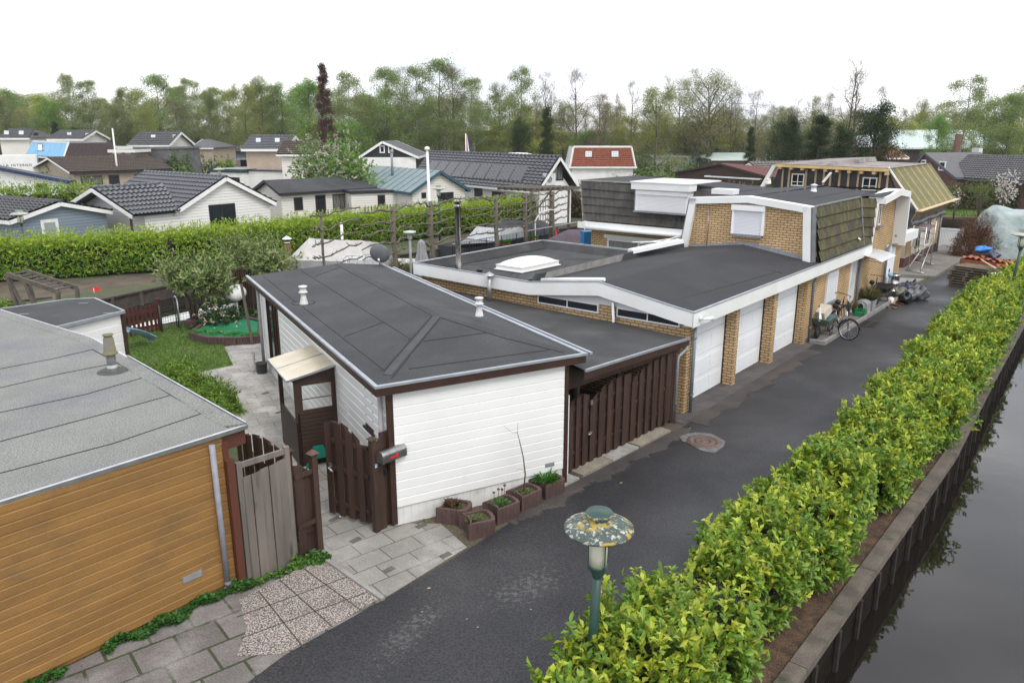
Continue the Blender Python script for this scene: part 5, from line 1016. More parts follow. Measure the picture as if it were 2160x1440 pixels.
def bicycle(org,heading,lean,steer,label,framec,group=None):
    """org: ground point under the bottom bracket; heading: direction of travel in the plane"""
    R_=Matrix.Rotation(math.atan2(heading.y,heading.x),4,'Z')@Matrix.Rotation(lean,4,'X');T=Matrix.Translation(org)@R_
    t=thing('bicycle',org,0,label,'bicycle',group);X=lambda x,y,z:T @Vector((x,y,z));dr=lambda x,y,z:(R_ @Vector((x,y,z))).normalized()
    fmat=framec;r=.345;hub_f,hub_r=(.60,0,r),(-.48,0,r);st=Matrix.Rotation(steer,3,'Z')
    hd_top,hd_bot=Vector((.40,0,.92)),Vector((.46,0,.66));S=lambda v:hd_bot+st @(Vector(v)-hd_bot)
    m=MB();m.tube([X(*hd_top),X(*hd_bot)],.022,8);m.tube([X(*(hd_bot+V3(-.01,0,.06))),X(.18,0,.42),X(0,0,.28)],.02,8);m.tube([X(0,0,.28),X(-.17,0,.86)],.018,8)
    for s in (-1,1):m.tube([X(0,.03*s,.28),X(-.48,.05*s,r)],.011,6);m.tube([X(-.14,.02*s,.74),X(-.48,.05*s,r)],.010,6)
    m.tube([X(-.13,0,.7),X(.1,0,.50),X(*(hd_bot+V3(0,0,.12)))],.017,8);m.build('frame',fmat,t)
    m=MB()
    for s in (-1,1):a=S((.47,.05*s,.66));b=S((.60,.05*s,r));m.tube([X(*a),X(*b)],.012,6)
    m.tube([X(*hd_top),X(*(hd_top+V3(-.03,0,.14)))],.014,8);c=hd_top+V3(-.03,0,.14)
    pts=[c+st @Vector(p)for p in ((-.16,-.29,.03),(-.05,-.27,.07),(.03,-.12,.06),(.03,.12,.06),(-.05,.27,.07),(-.16,.29,.03))];m.tube([X(*p)for p in pts],.013,8);m.tube([X(*(hd_bot+V3(.02,0,0))),X(*S((.52,0,.62)))],.03,8)
    m.build('handlebar',blackplastic,t)
    for hub,q in ((hub_f,st),(hub_r,Matrix.Identity(3))):
        ctr=S(hub)if hub is hub_f else Vector(hub);ax=R_.to_3x3()@(q @Vector((0,1,0)));C0=X(*ctr)
        m=MB();m.ring(C0,r-.02,.021,ax,36,7);w=m.build('wheel',rubber,t)
        m=MB();m.ring(C0,r-.045,.010,ax,36,5);m.tube([C0-ax*.05,C0+ax*.05],.03,10);e1=ax.orthogonal().normalized();e2=ax.cross(e1)
        for k in range(16):a=k*math.pi/8;m.tube([C0+ax*.03*(-1)**k,C0+(e1*math.cos(a)+e2*math.sin(a))*(r-.05)],.0025,4,cap=False)
        m.build('rim',alu,w)
        m=MB();arc=[C0+(e1*math.cos(a)+e2*math.sin(a))*(r+.02)for a in [math.pi*2*k/24 for k in range(25)]];arc=[p for p in arc if p.z>C0.z-.05]
        arc.sort(key=lambda p:(p-C0).dot(e1 if abs(e1.z)<abs(e2.z)else e2))
        if len(arc)>2:m.tube(arc,.016,6);m.build('mudguard',blackplastic,t)
    m=MB();sd_=[X(-.33,0,.93),X(-.26,0,.95),X(-.1,0,.935),X(.02,0,.92)];m.tube(sd_,[.05,.10,.06,.025],10);m.build('saddle',blackplastic,t)
    m=MB();m.tube([X(-.2,.06,.72),X(-.75,.06,.72)],.010,6);m.tube([X(-.2,-.06,.72),X(-.75,-.06,.72)],.010,6);m.tube([X(-.7,.07,.72),X(-.48,.06,r)],.008,6);m.tube([X(-.7,-.07,.72),X(-.48,-.06,r)],.008,6);m.build('carrier',blackplastic,t)
    m=MB();m.ring(X(0,.05,.28),.09,.008,dr(0,1,0),24,5);m.tube([X(0,.06,.28),X(.1,.08,.16)],.010,6);m.tube([X(0,-.06,.28),X(-.1,-.08,.40)],.010,6);m.tube([X(.05,.14,.16),X(.15,.08,.16)],.018,6);m.build('crank',alu,t)
    return t
silver=mat('silver_paint',(.55,.55,.56),rough=.35,metal=.5)
fw=FG.px(1782,716,v=.80);dirb=(-FG.U*.42+FG.V*.9).normalized();dirb=(-FG.U*.62+FG.V*.78).normalized()
bicycle(P(1782,717)-dirb*.60,dirb,-.12,.55,'black and silver bicycle parked at the kerb with its front wheel on the lane',silver)
bicycle(FG(10.75,.12,.07),FG.U,.12,-.3,'black bicycle leaning against the brick wall behind the silver one',blackplastic)
c=FG.px(1813,680,v=.30);cu=c[0];m=MB()
for z in (.07,.16,.25):m.box(FG,cu-.16,cu+.16,.44,.46,z,z+.05);m.box(FG,cu-.16,cu+.16,.12,.14,z,z+.05);m.box(FG,cu-.18,cu-.16,.12,.46,z,z+.05);m.box(FG,cu+.16,cu+.18,.12,.46,z,z+.05)
m.box(FG,cu-.17,cu+.17,.13,.45,.072,.09);[m.box(FG,cu+a,cu+a+.02,b,b+.02,.07,.32)for a in (-.18,.16)for b in (.12,.44)]
solo('green_crate',m,mat('crate_green',(.01,.20,.06),rough=.5),'bright green plastic crate on the step behind the bicycle','crate')
tuft('potted_grass',FG(cu-.35,-.0,.3),90,.4,.014,.1,leafmat('dry_grass',(.22,.20,.07),.3),'small clump of yellowing grass in a pot by the white door','plant',6,.6)
kn=FG.px(1828,660,v=.36);ku=kn[0];t=thing('pet_kennel',FG(ku,.2,.07),FG.rz,'grey plastic pet kennel with an arched opening on the step','kennel')
km=mat('kennel_grey',(.28,.29,.30),(.34,.35,.355),sc=4,rough=.5);m=MB();outl=[(-.22,0),(-.22,.34)]+[(-.22*math.cos(a),.34+.13*math.sin(a))for a in [math.pi*k/8 for k in range(1,8)]]+[(.22,.34),(.22,0)]
m.prism([FG(ku-.22,.18+a,.07+b)for a,b in outl],FG.U*.5);m.build('shell',km,t)
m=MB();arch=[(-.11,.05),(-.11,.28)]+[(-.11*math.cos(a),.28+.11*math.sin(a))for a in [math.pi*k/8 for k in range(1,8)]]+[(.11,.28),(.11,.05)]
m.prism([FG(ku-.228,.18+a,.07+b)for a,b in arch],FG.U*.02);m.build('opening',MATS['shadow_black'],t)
m=MB();arc2=[FG(ku-.225,.18+a,.07+b)for a,b in arch];m.tube(arc2,.018,6);m.box(FG,ku-.26,ku+.3,-.06,.42,.071,.11);m.build('rim',mat('kennel_light',(.42,.43,.44),rough=.5),t)
pb=thing('planter_box',FG(ku+.62,.2,.07),FG.rz,'pale grey planter box beside the pet kennel','planter');m=MB();m.hexa([FG(ku+.42,.05,.07),FG(ku+.82,.05,.07),FG(ku+.82,.42,.07),FG(ku+.42,.42,.07)],[FG(ku+.38,.0,.45),FG(ku+.86,.0,.45),FG(ku+.86,.46,.45),FG(ku+.38,.46,.45)]);m.build('box',mat('box_grey',(.38,.40,.40),(.3,.32,.32),sc=5,rough=.6),pb)
m=MB();m.box(FG,ku+.42,ku+.82,.04,.42,.451,.46);m.build('soil',potsoil,pb)
tuft('ornamental_grass',FG(ku+.62,.22,.45),300,.5,.014,.13,leafmat('olive_grass',(.27,.25,.10),.3),'arching olive brown grass in the planter box beside the kennel','plant',7,.4)
wb=P(1846,640,.07)-FG.o;wheelbarrow(FG,wb.dot(FG.U),.22,.07,'black deep tub wheelbarrow standing among bicycles by the keg',blackplastic,1.0)
bicycle(FG(15.2,.02,.07),FG.U,.1,.2,'dark bicycle leaning on the wall behind the black wheelbarrow',rust)
kg=FG.px(1880,632,v=.25);c=FG(kg[0],.25,0);m=MB();m.lathe([(.0,0),(.19,0),(.2,.03),(.2,.27),(.215,.28),(.215,.31),(.2,.32),(.2,.58),(.215,.59),(.215,.62),(.2,.63),(.2,.88),(.215,.9),(.215,.96),(.19,.97),(.15,.93),(0,.93)],c,24)
solo('metal_keg',m,steel,'tall ribbed metal keg standing before the second white door','keg')
m=MB();m.blob(FG(kg[0]-.45,.2,.98),.09,.09,.09,14,.01,1);solo('blue_ball',m,mat('pale_blue',(.16,.42,.60),rough=.3),'pale blue ball lying in the black wheelbarrow','ball')
bagm=mat('bin_bag_black',(.014,.014,.016),(.05,.052,.06),sc=6,rough=.28,bump=.7,bsc=9,lo=.5,hi=.75);bago=mat('bin_bag_olive',(.10,.10,.075),(.16,.16,.13),sc=6,rough=.4,bump=.6,bsc=9);bagg=mat('bin_bag_grey',(.07,.078,.085),(.16,.17,.18),sc=7,rough=.3,bump=.7,bsc=9);bagn=mat('bin_bag_navy',(.02,.022,.05),(.05,.05,.08),sc=6,rough=.35,bump=.6,bsc=9)
for k,(x,y,r,mt,lb)in enumerate(((1892,628,.30,bago,'olive grey rubbish bag at the left end of the heap'),(1908,640,.26,bagm,'black rubbish bag slumped at the front of the heap'),(1908,618,.28,bagn,'navy blue rubbish bag at the back of the heap'),(1922,634,.30,bagg,'slack grey rubbish bag in the middle of the heap'),(1925,613,.26,bagm,'black rubbish bag at the back right of the heap'),(1938,632,.33,bagg,'big shiny grey rubbish bag at the right end of the heap'))):
    c=P(x,y);m=MB();m.blob(c+V3(0,0,r*.75),r,r*.9,r*.78,18,.28,k+20);m.tube([c+V3(0,0,r*1.35),c+V3(.02,.01,r*1.7),c+V3(.08,-.02,r*1.85)],[.07,.035,.06],7)
    solo('rubbish_bag',m,mt,lb,'rubbish bag','rubbish bags heaped by the keg')
rn=random.Random(9);tc_=mat('terracotta_shard',(.25,.105,.06),(.18,.08,.05),sc=7,rough=.9)
for k in range(7):
    c=P(1872+rn.uniform(-8,22),642+rn.uniform(-6,9),.03);m=MB();d=V3(rn.uniform(-1,1),rn.uniform(-1,1),rn.uniform(-.2,.2)).normalized();m.beam(c,c+d*rn.uniform(.15,.35),rn.uniform(.12,.22),.03,up=(.2,.1,1));solo('tile_shard',m,tc_,'broken terracotta tile piece on the ground before the rubbish bags','rubble','broken tile pieces by the bags')
m=MB();m.beam(P(1868,640,.06),P(1895,632,.1),.05,.03);m.beam(P(1885,640,.04),P(1893,626,.3),.04,.03);solo('scrap_lath',m,MATS['raw_plank'],'pale wooden laths lying over the broken tiles','laths')
m=MB();c=P(1878,640,0);m.lathe([(.12,0),(.13,.2),(.11,.22),(.05,.26),(0,.27)],c,14);solo('white_canister',m,upvc,'white plastic canister at the foot of the metal keg','canister')
# scaffold tower
sp=[FG(24.0,-.62,.16),FG(26.0,-.62,.16),FG(26.0,.12,.16),FG(24.0,.12,.16)]
q=P(1927,573,.16),P(1943,560,.16)
s0,s1,s2,s3=P(1915,572,.16),P(1941,577,.16),P(1962,559,.16),P(1934,552,.16)
sca=thing('scaffold_tower',s0,0,'small aluminium scaffold tower with a wooden deck in the paved yard','scaffold')
for a,b in ((s0,s1),(s3,s2)):
    m=MB()
    for p in (a,b):m.tube([p,p+V3(0,0,2.15)],.022,8)
    for z in (.12,.5,.85,1.2,1.55,1.9,2.1):m.tube([a+V3(0,0,z),b+V3(0,0,z)],.016,6)
    m.build('ladder_frame',alu,sca)
m=MB();m.tube([s0+V3(0,0,.15),s2+V3(0,0,1.7)],.018,6);m.tube([s1+V3(0,0,.15),s2+V3(0,0,1.5)],.018,6);m.tube([s3+V3(0,0,.15),s0+V3(0,0,1.5)],.016,6);m.build('brace',alu,sca)
m=MB();m.tube([s0-(s1-s0)*.2+V3(0,0,.05),s1+(s1-s0)*.3+V3(0,0,.05)],.03,8);m.tube([s3-(s1-s0)*.1+V3(0,0,.05),s2+(s1-s0)*.3+V3(0,0,.05)],.03,8);m.build('base_tube',alu,sca)
m=MB();up=V3(0,0,1.92);m.hexa([p+up for p in (s0,s1,s2,s3)],[p+up+V3(0,0,.05)for p in (s0,s1,s2,s3)]);m.build('deck',mat('scaffold_deck',(.13,.09,.09),(.2,.16,.15),sc=5,rough=.8),sca)
# ------------------------------------------------------------- pallets, tiles, crate, boat under a tarpaulin, right edge
a,b=P(2003,600),P(2075,611);F6=frame2(a,b);L6=(b-a).length;pal=mat('pallet_wood',(.20,.155,.105),(.13,.10,.072),sc=5,rough=.95,bump=.3,bsc=20,c3=(.09,.085,.05),sc3=2,lo3=.5,hi3=.7)
dpt=1.0
def pallet(z,i,dx):
    t=thing('pallet',F6(L6/2,-dpt/2,z),F6.rz,'worn wooden pallet in the stack in the lane','pallet','pallets stacked at the end of the lane')
    m=MB()
    for k in range(6):v=-k*dpt/5.2;m.box(F6,dx,L6+dx,v-.15,v-.01,z+.088,z+.106)
    m.build('top_boards',pal,t);m=MB()
    for u in (dx,L6/2-.05+dx,L6-.1+dx):
        m.box(F6,u,u+.1,-dpt,-.02,z+.018,z+.087)
    m.build('bearer',pal,t);m=MB()
    for v in (0,-dpt/2,-dpt+.14):m.box(F6,dx,L6+dx,v-.14,v-.015,z,z+.0175)
    m.build('bottom_boards',pal,t)
rn=random.Random(2)
for i in range(8):pallet(.01+i*.108,i,rn.uniform(-.06,.06)+(-.12 if i<6 else .08))
tl_=mat('orange_clay_tiles',(.36,.115,.055),(.26,.085,.045),sc=5,rough=.85)
def tilestack(c,fr,n,rows,h0,label):
    m=MB()
    for r in range(rows):
        for i in range(n):
            p=c+fr.U*(i*.26)+fr.V*(r*.34)+V3(0,0,h0+random.uniform(-.03,.05));k=7;vs=[]
            for e in (0,.36):
                for j in range(k):s=j/(k-1);vs.append(p+fr.U*(s*.27)+fr.V*e+V3(0,0,.05*math.sin(s*math.pi*2)+e*.12))
            m.add(vs,[[j,j+1,k+j+1,k+j]for j in range(k-1)],0,True)
    m.box(fr,*(lambda d:(d.dot(fr.U),d.dot(fr.U)+n*.26,d.dot(fr.V),d.dot(fr.V)+rows*.34))(c-fr.o),0.0,h0-.05)
    return solo('tile_stack',m,tl_,label,'roof tiles','stacked clay roof tiles')
tilestack(P(2042,574,0)-F6.V*0-V3(0,0,0),F6,8,3,.80,'tall stack of orange clay roof tiles behind the pallets')
tilestack(P(2105,590,0),F6,5,3,.70,'smaller stack of orange clay roof tiles beside the hedge')
m=MB();c=P(2068,568,0);m.blob(c+V3(0,0,.98),.42,.3,.14,16,.35,4);solo('blue_tarpaulin',m,mat('blue_tarp',(.03,.17,.48),(.05,.24,.60),sc=5,rough=.45,bump=.5,bsc=8),'crumpled bright blue tarpaulin on the tile stack','tarpaulin')
m=MB();m.blob(P(2087,582,0)+V3(0,0,.95),.25,.25,.2,16,.3,6);solo('blue_sack',m,bagn,'dark blue sack on top of the stacked tiles','sack')
m=MB();m.beam(P(2070,548,.95),P(2100,566,.98),.05,.04);solo('loose_lath',m,MATS['raw_plank'],'pale lath lying across the clay tiles','laths')
a=P(2078,612);cr=thing('brown_crate',a+F6.U*.4,F6.rz,'dark brown wooden crate with a white board lid, between the pallets and the hedge','crate')
d=(a-F6.o);u,v=d.dot(F6.U),d.dot(F6.V);m=MB();m.box(F6,u,u+.40,v-.6,v,.06,.72);m.box(F6,u+.41,u+.95,v-.6,v,.06,.72);m.build('body',mat('brown_ply',(.095,.036,.02),(.07,.028,.017),sc=4,rough=.6),cr)
m=MB();m.box(F6,u+.1,u+1.0,v-.4,v+.03,.722,.75);m.build('lid',white,cr);m=MB();m.box(F6,u,u+.95,v-.1,v-.02,0,.059);m.build('foot',pal,cr)
# covered boat on a trailer
cov=mat('grey_green_cover',(.26,.32,.315),(.36,.41,.40),sc=1.5,rough=.6,bump=1,bsc=3.5,c3=(.46,.49,.48),sc3=.9,lo3=.55,hi3=.75,bdist=.08)
bt=thing('covered_boat',P(2105,548),AZ,'large boat on land wrapped in a grey green cover at the right edge','boat')
out=[(2062,545,0),(2068,505,1.0),(2084,452,2.6),(2100,444,2.9),(2160,447,2.9),(2240,455,2.7)]
c0=P(2066,545);FB=Fr(c0,AZ+.95)
m=MB();sec=[(-.05,1.0,.05),(.1,1.1,.8),(.3,1.2,1.6),(.6,1.28,2.35),(1.0,1.3,2.62),(1.7,1.3,2.6),(2.6,1.3,2.45),(4.0,1.3,2.0),(5.5,1.2,1.7)];vs=[];n=17;rn=random.Random(4)
from mathutils import noise as mn
n=41;NS=30
for i in range(NS+1):
    f=i/NS*(len(sec)-1);k0=min(int(f),len(sec)-2);e=f-k0;u,hw,h=[sec[k0][q]*(1-e)+sec[k0+1][q]*e for q in range(3)]
    for j in range(n):
        s=j/(n-1)*2-1;k=abs(s);zz=h*(1-k**7)*(1-.12*k);p=FB(u,-.9+hw*s,max(.02,zz));w=min(1,zz*.8+.15)
        fold=mn.noise(V3(p.x*1.1,p.y*1.1,p.z*.45))*.26+(1-abs(mn.noise(V3(p.x*1.9+5,p.y*1.9,p.z*.5))))*.16-.1
        out=(FB.U*(-1 if u<1 else -.3)+FB.V*s*.9+V3(0,0,.4)).normalized();vs.append(p+out*fold*w)
m.add(vs,[[i*n+j,i*n+j+1,(i+1)*n+j+1,(i+1)*n+j]for i in range(NS)for j in range(n-1)],0,True)
o=m.build('cover',cov,bt);s_=o.modifiers.new('sub','SUBSURF');s_.levels=s_.render_levels=1
m=MB();m.tube([FB(.2,-2.25,.4),FB(.9,-2.15,.35),FB(2.4,-2.2,.4)],.012,5);m.tube([FB(-.1,-.5,.75),FB(.6,.35,.55)],.01,5);m.build('strap',rubber,bt)
F7=frame2(P(1978,521),P(2026,524));L7=(P(2026,524)-P(1978,521)).length
wg=thing('white_gate',F7(L7/2,0),F7.rz,'white metal gate with upright bars at the end of the paved yard','gate');m=MB();m.box(F7,-.1,L7,-.03,.03,1.02,1.12);m.box(F7,-.1,L7,-.03,.03,.08,.14);m.box(F7,-.1,-.02,-.04,.04,0,1.25);m.box(F7,L7-.05,L7+.04,-.04,.04,0,1.2);m.build('frame',upvc,wg)
for i in range(14):m=MB();u=.02+i*(L7-.1)/13.3;m.box(F7,u,u+.07,-.012,.012,.14,1.02);m.build('bar',upvc,wg)
# ------------------------------------------------------------- vegetation builders
def shoots(p,nrm_,L,W,k,rg,up=.55,spread=.75):
    """k leaves round the tip of each shoot"""
    n=len(p);P_=np.repeat(p,k,0);D=np.repeat(nrm_,k,0)+np.array([0,0,up]);D=nrm(D);R=nrm(rg.normal(0,1,(n*k,3)))
    d=nrm(D*rg.uniform(.25,1,(n*k,1))+R*spread);P2=P_-D*rg.uniform(0,.12,(n*k,1))*(L/.1)
    return leaf_arrays(P2,d,D+R*.2,rg.uniform(.65,1.2,n*k)*L,rg.uniform(.8,1.2,n*k)*W)
def hedge(name,path,width,height,per_m,L,W,k,mats,label,seed,bump=.08,top_share=.4,yellow=.5,parent_loc=None,zb=.15,core=None,gap=0,lens=None):
    rg=np.random.default_rng(seed);path=[Vector(p)for p in path];t=thing(name,path[0],0,label,'hedge');seg=[(b-a).length for a,b in zip(path,path[1:])];tot=sum(seg)
    n=int(tot*per_m);s=rg.uniform(0,tot,n)
    if lens:s=tot*(rg.uniform(0,1,n)**lens)
    cum=np.concatenate([[0],np.cumsum(seg)]);idx=np.clip(np.searchsorted(cum,s,'right')-1,0,len(seg)-1);fr=(s-cum[idx])/np.array(seg)[idx]
    A=np.array([list(p)for p in path]);base=A[idx]*(1-fr[:,None])+A[idx+1]*fr[:,None];tan=nrm(A[idx+1]-A[idx]);side=np.stack([tan[:,1],-tan[:,0],np.zeros(n)],1)
    hh=height*(1+bump*(np.sin(s*2.1)+np.sin(s*5.3+1)+.7*np.sin(s*9.7+2))*.5);ww=width*(1+bump*1.5*(np.sin(s*1.7+.5)+np.sin(s*4.1)+.6*np.sin(s*8.3))*.5)
    u=rg.uniform(0,1,n);top=u<top_share;q=rg.uniform(-1,1,n);off=np.where(top,q,np.sign(q));z=np.where(top,1-.10*np.abs(q)**3,rg.uniform(zb/height,1,n));off=np.where(top,off,off*(1-.22*np.clip((.45-z)/.45,0,1)-.06*np.clip((z-.8)/.2,0,1)))
    inner=np.where(rg.uniform(0,1,n)<.14,rg.uniform(1.04,1.22,n),rg.uniform(.78,1.04,n));p=base+side*(off*ww*.5*np.where(top,1,inner))[:,None]+np.array([0,0,1])*(z*hh*np.where(top,inner,1))[:,None]+rg.normal(0,.02,(n,3))
    nn=np.where(top[:,None],np.array([[0,0,1.]]),side*np.sign(off)[:,None]);yel=rg.uniform(0,1,n)<yellow*np.where(top,1,.2+.6*z**2)
    for m_,sel,nm in ((mats[0],~yel,'foliage'),(mats[1],yel,'young_leaves')):
        if sel.any():v,f=shoots(p[sel],nn[sel],L,W,k,rg);npmesh(nm,v,f,m_,t)
    m=MB();bw=width*.33
    pts=[];N_=max(2,int(tot/.5))
    for i in range(N_+1):
        ss=tot*i/N_;j=min(len(seg)-1,int(np.searchsorted(cum,ss,'right')-1));f=(ss-cum[j])/seg[j];c=path[j].lerp(path[j+1],f);d=(path[j+1]-path[j]).normalized();pts.append((c,Vector((d.y,-d.x,0))))
    vs=[]
    for i,(c,r)in enumerate(pts):
        w_=bw*(1+.15*math.sin(i*1.3));h_=height*(.80+.06*math.sin(i*1.9));vs += [c-r*w_+V3(0,0,.12),c-r*w_*1.05+V3(0,0,h_*.9),c+V3(0,0,h_),c+r*w_*1.05+V3(0,0,h_*.9),c+r*w_+V3(0,0,.12)]
    m.add(vs,[[i*5+j,i*5+j+1,(i+1)*5+j+1,(i+1)*5+j]for i in range(N_)for j in range(4)]+[[0,1,2,3,4],[N_*5+j for j in (4,3,2,1,0)]]);m.build('branches',core or MATS['hedge_twigs'],t)
    return t
mat('hedge_twigs',(.022,.020,.011),(.04,.034,.018),sc=9,rough=1,bump=1,bsc=14,bdist=.1)
lau=leafmat('laurel_leaf',(.155,.265,.03),.3,.3,.35);lauy=leafmat('laurel_young_leaf',(.40,.47,.05),.3,.35,.38)
far_lau=leafmat('far_laurel_leaf',(.14,.265,.028),.35,.3,.4);far_lauy=leafmat('far_laurel_young',(.34,.46,.04),.25,.35,.4)
hp=offset_line(beam_line,-.96);hp=[hp[1].lerp(hp[2],.25)]+[hp[2],hp[3]+V3(.10,-.10,0),hp[4]+V3(.10,-.10,0)]+hp[5:6]+[V3(22,32.0,0)-V3(.3,-.2,0),V3(27.5,39,0)]
H1=hp[0].lerp(hp[1],1.0)
hedge('laurel_hedge',[hp[0],hp[1],hp[2]],1.26,1.20,600,.122,.056,7,(lau,lauy),'near stretch of yellow green laurel hedge between lane and canal, front right',11,.21,.45,.5)
hedge('laurel_hedge',[hp[2],hp[3],hp[4]],1.5,1.20,520,.13,.06,7,(lau,lauy),'middle stretch of yellow green laurel hedge beside the lane before the brick garages',12,.2,.45,.55)
hedge('laurel_hedge',hp[4:],1.05,1.1,380,.145,.066,6,(lau,lauy),'far stretch of laurel hedge running to the covered boat',13,.16,.5,.68)
# bare twigs and a browned patch in the near hedge
m=MB();rn=random.Random(8)
for i in range(110):
    s=rn.uniform(0,2.0);a=hp[int(s)].lerp(hp[int(s)+1],s % 1)if int(s)<2 else hp[2];c=a+V3(rn.uniform(-.35,.35),rn.uniform(-.35,.35),0);e=c+V3(rn.uniform(-.3,.3),rn.uniform(-.3,.3),rn.uniform(.8,1.15));m.tube([c,c.lerp(e,.5)+V3(rn.uniform(-.06,.06),0,0),e],[.012,.008,.004],5)
solo('hedge_stems',m,mat('hedge_stem_bark',(.13,.10,.075),rough=.9),'thin grey brown stems standing inside the laurel hedge by the canal','stems')
# long clipped hedge beyond the ditch
hl=[V3(-34,22.5,0),V3(-23.2,34.0,0),V3(-20.2,35.2,0),V3(-16.2,36.9,0),V3(-11.6,42.0,0),V3(2.6,57.2,0)];hl=[p+V3(-.5,.6,0)for p in hl]
hedge('clipped_hedge',hl,1.5,1.86,850,.11,.05,5,(far_lau,far_lauy),'long clipped bright green hedge behind the ditch',14,.035,.38,.95)
def bush(name,c,rx,ry,rz,n,L,W,mats,label,seed,share=.4,k=5,cat='bush',group=None,lift=0,stem=True,hollow=.55,M_=None,up=.4):
    rg=np.random.default_rng(seed);d=nrm(rg.normal(0,1,(n,3)));d[:,2]=np.abs(d[:,2])*1.0-.25*rg.uniform(0,1,n)
    ph=rg.uniform(0,6.28,4);az=np.arctan2(d[:,1],d[:,0]);lump=1+.16*np.sin(3*az+ph[0]+4*d[:,2])+.12*np.sin(5*az+ph[1]-5*d[:,2])
    r=rg.uniform(hollow,1.03,n)**.6*lump;p=np.stack([d[:,0]*rx*r,d[:,1]*ry*r,np.maximum(d[:,2]*rz*r+lift,.03)],1)
    t=thing(name,c,0,label,cat,group);y=rg.uniform(0,1,n)<share
    for m_,sel,nm in ((mats[0],~y,'foliage'),(mats[-1],y,'young_leaves')):
        if sel.any():v,f=shoots(p[sel],d[sel],L,W,k,rg,up);o=npmesh(nm,v,f,m_);o.parent=t
    if stem:
        m=MB();rn=random.Random(seed)
        for i in range(9):e=V3(rn.uniform(-.7,.7)*rx,rn.uniform(-.7,.7)*ry,rn.uniform(.5,.85)*rz+lift);m.tube([V3(rn.uniform(-.05,.05),rn.uniform(-.05,.05),0),e*.5+V3(0,0,.1*rz),e],[.05*rx+.006,.03*rx+.004,.008],5)
        m.build('stems',mat('bush_stem',(.09,.07,.05),rough=.9),t,True)
    return t
# ------------------------------------------------------------- garden
thuja=leafmat('thuja_leaf',(.11,.21,.025),.35,.25,.5);thujay=leafmat('thuja_tip',(.22,.33,.04),.3,.25,.5)
rhod=leafmat('rhododendron_leaf',(.14,.20,.055),.35,.25,.5);rhody=leafmat('rhododendron_young',(.26,.31,.12),.3,.3,.5);dgreen=leafmat('dark_shrub_leaf',(.03,.085,.016),.4,.2,.35);pinkbud=leafmat('pink_bud',(.55,.40,.36),.3,.3,.6)
for k,(x,y,r,lb)in enumerate(((372,812,.72,'round green conifer bush at the lawn corner, furthest from the gate'),(412,838,.75,'round green conifer bush, middle one behind the shed roof'),(452,868,.70,'round green conifer bush nearest the terrace slabs'))):
    bush('conifer_bush',P(x,y,0),r,r*.9,.75,1700,.075,.026,(thuja,thujay),lb,40+k,.45,5,'bush','conifer bushes behind the shed',0,False)
def small_tree(px_base,crown,zc,rx,rz,n,mats,label,seed,name='rhododendron_tree',lean=V3(0,0,0)):
    b=P(*px_base);t=thing(name,b,0,label,'tree');rg=np.random.default_rng(seed);rn=random.Random(seed)
    m=MB();tips=[]
    for i in range(7):
        a=rn.uniform(0,6.28);e=V3(math.cos(a)*rx*.75,math.sin(a)*rx*.75,zc+rn.uniform(-.3,.6)*rz)+lean;mid=V3(e.x*.25+rn.uniform(-.1,.1),e.y*.25,zc*.6);m.tube([V3(rn.uniform(-.08,.08),rn.uniform(-.08,.08),0),mid,e],[.06,.04,.012],6);tips.append(e)
        for j in range(4):f=mid.lerp(e,rn.uniform(.4,.95));g=f+V3(rn.uniform(-.5,.5)*rx,rn.uniform(-.5,.5)*rx,rn.uniform(0,.6)*rz);m.tube([f,g],[.02,.006],5);tips.append(g)
    m.build('trunk',mat('small_tree_bark',(.17,.14,.105),(.1,.085,.065),sc=10,rough=.9),t,True)
    T=np.array([list(q)for q in tips]);c=T[rg.integers(0,len(T),n)]+rg.normal(0,1,(n,3))*np.array([rx*.26,rx*.26,rz*.24]);y=rg.uniform(0,1,n)<.45;d=nrm(c-np.array([lean.x,lean.y,zc*.8]))
    for m_,sel,nm in ((mats[0],~y,'crown'),(mats[1],y,'young_leaves')):
        v,f=shoots(c[sel],d[sel],.17,.055,6,rg,.5);o=npmesh(nm,v,f,m_);o.parent=t
    return t
small_tree((412,690),None,1.75,1.0,.85,900,(rhod,rhody),'leafy rhododendron tree with a forked trunk beside the ditch',51)
small_tree((545,652),None,2.0,1.2,.95,950,(rhod,rhody),'wide rhododendron tree behind the end of the white bungalow',52)
bush('flowering_shrub',P(462,690,0),.85,.8,1.0,520,.11,.06,(dgreen,dgreen),'dark green shrub with small pink buds behind the flower bed',53,.3);bush('pink_buds',P(462,690,.35),.78,.72,.72,55,.05,.04,(pinkbud,pinkbud),'small pink white buds on top of the dark green shrub',54,.3,4,'flowers',None,.1,False,.95)
bush('low_shrub',P(520,668,0),.5,.4,.35,160,.09,.04,(dgreen,dgreen),'low dark shrub under the rhododendron tree',55)
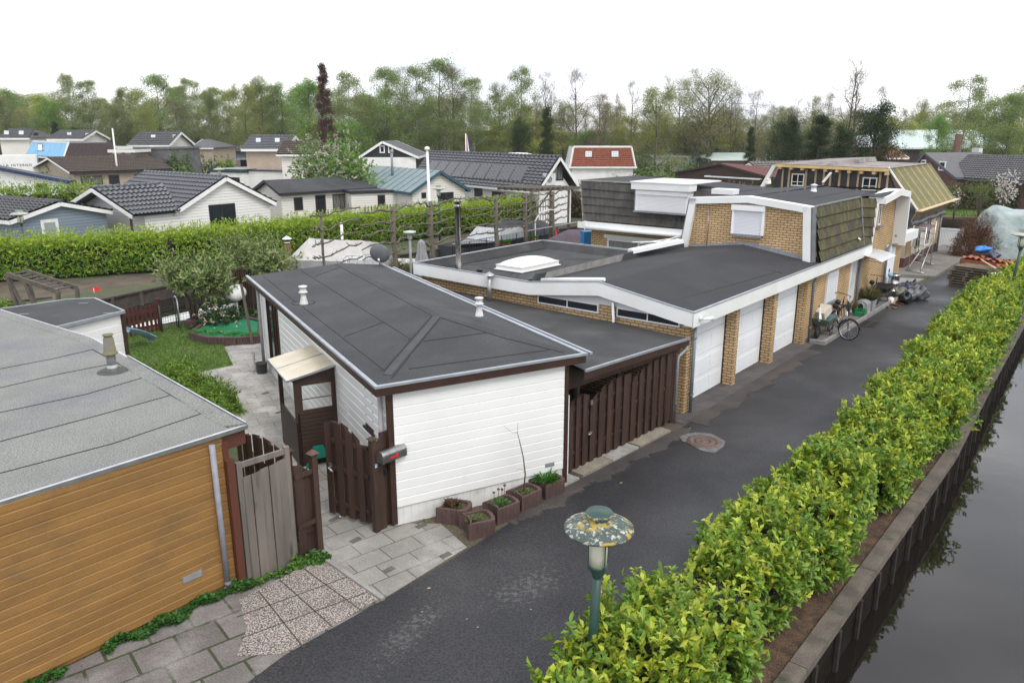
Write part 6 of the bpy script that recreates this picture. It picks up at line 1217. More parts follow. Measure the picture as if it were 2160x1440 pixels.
# bed with a ring of brown blocks and a green mat
bedp=[P(x,y,0)for x,y in ((402,716),(440,727),(500,728),(548,724),(552,690),(520,682),(470,686),(425,700))]
t=thing('flower_bed',sum(bedp,Vector())/8,0,'low flower bed edged with brown ribbed blocks and covered by a green mat','flower bed')
for i in range(8):
    a,b=bedp[i],bedp[(i+1)% 8];n=max(1,round((b-a).length/.62))
    for j in range(n):
        m=MB();p,q=a.lerp(b,j/n),a.lerp(b,(j+1)/n);d=(q-p).normalized();k=8
        for e in range(k):m.beam(p.lerp(q,(e+.05)/k)+V3(0,0,.13),p.lerp(q,(e+.95)/k)+V3(0,0,.13),.10+.025*math.sin(math.pi*(e+.5)/k),.26)
        m.build('edging_block',plm,t)
m=MB().poly([p+(sum(bedp,Vector())/8-p)*.08+V3(0,0,.21)for p in bedp]);m.build('green_mat',mat('green_mat',(.006,.13,.055),(.01,.17,.07),sc=3,rough=.9,grain=.3,gsc=60),t)
for i in range(4):a,b=bedp[i % 3].lerp(bedp[i % 3+1],.3+.15*i),None;tuft('bed_greens',bedp[0].lerp(bedp[3],.1+.25*i)+V3(0,.12,.24),150,.07,.04,.28,gl,'fresh green plants along the front edge of the flower bed','plant',60+i,.1,'green plants along the flower bed')
m=MB()
for a,b in (((395,690),(432,690)),):
    for e in range(10):p,q=P(*a),P(*b);m.beam(p.lerp(q,(e+.05)/10)+V3(0,0,.14),p.lerp(q,(e+.95)/10)+V3(0,0,.14),.5,.28)
solo('block_planter',m,plm,'square brown block planter around the foot of the forked rhododendron','planter')
# white shed with a dark roof
rs=[P(x,y,2.05)for x,y in ((-20,655),(140,632),(199,629),(262,656),(118,690))];t=thing('white_shed',V3(rs[3].x,rs[3].y,0),0,'small white boarded shed with a dark felt roof behind the grey felt roof','shed')
m=MB();m.prism([p-V3(0,0,.04)for p in rs],(0,0,.04));m.build('roof',[felt],t)
m=MB();[m.beam(a-V3(0,0,.02),b-V3(0,0,.02),.05,.08)for a,b in zip(rs,rs[1:]+rs[:1])];m.build('roof_edge_trim',MATS['zinc_edge'],t)
m=MB();cen=sum(rs,Vector())/5;ins=[p.lerp(cen,.06)for p in rs];g0_=[V3(p.x,p.y,0)for p in ins]
for i in range(5):
    a,b=g0_[i],g0_[(i+1)% 5];d=(b-a).normalized();n_=V3(d.y,-d.x,0);n_=n_ if n_.dot(a-V3(cen.x,cen.y,0))>0 else -n_;siding(m,a,b,.05,1.98,.24,n_,g=.02)
m.build('wall',whs,t);m=MB();p=g0_[3];m.beam(p+V3(0,0,.02)+(p-V3(cen.x,cen.y,0)).normalized()*.02,p+V3(0,0,1.97)+(p-V3(cen.x,cen.y,0)).normalized()*.02,.09,.09);m.build('corner_post',brownboard,t)
m=MB()
for x,y in ((50,663),(175,640),(228,661)):c=P(x,y,2.052);m.beam(c+V3(-.12,0,.005),c+V3(.12,.03,.005),.1,.008)
m.build('felt_patch',mat('patch_grey',(.16,.16,.165),rough=.8),t)
# picket fence, slide, mesh fence, ladder handle, boat hull
a,b=P(266,716),P(338,700);F8=frame2(a,b);L8=(b-a).length
t=thing('picket_fence',F8(L8/2,0),F8.rz,'red brown picket fence panel at the ditch end of the lawn','fence');red=mat('red_brown_picket',(.085,.022,.018),(.06,.018,.014),sc=6,rough=.6)
m=MB();[m.box(F8,0,L8,-.06,-.03,z,z+.09)for z in (.2,.72)];m.box(F8,L8-.02,L8+.09,-.06,.05,0,1.15);m.build('rail',red,t)
for i in range(8):m=MB();u=i*L8/8;m.box(F8,u,u+.085,-.029,-.005,.06,.98+.02*math.sin(i));m.box(F8,u,u+.085,-.030,-.004,.981+.02*math.sin(i),.99+.02*math.sin(i));m.build('picket',red,t)
sl=[(262,697,.75),(283,705,.62),(303,712,.42),(316,718,.25),(322,720,.22)];sp=[P(x,y,z)for x,y,z in sl];m=MB();vs=[];rr_=[]
sp=[P(264,722,0)+V3(-.1,0,.95),P(280,722,0)+V3(0,0,.62),P(298,722,0)+V3(0,0,.38),P(312,722,0)+V3(0,0,.20),P(322,721,0)+V3(0,0,.16)]
sp=[P(264,700,.62),P(283,703,.52),P(300,708,.36),P(312,714,.2),P(320,717,.15)]
d=(sp[-1]-sp[0]);d.z=0;d.normalize();r_=V3(d.y,-d.x,0)
for p in sp:
    for o,h in ((-.24,.14),(-.20,.02),(0,-.01),(.20,.02),(.24,.14)):vs.append(p+r_*o+V3(0,0,h))
m.add(vs,[[i*5+j,i*5+j+1,(i+1)*5+j+1,(i+1)*5+j]for i in range(4)for j in range(4)],0,True)
m.tube([vs[i*5]for i in range(5)],.025,6);m.tube([vs[i*5+4]for i in range(5)],.025,6);m.tube([V3(sp[0].x,sp[0].y,0),sp[0]],.04,6);m.tube([V3(sp[3].x,sp[3].y,0),sp[3]],.03,6)
solo('garden_slide',m,mat('faded_blue_plastic',(.16,.26,.36),(.22,.32,.42),sc=4,rough=.5),'faded blue plastic garden slide on the lawn by the white shed','slide')
t=thing('wire_fence',P(360,690),0,'low green wire mesh fence along the ditch beside the picket fence','fence');m=MB();pts=[P(342,702),P(378,692),P(430,682),P(500,668)]
wm=mat('wire_green',(.04,.06,.045),rough=.5)
for a,b in zip(pts,pts[1:]):
    for z in np.arange(.1,.85,.09):m.tube([a+V3(0,0,z),b+V3(0,0,z)],.006,3,cap=False)
    n=int((b-a).length/.1)
    for i in range(n):p=a.lerp(b,i/n);m.tube([p+V3(0,0,.08),p+V3(0,0,.82)],.005,3,cap=False)
m.build('mesh',wm,t);m=MB();[m.tube([p,p+V3(0,0,.95)],.025,6)for p in pts];m.build('post',wm,t)
m=MB();a,b=P(374,690),P(381,697);m.tube([a,a+V3(0,0,1.05),a.lerp(b,.25)+V3(0,0,1.13),a.lerp(b,.75)+V3(0,0,1.13),b+V3(0,0,1.05),b],.022,8);solo('ladder_handle',m,alu,'bent metal boarding handrail at the ditch edge','handrail')
def hull(m,c,d,L,Wd,H,z0,mi=0,n=12):
    r=V3(d.y,-d.x,0);vs=[];K=7
    for i in range(n+1):
        s=i/n;w=Wd*.5*(1-(abs(s-.42)/.58)**2.6 if s>.42 else 1-.18*((.42-s)/.42)**2);sh_=H*(1+.25*s*s)
        for j in range(K):a=(j/(K-1)-.5)*math.pi;vs.append(c+d*((s-.5)*L)+r*(w*math.sin(a))+V3(0,0,z0+sh_*(1-math.cos(a)**.7)if math.cos(a)>1e-6 else z0+sh_))
    m.add(vs,[[i*K+j,i*K+j+1,(i+1)*K+j+1,(i+1)*K+j]for i in range(n)for j in range(K-1)],mi,True);m.add(vs[:K],[list(range(K))],mi)
    return [vs[i*K]for i in range(n+1)],[vs[i*K+K-1]for i in range(n+1)]
t=thing('rowing_boat',P(385,672,-.5),0,'white low boat lying in the ditch behind the wire fence','boat');m=MB();d=(P(480,655,-.3)-P(330,690,-.3)).normalized();l,r=hull(m,P(400,675,-.25)+V3(0,0,.25),d,4.2,1.3,.5,-.62);m.build('hull',white,t)
m=MB();n=len(l);m.add([p-V3(0,0,.06)for p in l]+[p-V3(0,0,.06)for p in r],[[i,i+1,n+i+1,n+i]for i in range(n-1)]);m.build('deck',mat('boat_deck',(.72,.72,.70),(.6,.6,.58),sc=2,rough=.5),t)
m=MB();c=P(497,618,1.0);m.blob(c,.32,.6,.3,16,.06,3);m.tube([V3(c.x,c.y,0),c],.05,6);solo('covered_dinghy',m,white,'small white covered dinghy bow standing on a post beside the bungalow end','dinghy')
# posts, wall shrubs, bucket, umbrella foot by the bungalow's garden end
m=MB();m.beam(P(533,727,0),P(533,727,0)+V3(-.22,.1,1.95),.07,.07);solo('leaning_post',m,oldwood,'old round post leaning at the bungalow garden corner','post')
bk=P(553,787);t=thing('black_bucket',bk,0,'black bucket with a stake on the terrace under the downpipe','bucket');m=MB();m.lathe([(.13,0),(.16,.30),(.17,.31),(.15,.31),(.12,.05),(0,.05)],bk,20);m.build('bucket',mat('bucket_plastic',(.045,.047,.05),rough=.5),t);m=MB();m.lathe([(.14,.27),(0,.28)],bk,16);m.build('soil',potsoil,t)
m=MB();c=P(538,782);m.lathe([(.17,0),(.17,.06),(.14,.09),(.10,.10),(.09,.16),(.035,.18),(.035,.55),(0,.55)],c,20);solo('umbrella_foot',m,mat('concrete_foot',(.33,.32,.30),(.25,.24,.22),sc=6,rough=.9),'round concrete umbrella foot standing beside the black bucket','umbrella foot')
m=MB()
for k in range(9):a=P(500+k*4.5,668-k*.6);m.beam(a+V3(0,0,.05),a+V3(0,0,1.75),.13,.03)
solo('board_fence',m,brownwood,'dark brown board fence behind the bungalow garden corner','fence')
# old timber climbing frame and flag sign on the far bank
t=thing('climbing_frame',P(80,640),0,'old grey timber climbing frame shaped like a raised ladder, far left bank','climbing frame')
m=MB();a0,a1=P(14,578,1.65),P(122,615,1.25);b0,b1=P(52,571,1.70),P(162,607,1.25);m.beam(a0,a1,.07,.16);m.beam(b0,b1,.07,.16);m.build('side_rail',oldwood,t)
m=MB();[m.beam(a0.lerp(a1,(i+.3)/8),b0.lerp(b1,(i+.3)/8),.10,.05)for i in range(8)];m.build('rung',oldwood,t)
m=MB()
for p,o in ((a0,.2),(b0,.2),(a1,-.1),(b1,-.05),(a0.lerp(a1,.35),.3)):m.beam(V3(p.x,p.y,0)+V3(o*1.2,0,0),p,.11,.11)
m.beam(P(0,640,.5),P(110,627,.55),.09,.09);m.beam(V3(a0.x+.5,a0.y,.1),a0,.09,.09);m.build('post',oldwood,t)
fl_=P(201,633);t=thing('red_flag',fl_,0,'small bright red flag on a thin stick on the far bank','flag');m=MB();m.tube([fl_,fl_+V3(0,0,.5)],.012,6);m.build('stick',alu,t);m=MB();m.hexa([fl_+V3(-.06,0,.36),fl_+V3(.26,0,.40),fl_+V3(.26,.01,.40),fl_+V3(-.06,.01,.36)],[fl_+V3(-.06,0,.50),fl_+V3(.26,0,.55),fl_+V3(.26,.01,.55),fl_+V3(-.06,.01,.50)]);m.build('flag',mat('flag_red',(.75,.03,.03),rough=.6),t)
bush('round_shrub',P(8,672),.9,.9,.85,500,.08,.05,(thuja,thujay),'round yellow green shrub at the left edge below the climbing frame',57,.6)
# ditch bank boards
t=thing('ditch_boarding',P(367,610),0,'dark wooden boarding and posts along the far ditch bank','bank boarding');m=MB();m2=MB()
for a,b in zip(ditch_far,ditch_far[1:]):
    d=(b-a).normalized();r=V3(d.y,-d.x,0);m.beam(a+r*.05-V3(0,0,.3),b+r*.05-V3(0,0,.3),.05,.62);m.beam(a+r*.08-V3(0,0,.02),b+r*.08-V3(0,0,.02),.16,.07)
    for i in range(int((b-a).length/1.4)):p=a+d*(i*1.4+.4)+r*.12;m2.beam(p-V3(0,0,1),p+V3(0,0,.0),.11,.11)
m.build('boards',mat('bank_boards',(.085,.068,.055),(.05,.04,.033),sc=4,rough=.9,bump=.4,bsc=12),t);m2.build('piles',oldwood,t)
m=MB()
for a,b in zip(ditch_near[1:],ditch_near[2:]):d=(b-a).normalized();r=V3(d.y,-d.x,0);m.beam(a-r*.03-V3(0,0,.3),b-r*.03-V3(0,0,.3),.05,.66)
solo('near_ditch_boarding',m,MATS['bank_boards'],'dark wooden boarding along the garden side of the ditch','bank boarding')
# ivy along the shed foot, weeds
ivy=leafmat('ivy_leaf',(.045,.125,.022),.35,.2,.45);ivy2=leafmat('ivy_leaf_light',(.09,.19,.035),.3,.2,.45)
def creeper(name,a,b,wdt,n,h,label,seed,m_=ivy,L=.05):
    rg=np.random.default_rng(seed);s=rg.uniform(0,1,n);A,B=np.array(a),np.array(b);d=nrm((B-A)[None])[0];r=np.array([d[1],-d[0],0]);k=wdt*(.55+.45*np.sin(s*19+seed)*np.sin(s*7.3+1))
    p=A+(B-A)*s[:,None]+r*(rg.uniform(-.2,1,n)*k)[:,None];p[:,2]=rg.uniform(.01,1,n)*h*(.5+.5*np.sin(s*23+seed*2))+.03;dd=rg.normal(0,1,(n,3));dd[:,2]=np.abs(dd[:,2])*.3;c=p[0].copy()
    v,f=leaf_arrays(p-A,dd,np.tile([0,0,1.],(n,1))+rg.normal(0,.35,(n,3)),rg.uniform(.6,1.3,n)*L,rg.uniform(.6,1.2,n)*L*.9);o=npmesh(name,v,f,m_);o.location=A
    return tag(o,label,'ground cover',kind='stuff')
creeper('creeper',list(FS(-2.0,.03)),list(FS(.15,.05)),.26,5200,.11,'dense dark green creeper growing along the foot of the ochre shed wall',3);creeper('creeper',list(FS(-3.4,.03)),list(FS(-2.5,.03)),.16,900,.08,'thin patch of creeper at the left end of the shed wall',4)
creeper('weeds',list(FS(.1,.22)),list(P(620,1200)),.12,500,.08,'light green weeds growing out of the path below the grey gate',6,ivy2)
bush('weed_clump',P(632,1192),.17,.15,.18,150,.06,.05,(ivy2,ivy2),'small round bright green weed clump at the foot of the grey gate',58,.3,5,'plant',None,0,False);bush('weed_clump',P(668,1182),.22,.14,.16,190,.06,.05,(ivy,ivy2),'green weed clump at the foot of the brown fence post',59,.5,5,'plant',None,0,False)
# ------------------------------------------------------------- houses of the park
offwh=sidingmat('cream_siding',(.76,.74,.68),(.70,.68,.62),.17,.62,.14);whsid=sidingmat('far_white_siding',(.80,.79,.76),(.74,.73,.70),.17,.62,.14)
bluesid=sidingmat('blue_grey_siding',(.215,.265,.31),(.19,.235,.28),.16,.6,.13)
glazed=mat('glazed_black_tile',(.045,.048,.055),(.065,.068,.076),sc=2,rough=.28,spec=.6);dtile=mat('dark_far_tile',(.055,.056,.060),(.075,.076,.08),sc=2,rough=.6,c3=(.09,.09,.085),sc3=1,lo3=.55,hi3=.75)
brtile=mat('brown_mossy_tile',(.060,.044,.034),(.085,.064,.048),sc=3,rough=.95,c3=(.12,.105,.07),sc3=2.2,lo3=.55,hi3=.68,bump=.5,bsc=12,bdist=.05)
redtile=mat('red_clay_tile',(.26,.085,.045),(.18,.06,.038),sc=4,rough=.85);tealroof=mat('blue_green_sheet',(.15,.205,.215),(.19,.245,.25),sc=2.5,rough=.6,c3=(.25,.28,.27),sc3=4,lo3=.55,hi3=.75)
beige=mat('beige_render',(.42,.34,.265),(.36,.29,.225),sc=1.5,rough=.9);darkbrick=brickmat('dark_far_brick',(.15,.055,.05),(.11,.042,.04),(.12,.10,.09));greyfl=mat('grey_flat_roof',(.10,.10,.105),(.15,.15,.15),sc=1.5,rough=.85)
blacktrim=mat('black_trim',(.02,.02,.022),rough=.5);bluetrim=mat('teal_trim',(.035,.085,.115),rough=.5);navytrim=mat('navy_trim',(.015,.03,.085),(.025,.045,.11),sc=3,rough=.6);brownwin=mat('brown_window_frame',(.05,.028,.02),rough=.5)
curtain=mat('curtain_glass',(.07,.075,.07),(.22,.23,.21),sc=7,rough=.12,st=(3,3,.3),spec=.6);skylight=mat('glass_painted_sky',(.55,.58,.6),rough=.15,spec=.8)  # roof window panes: mirrored sky is painted in as a pale base colour
def fin(t,fr,A,B):t['_']=0
def win(t,fr,side,rect,frame,glass=darkglass,mull=0,fw=.07,plane=0,kind='window',door=False):
    x0,y0,x1,y1=rect;f=MB();g=MB()
    if side=='F':
        a=fr.px(x0,y1,v=plane);b=fr.px(x1,y1,v=plane);c=fr.px((x0+x1)/2,y0,v=plane);d=fr.px((x0+x1)/2,y1,v=plane);lo,hi=sorted((a[0],b[0]));window(f,g,fr,'u',plane,lo,hi,d[2],c[2],1,fw,mull=[lo+(hi-lo)*(k+1)/(mull+1)for k in range(mull)])
    else:
        a=fr.px(x0,y1,u=plane);b=fr.px(x1,y1,u=plane);c=fr.px((x0+x1)/2,y0,u=plane);d=fr.px((x0+x1)/2,y1,u=plane);lo,hi=sorted((a[1],b[1]));window(f,g,fr,'v',plane,lo,hi,d[2],c[2],1 if side=='R' else -1,fw,mull=[lo+(hi-lo)*(k+1)/(mull+1)for k in range(mull)])
    w=f.build('door' if door else kind,frame,t);g.build('pane',glass,w);return w
def slope(t,fr,name,m_,a,b,c,d,tiles,amp=.05):
    m=MB()
    if tiles:tiled(m,a,b,c,d,tiles[0],tiles[1],.085,.06,4);k=V3(0,0,-.07);m.poly([a+k,b+k,c+k,d+k])
    else:m.poly([a,b,c,d]);m.poly([p-V3(0,0,.06)for p in (d,c,b,a)])
    return m.build(name,[m_,tedge_shade]if tiles else m_,t)
def house(name,label,A,B,R0,R1,wallm,roofm,trim,tiles=None,ov=.3,barge=None,cat='house',group=None,zw=None,fas=.18,gable=None):
    """ridge parallel to the visible eave A-B"""
    A=Vector(A);B=Vector(B);z=(A.z+B.z)/2;fr=Fr(A,math.atan2((B-A).x,(B-A).y));L=Vector((B-A).xy).length;l=lambda p:((Vector(p)-fr.o).dot(fr.U),(Vector(p)-fr.o).dot(fr.V),p[2])
    q0,q1=l(R0),l(R1);v0=(q0[1]+q1[1])/2;zr=(q0[2]+q1[2])/2;ua=max(0,q0[0]);ub=min(L,q1[0]);ua=0 if gable or ua<.8 else ua;ub=L if gable or L-ub<.8 else ub
    t=thing(name,fr(L/2,v0),fr.rz,label,cat,group);F=fr
    slope(t,F,'roof',roofm,F(0,0,z),F(L,0,z),F(ub,v0,zr),F(ua,v0,zr),tiles);slope(t,F,'roof',roofm,F(L,2*v0,z),F(0,2*v0,z),F(ua,v0,zr),F(ub,v0,zr),None)
    for u,e in ((0,ua),(L,ub)):
        if e not in (0,L):m=MB().poly([F(u,0,z),F(u,2*v0,z),F(e,v0,zr)]);m.build('hip',roofm,t)
    if tiles:m=MB();n=int((ub-ua)/.45)+1;[m.tube([F(ua+(ub-ua)*i/n,v0,zr+.03),F(ua+(ub-ua)*(i+.96)/n,v0,zr+.045)],[.11,.12],7)for i in range(n)];m.build('ridge_tiles',roofm,t)
    m=MB();m.box(F,ov,L-ov,2*v0+ov,-ov,0,z-.02);k=(zr-z)/abs(v0)
    for u,on in ((ov,ua==0),(L-ov-.12,ub==L)):
        if on:m.prism([F(u,-ov,z-.021),F(u,v0,zr-ov*k-.05),F(u,2*v0+ov,z-.021)],F.U*.12)
    m.build('wall',wallm,t)
    m=MB();m.box(F,.0,L,-.03,.02,z-fas,z-.012);m.box(F,0,L,2*v0-.02,2*v0+.03,z-fas,z-.012);m.box(F,.02,L-.02,-ov,-.03,z-.06,z-.04);m.build('fascia',trim,t)
    bt_=barge or trim
    for u,on in ((-.0,ua==0),(L,ub==L)):
        if on:m=MB();m.beam(F(u,0,z-fas*.4),F(u,v0,zr-fas*.4),.06,fas);m.beam(F(u,2*v0,z-fas*.4),F(u,v0,zr-fas*.4),.06,fas);m.build('bargeboard',bt_,t)
    return t,fr,L,v0,z,zr,ov
def gabled(name,label,A,B,apex,length,wallm,roofm,trim,tiles=None,ov=.3,barge=None,fas=.2,group=None,cat='house'):
    """gable A-B faces the camera, ridge runs back"""
    A=Vector(A);B=Vector(B);z=(A.z+B.z)/2;fr=Fr(A,math.atan2((B-A).x,(B-A).y));L=Vector((B-A).xy).length;q=fr.px(*apex,v=0);um,zr=q[0],q[2];F=fr
    t=thing(name,fr(L/2,-length/2),fr.rz,label,cat,group)
    slope(t,F,'roof',roofm,F(0,-length,z),F(0,0,z),F(um,0,zr),F(um,-length,zr),tiles);slope(t,F,'roof',roofm,F(L,0,z),F(L,-length,z),F(um,-length,zr),F(um,0,zr),tiles)
    if tiles:m=MB();n=int(length/.45);[m.tube([F(um,-length*i/n,zr+.03),F(um,-length*(i+.96)/n,zr+.045)],[.11,.12],7)for i in range(n)];m.build('ridge_tiles',roofm,t)
    m=MB();m.box(F,ov,L-ov,-length+ov,-ov,0,z-.02);k1=(zr-z)/um;k2=(zr-z)/(L-um)
    m.prism([F(ov,-ov-.1,z-.021),F(um,-ov-.1,zr-.2),F(L-ov,-ov-.1,z-.021)],F.V*.1);m.prism([F(ov,-length+ov,z-.021),F(um,-length+ov,zr-.2),F(L-ov,-length+ov,z-.021)],F.V*.1);m.build('wall',wallm,t)
    for v in (-.03,-length+.03):m=MB();m.beam(F(0,v,z-fas*.45),F(um,v,zr-fas*.45),.06,fas);m.beam(F(L,v,z-fas*.45),F(um,v,zr-fas*.45),.06,fas);m.build('bargeboard',barge or trim,t)
    m=MB();m.box(F,-.03,.03,-length,-.07,z-fas,z-.01);m.box(F,L-.03,L+.03,-length,-.07,z-fas,z-.01);m.build('fascia',trim,t)
    return t,fr,L,z,zr,ov
def flat(name,label,A,B,depth,wallm,roofm,trim,fas=.25,cat='shed',z0=0,open_=False,group=None):
    A=Vector(A);B=Vector(B);z=(A.z+B.z)/2;fr=Fr(A,math.atan2((B-A).x,(B-A).y));L=Vector((B-A).xy).length;t=thing(name,fr(L/2,-depth/2),fr.rz,label,cat,group);F=fr
    m=MB();m.box(F,-.1,L+.1,-depth-.1,.1,z-.03,z);m.build('roof',roofm,t);m=MB();m.box(F,-.13,L+.13,.101,.14,z-fas,z+.03);m.box(F,-.14,-.101,-depth-.1,.1,z-fas,z+.03);m.box(F,L+.101,L+.14,-depth-.1,.1,z-fas,z+.03);m.build('fascia',trim,t)
    if open_:
        m=MB();[m.box(F,u,u+.12,-.15,-.03,0,z-.03)for u in (0,L/2,L-.12)];m.build('posts',trim,t);m=MB();m.box(F,0,L,-depth,-depth+.1,0,z-.03);m.build('wall',wallm,t)
    else:m=MB();m.box(F,0,L,-depth,0,0,z-.03);m.build('wall',wallm,t)
    return t,fr,L,z
def eaves_pt(x,y,z):return P(x,y,z)
# B1 blue house
t,f,L,z,zr,ov=gabled('blue_house','blue grey boarded house with white trim and a dark tiled roof at the left edge',P(21,462,2.38),P(238,449,2.2),(128,427),10,bluesid,dtile,white,(26,8),.25)
win(t,f,'F',(92,462,129,512),white,mat('pale_blind',(.25,.30,.28),(.3,.34,.33),sc=3,rough=.2),0,.16,-ov)
m=MB();m.box(f,.25,.34,-.24,-.18,0,2.2);m.build('downpipe',MATS['blue_grey_pipe'],t)
# B2 white house with glazed tiles, two wings
t,f,L,z,zr,ov=gabled('white_tiled_house','white boarded house with glossy black pantiles and two gables behind the clipped hedge',P(371,446,2.15),P(583,428,2.15),(478,374),9.5,whsid,glazed,white,(26,9),.3,white,.22)
win(t,f,'F',(444,430,500,480),blacktrim,darkglass,1,.07,-ov)
A,B=P(278,455,2.15),P(374,446,2.15);fw=Fr(A,math.atan2((B-A).x,(B-A).y));Lw=(B-A).length;q=P(240,391,3.55);vq=(q-fw.o).dot(fw.V);F=fw
slope(t,F,'wing_roof',glazed,F(0,0,2.15),F(Lw+.2,0,2.15),F(Lw+1.6,vq,3.45),F(0,vq,3.45),(13,7));slope(t,F,'wing_roof',glazed,F(Lw,2*vq,2.15),F(0,2*vq,2.15),F(0,vq,3.45),F(Lw+1.6,vq,3.45),None)
m=MB();[m.tube([F((Lw+1.4)*i/10,vq,3.48),F((Lw+1.4)*(i+.95)/10,vq,3.5)],[.11,.12],7)for i in range(10)];m.build('ridge_tiles',glazed,t)
m=MB();m.box(F,.9,Lw+.3,2*vq+.3,-.3,0,2.13);m.prism([F(.9,-.3,2.131),F(.9,vq,3.3),F(.9,2*vq+.3,2.131)],F.U*.1);m.build('wall',whsid,t)
m=MB();m.beam(F(0,0,2.06),F(0,vq,3.36),.05,.2);m.beam(F(0,2*vq,2.06),F(0,vq,3.36),.05,.2);m.build('bargeboard',white,t)
m=MB();m.box(F,.02,.12,-.3,-.2,0,2.0);m.build('post',brownwin,t);m=MB();m.box(F,.0,.1,2*vq+.5,2*vq+.6,0,2.0);m.build('post',brownwin,t)
# B3 long cream bungalow
t,f,L,v0,z,zr,ov=house('long_bungalow','long low cream boarded bungalow with a black felt roof and brown windows',P(589,408,2.45),P(800,395,2.45),P(541,378,3.25),P(760,373,3.25),offwh,felt,blacktrim,None,.3,blacktrim)
for r,gk,mu,d in (((621,416,640,444),darkglass,0,False),((667,411,689,455),darkglass,0,True),((703,409,734,446),curtain,1,False),((763,411,783,441),darkglass,0,True)):win(t,f,'F',r,brownwin,gk,mu,.08,-ov,'window',d)
t2,f2,L2_,z2_=flat('flat_extension','flat roofed cream extension with black fascia at the right end of the long bungalow',P(740,404,2.4),P(864,400,2.4),3.5,offwh,felt,blacktrim,.16,'house');win(t2,f2,'F',(797,411,813,434),brownwin,darkglass,0,.08,0)
# B4 small house with blue-green roof
t,f,L,z,zr,ov=gabled('cream_cottage','small cream boarded cottage with a blue green sheet roof and teal bargeboards',P(866,406,2.4),P(993,399.5,2.4),(930,360),10.5,offwh,tealroof,bluetrim,None,.3,bluetrim,.2)
m=MB()
for i in range(1,9):m.beam(f(0,-i,z+.02),f(L*.5,-i,zr+.02),.04,.03)
m.build('roof_seam',mat('teal_seam',(.10,.14,.15),rough=.7),t)
win(t,f,'F',(889,406,899,418),blacktrim,darkglass,0,.06,-ov);win(t,f,'F',(924,406,942,432),blacktrim,darkglass,0,.08,-ov);win(t,f,'F',(942,405,957,431),blacktrim,darkglass,0,.08,-ov)
q=P(828,372,3.2);m=MB();m.tube([q,q+V3(0,0,1.75)],.10,12);m.lathe([(.13,1.75),(.15,1.8),(.15,1.95),(0,2.0)],q,12);m.build('chimney_pipe',pvcgrey,t)
# B5 big tiled house with solar panels
A,B=P(868,378,2.45),P(1135,404,2.45);R0,R1=P(905,320,4.75),P(1205,333,4.75)
t,f,L,v0,z,zr,ov=house('solar_house','white house with a big black pantiled roof carrying a row of solar panels',A,B,R0,P(1195,333,4.75),white,glazed,white,(34,11),.5,white)
sa,sb,sc_,sd_=(915,340),(1119,351),(1098,384),(957,375)
tr5=[(f(0,0,z),f(L,0,z),f(L,v0,zr)),(f(0,0,z),f(L,v0,zr),f(0,v0,zr))]
pv=mat('solar_panel',(.020,.021,.026),(.03,.03,.036),sc=2,rough=.15,spec=.7)
a_,b_,c_,d_=[onto(p,tr5)for p in ((912,341),(1119,351),(1102,384),(890,369))]
n5=a_[1]
for i in range(9):
    m=MB();q=[a_[0].lerp(b_[0],(i+.03)/9),a_[0].lerp(b_[0],(i+.97)/9),d_[0].lerp(c_[0],(i+.97)/9),d_[0].lerp(c_[0],(i+.03)/9)];m.hexa([p+n5*.07 for p in q],[p+n5*.12 for p in q]);m.build('solar_panel',[pv],t)
win(t,f,'R',(1165,345,1188,381),blacktrim,curtain,1,.09,L-ov)
m=MB();q=f.px(1155,388,u=L-ov);m.box(f,L-ov,L-ov+.35,q[1]-.45,q[1]+.45,q[2]-.1,q[2]+.75);ac=m.build('heat_pump',mat('ac_white',(.6,.6,.58),rough=.5),t);m=MB();m.ring(f(L-ov+.355,q[1]+.1,q[2]+.33),.2,.03,f.U,20,6);m.lathe([(.18,0),(0,.01)],f(L-ov+.352,q[1]+.1,q[2]+.33),16,axis=f.U);m.build('fan',pvcgrey,ac)
win(t,f,'F',(1001,396,1018,415),brownwin,darkglass,0,.08,-ov,'window',True);win(t,f,'F',(1038,405,1067,416),brownwin,darkglass,0,.08,-ov)
for k,(x,lb)in enumerate(((985,'left'),(1038,'middle'),(1092,'right'))):c=PY(x,327,75);m=MB();m.lathe([(2.2,-1.4),(2.2,-.25),(1.7,.02),(.9,.18),(0,.22)],c,24);m.tube([V3(c.x,c.y,0),c-V3(0,0,1.2)],1.6,12);solo('white_dome',m,white,'white rounded dome top showing above the solar roof, %s one of three' % lb,'dome','white domes behind the solar roof')
# B6 black house, hipped gable
t,f,L,z,zr,ov=gabled('black_house','black boarded house with a white base and white bargeboards, behind the blossom tree',PY(757,330,88),PY(882,331,88),(806,298),10,blacktrim,dtile,white,None,.3,white,.25)
m=MB();q=f.px(820,332,v=-ov+.03);m.box(f,ov,L-ov,-ov+.001,-ov+.03,0,q[2]);m.build('white_base',white,t)
win(t,f,'F',(801,307,812,323),white,darkglass,0,.12,-ov+.0);win(t,f,'F',(819,307,829,323),white,darkglass,0,.12,-ov)
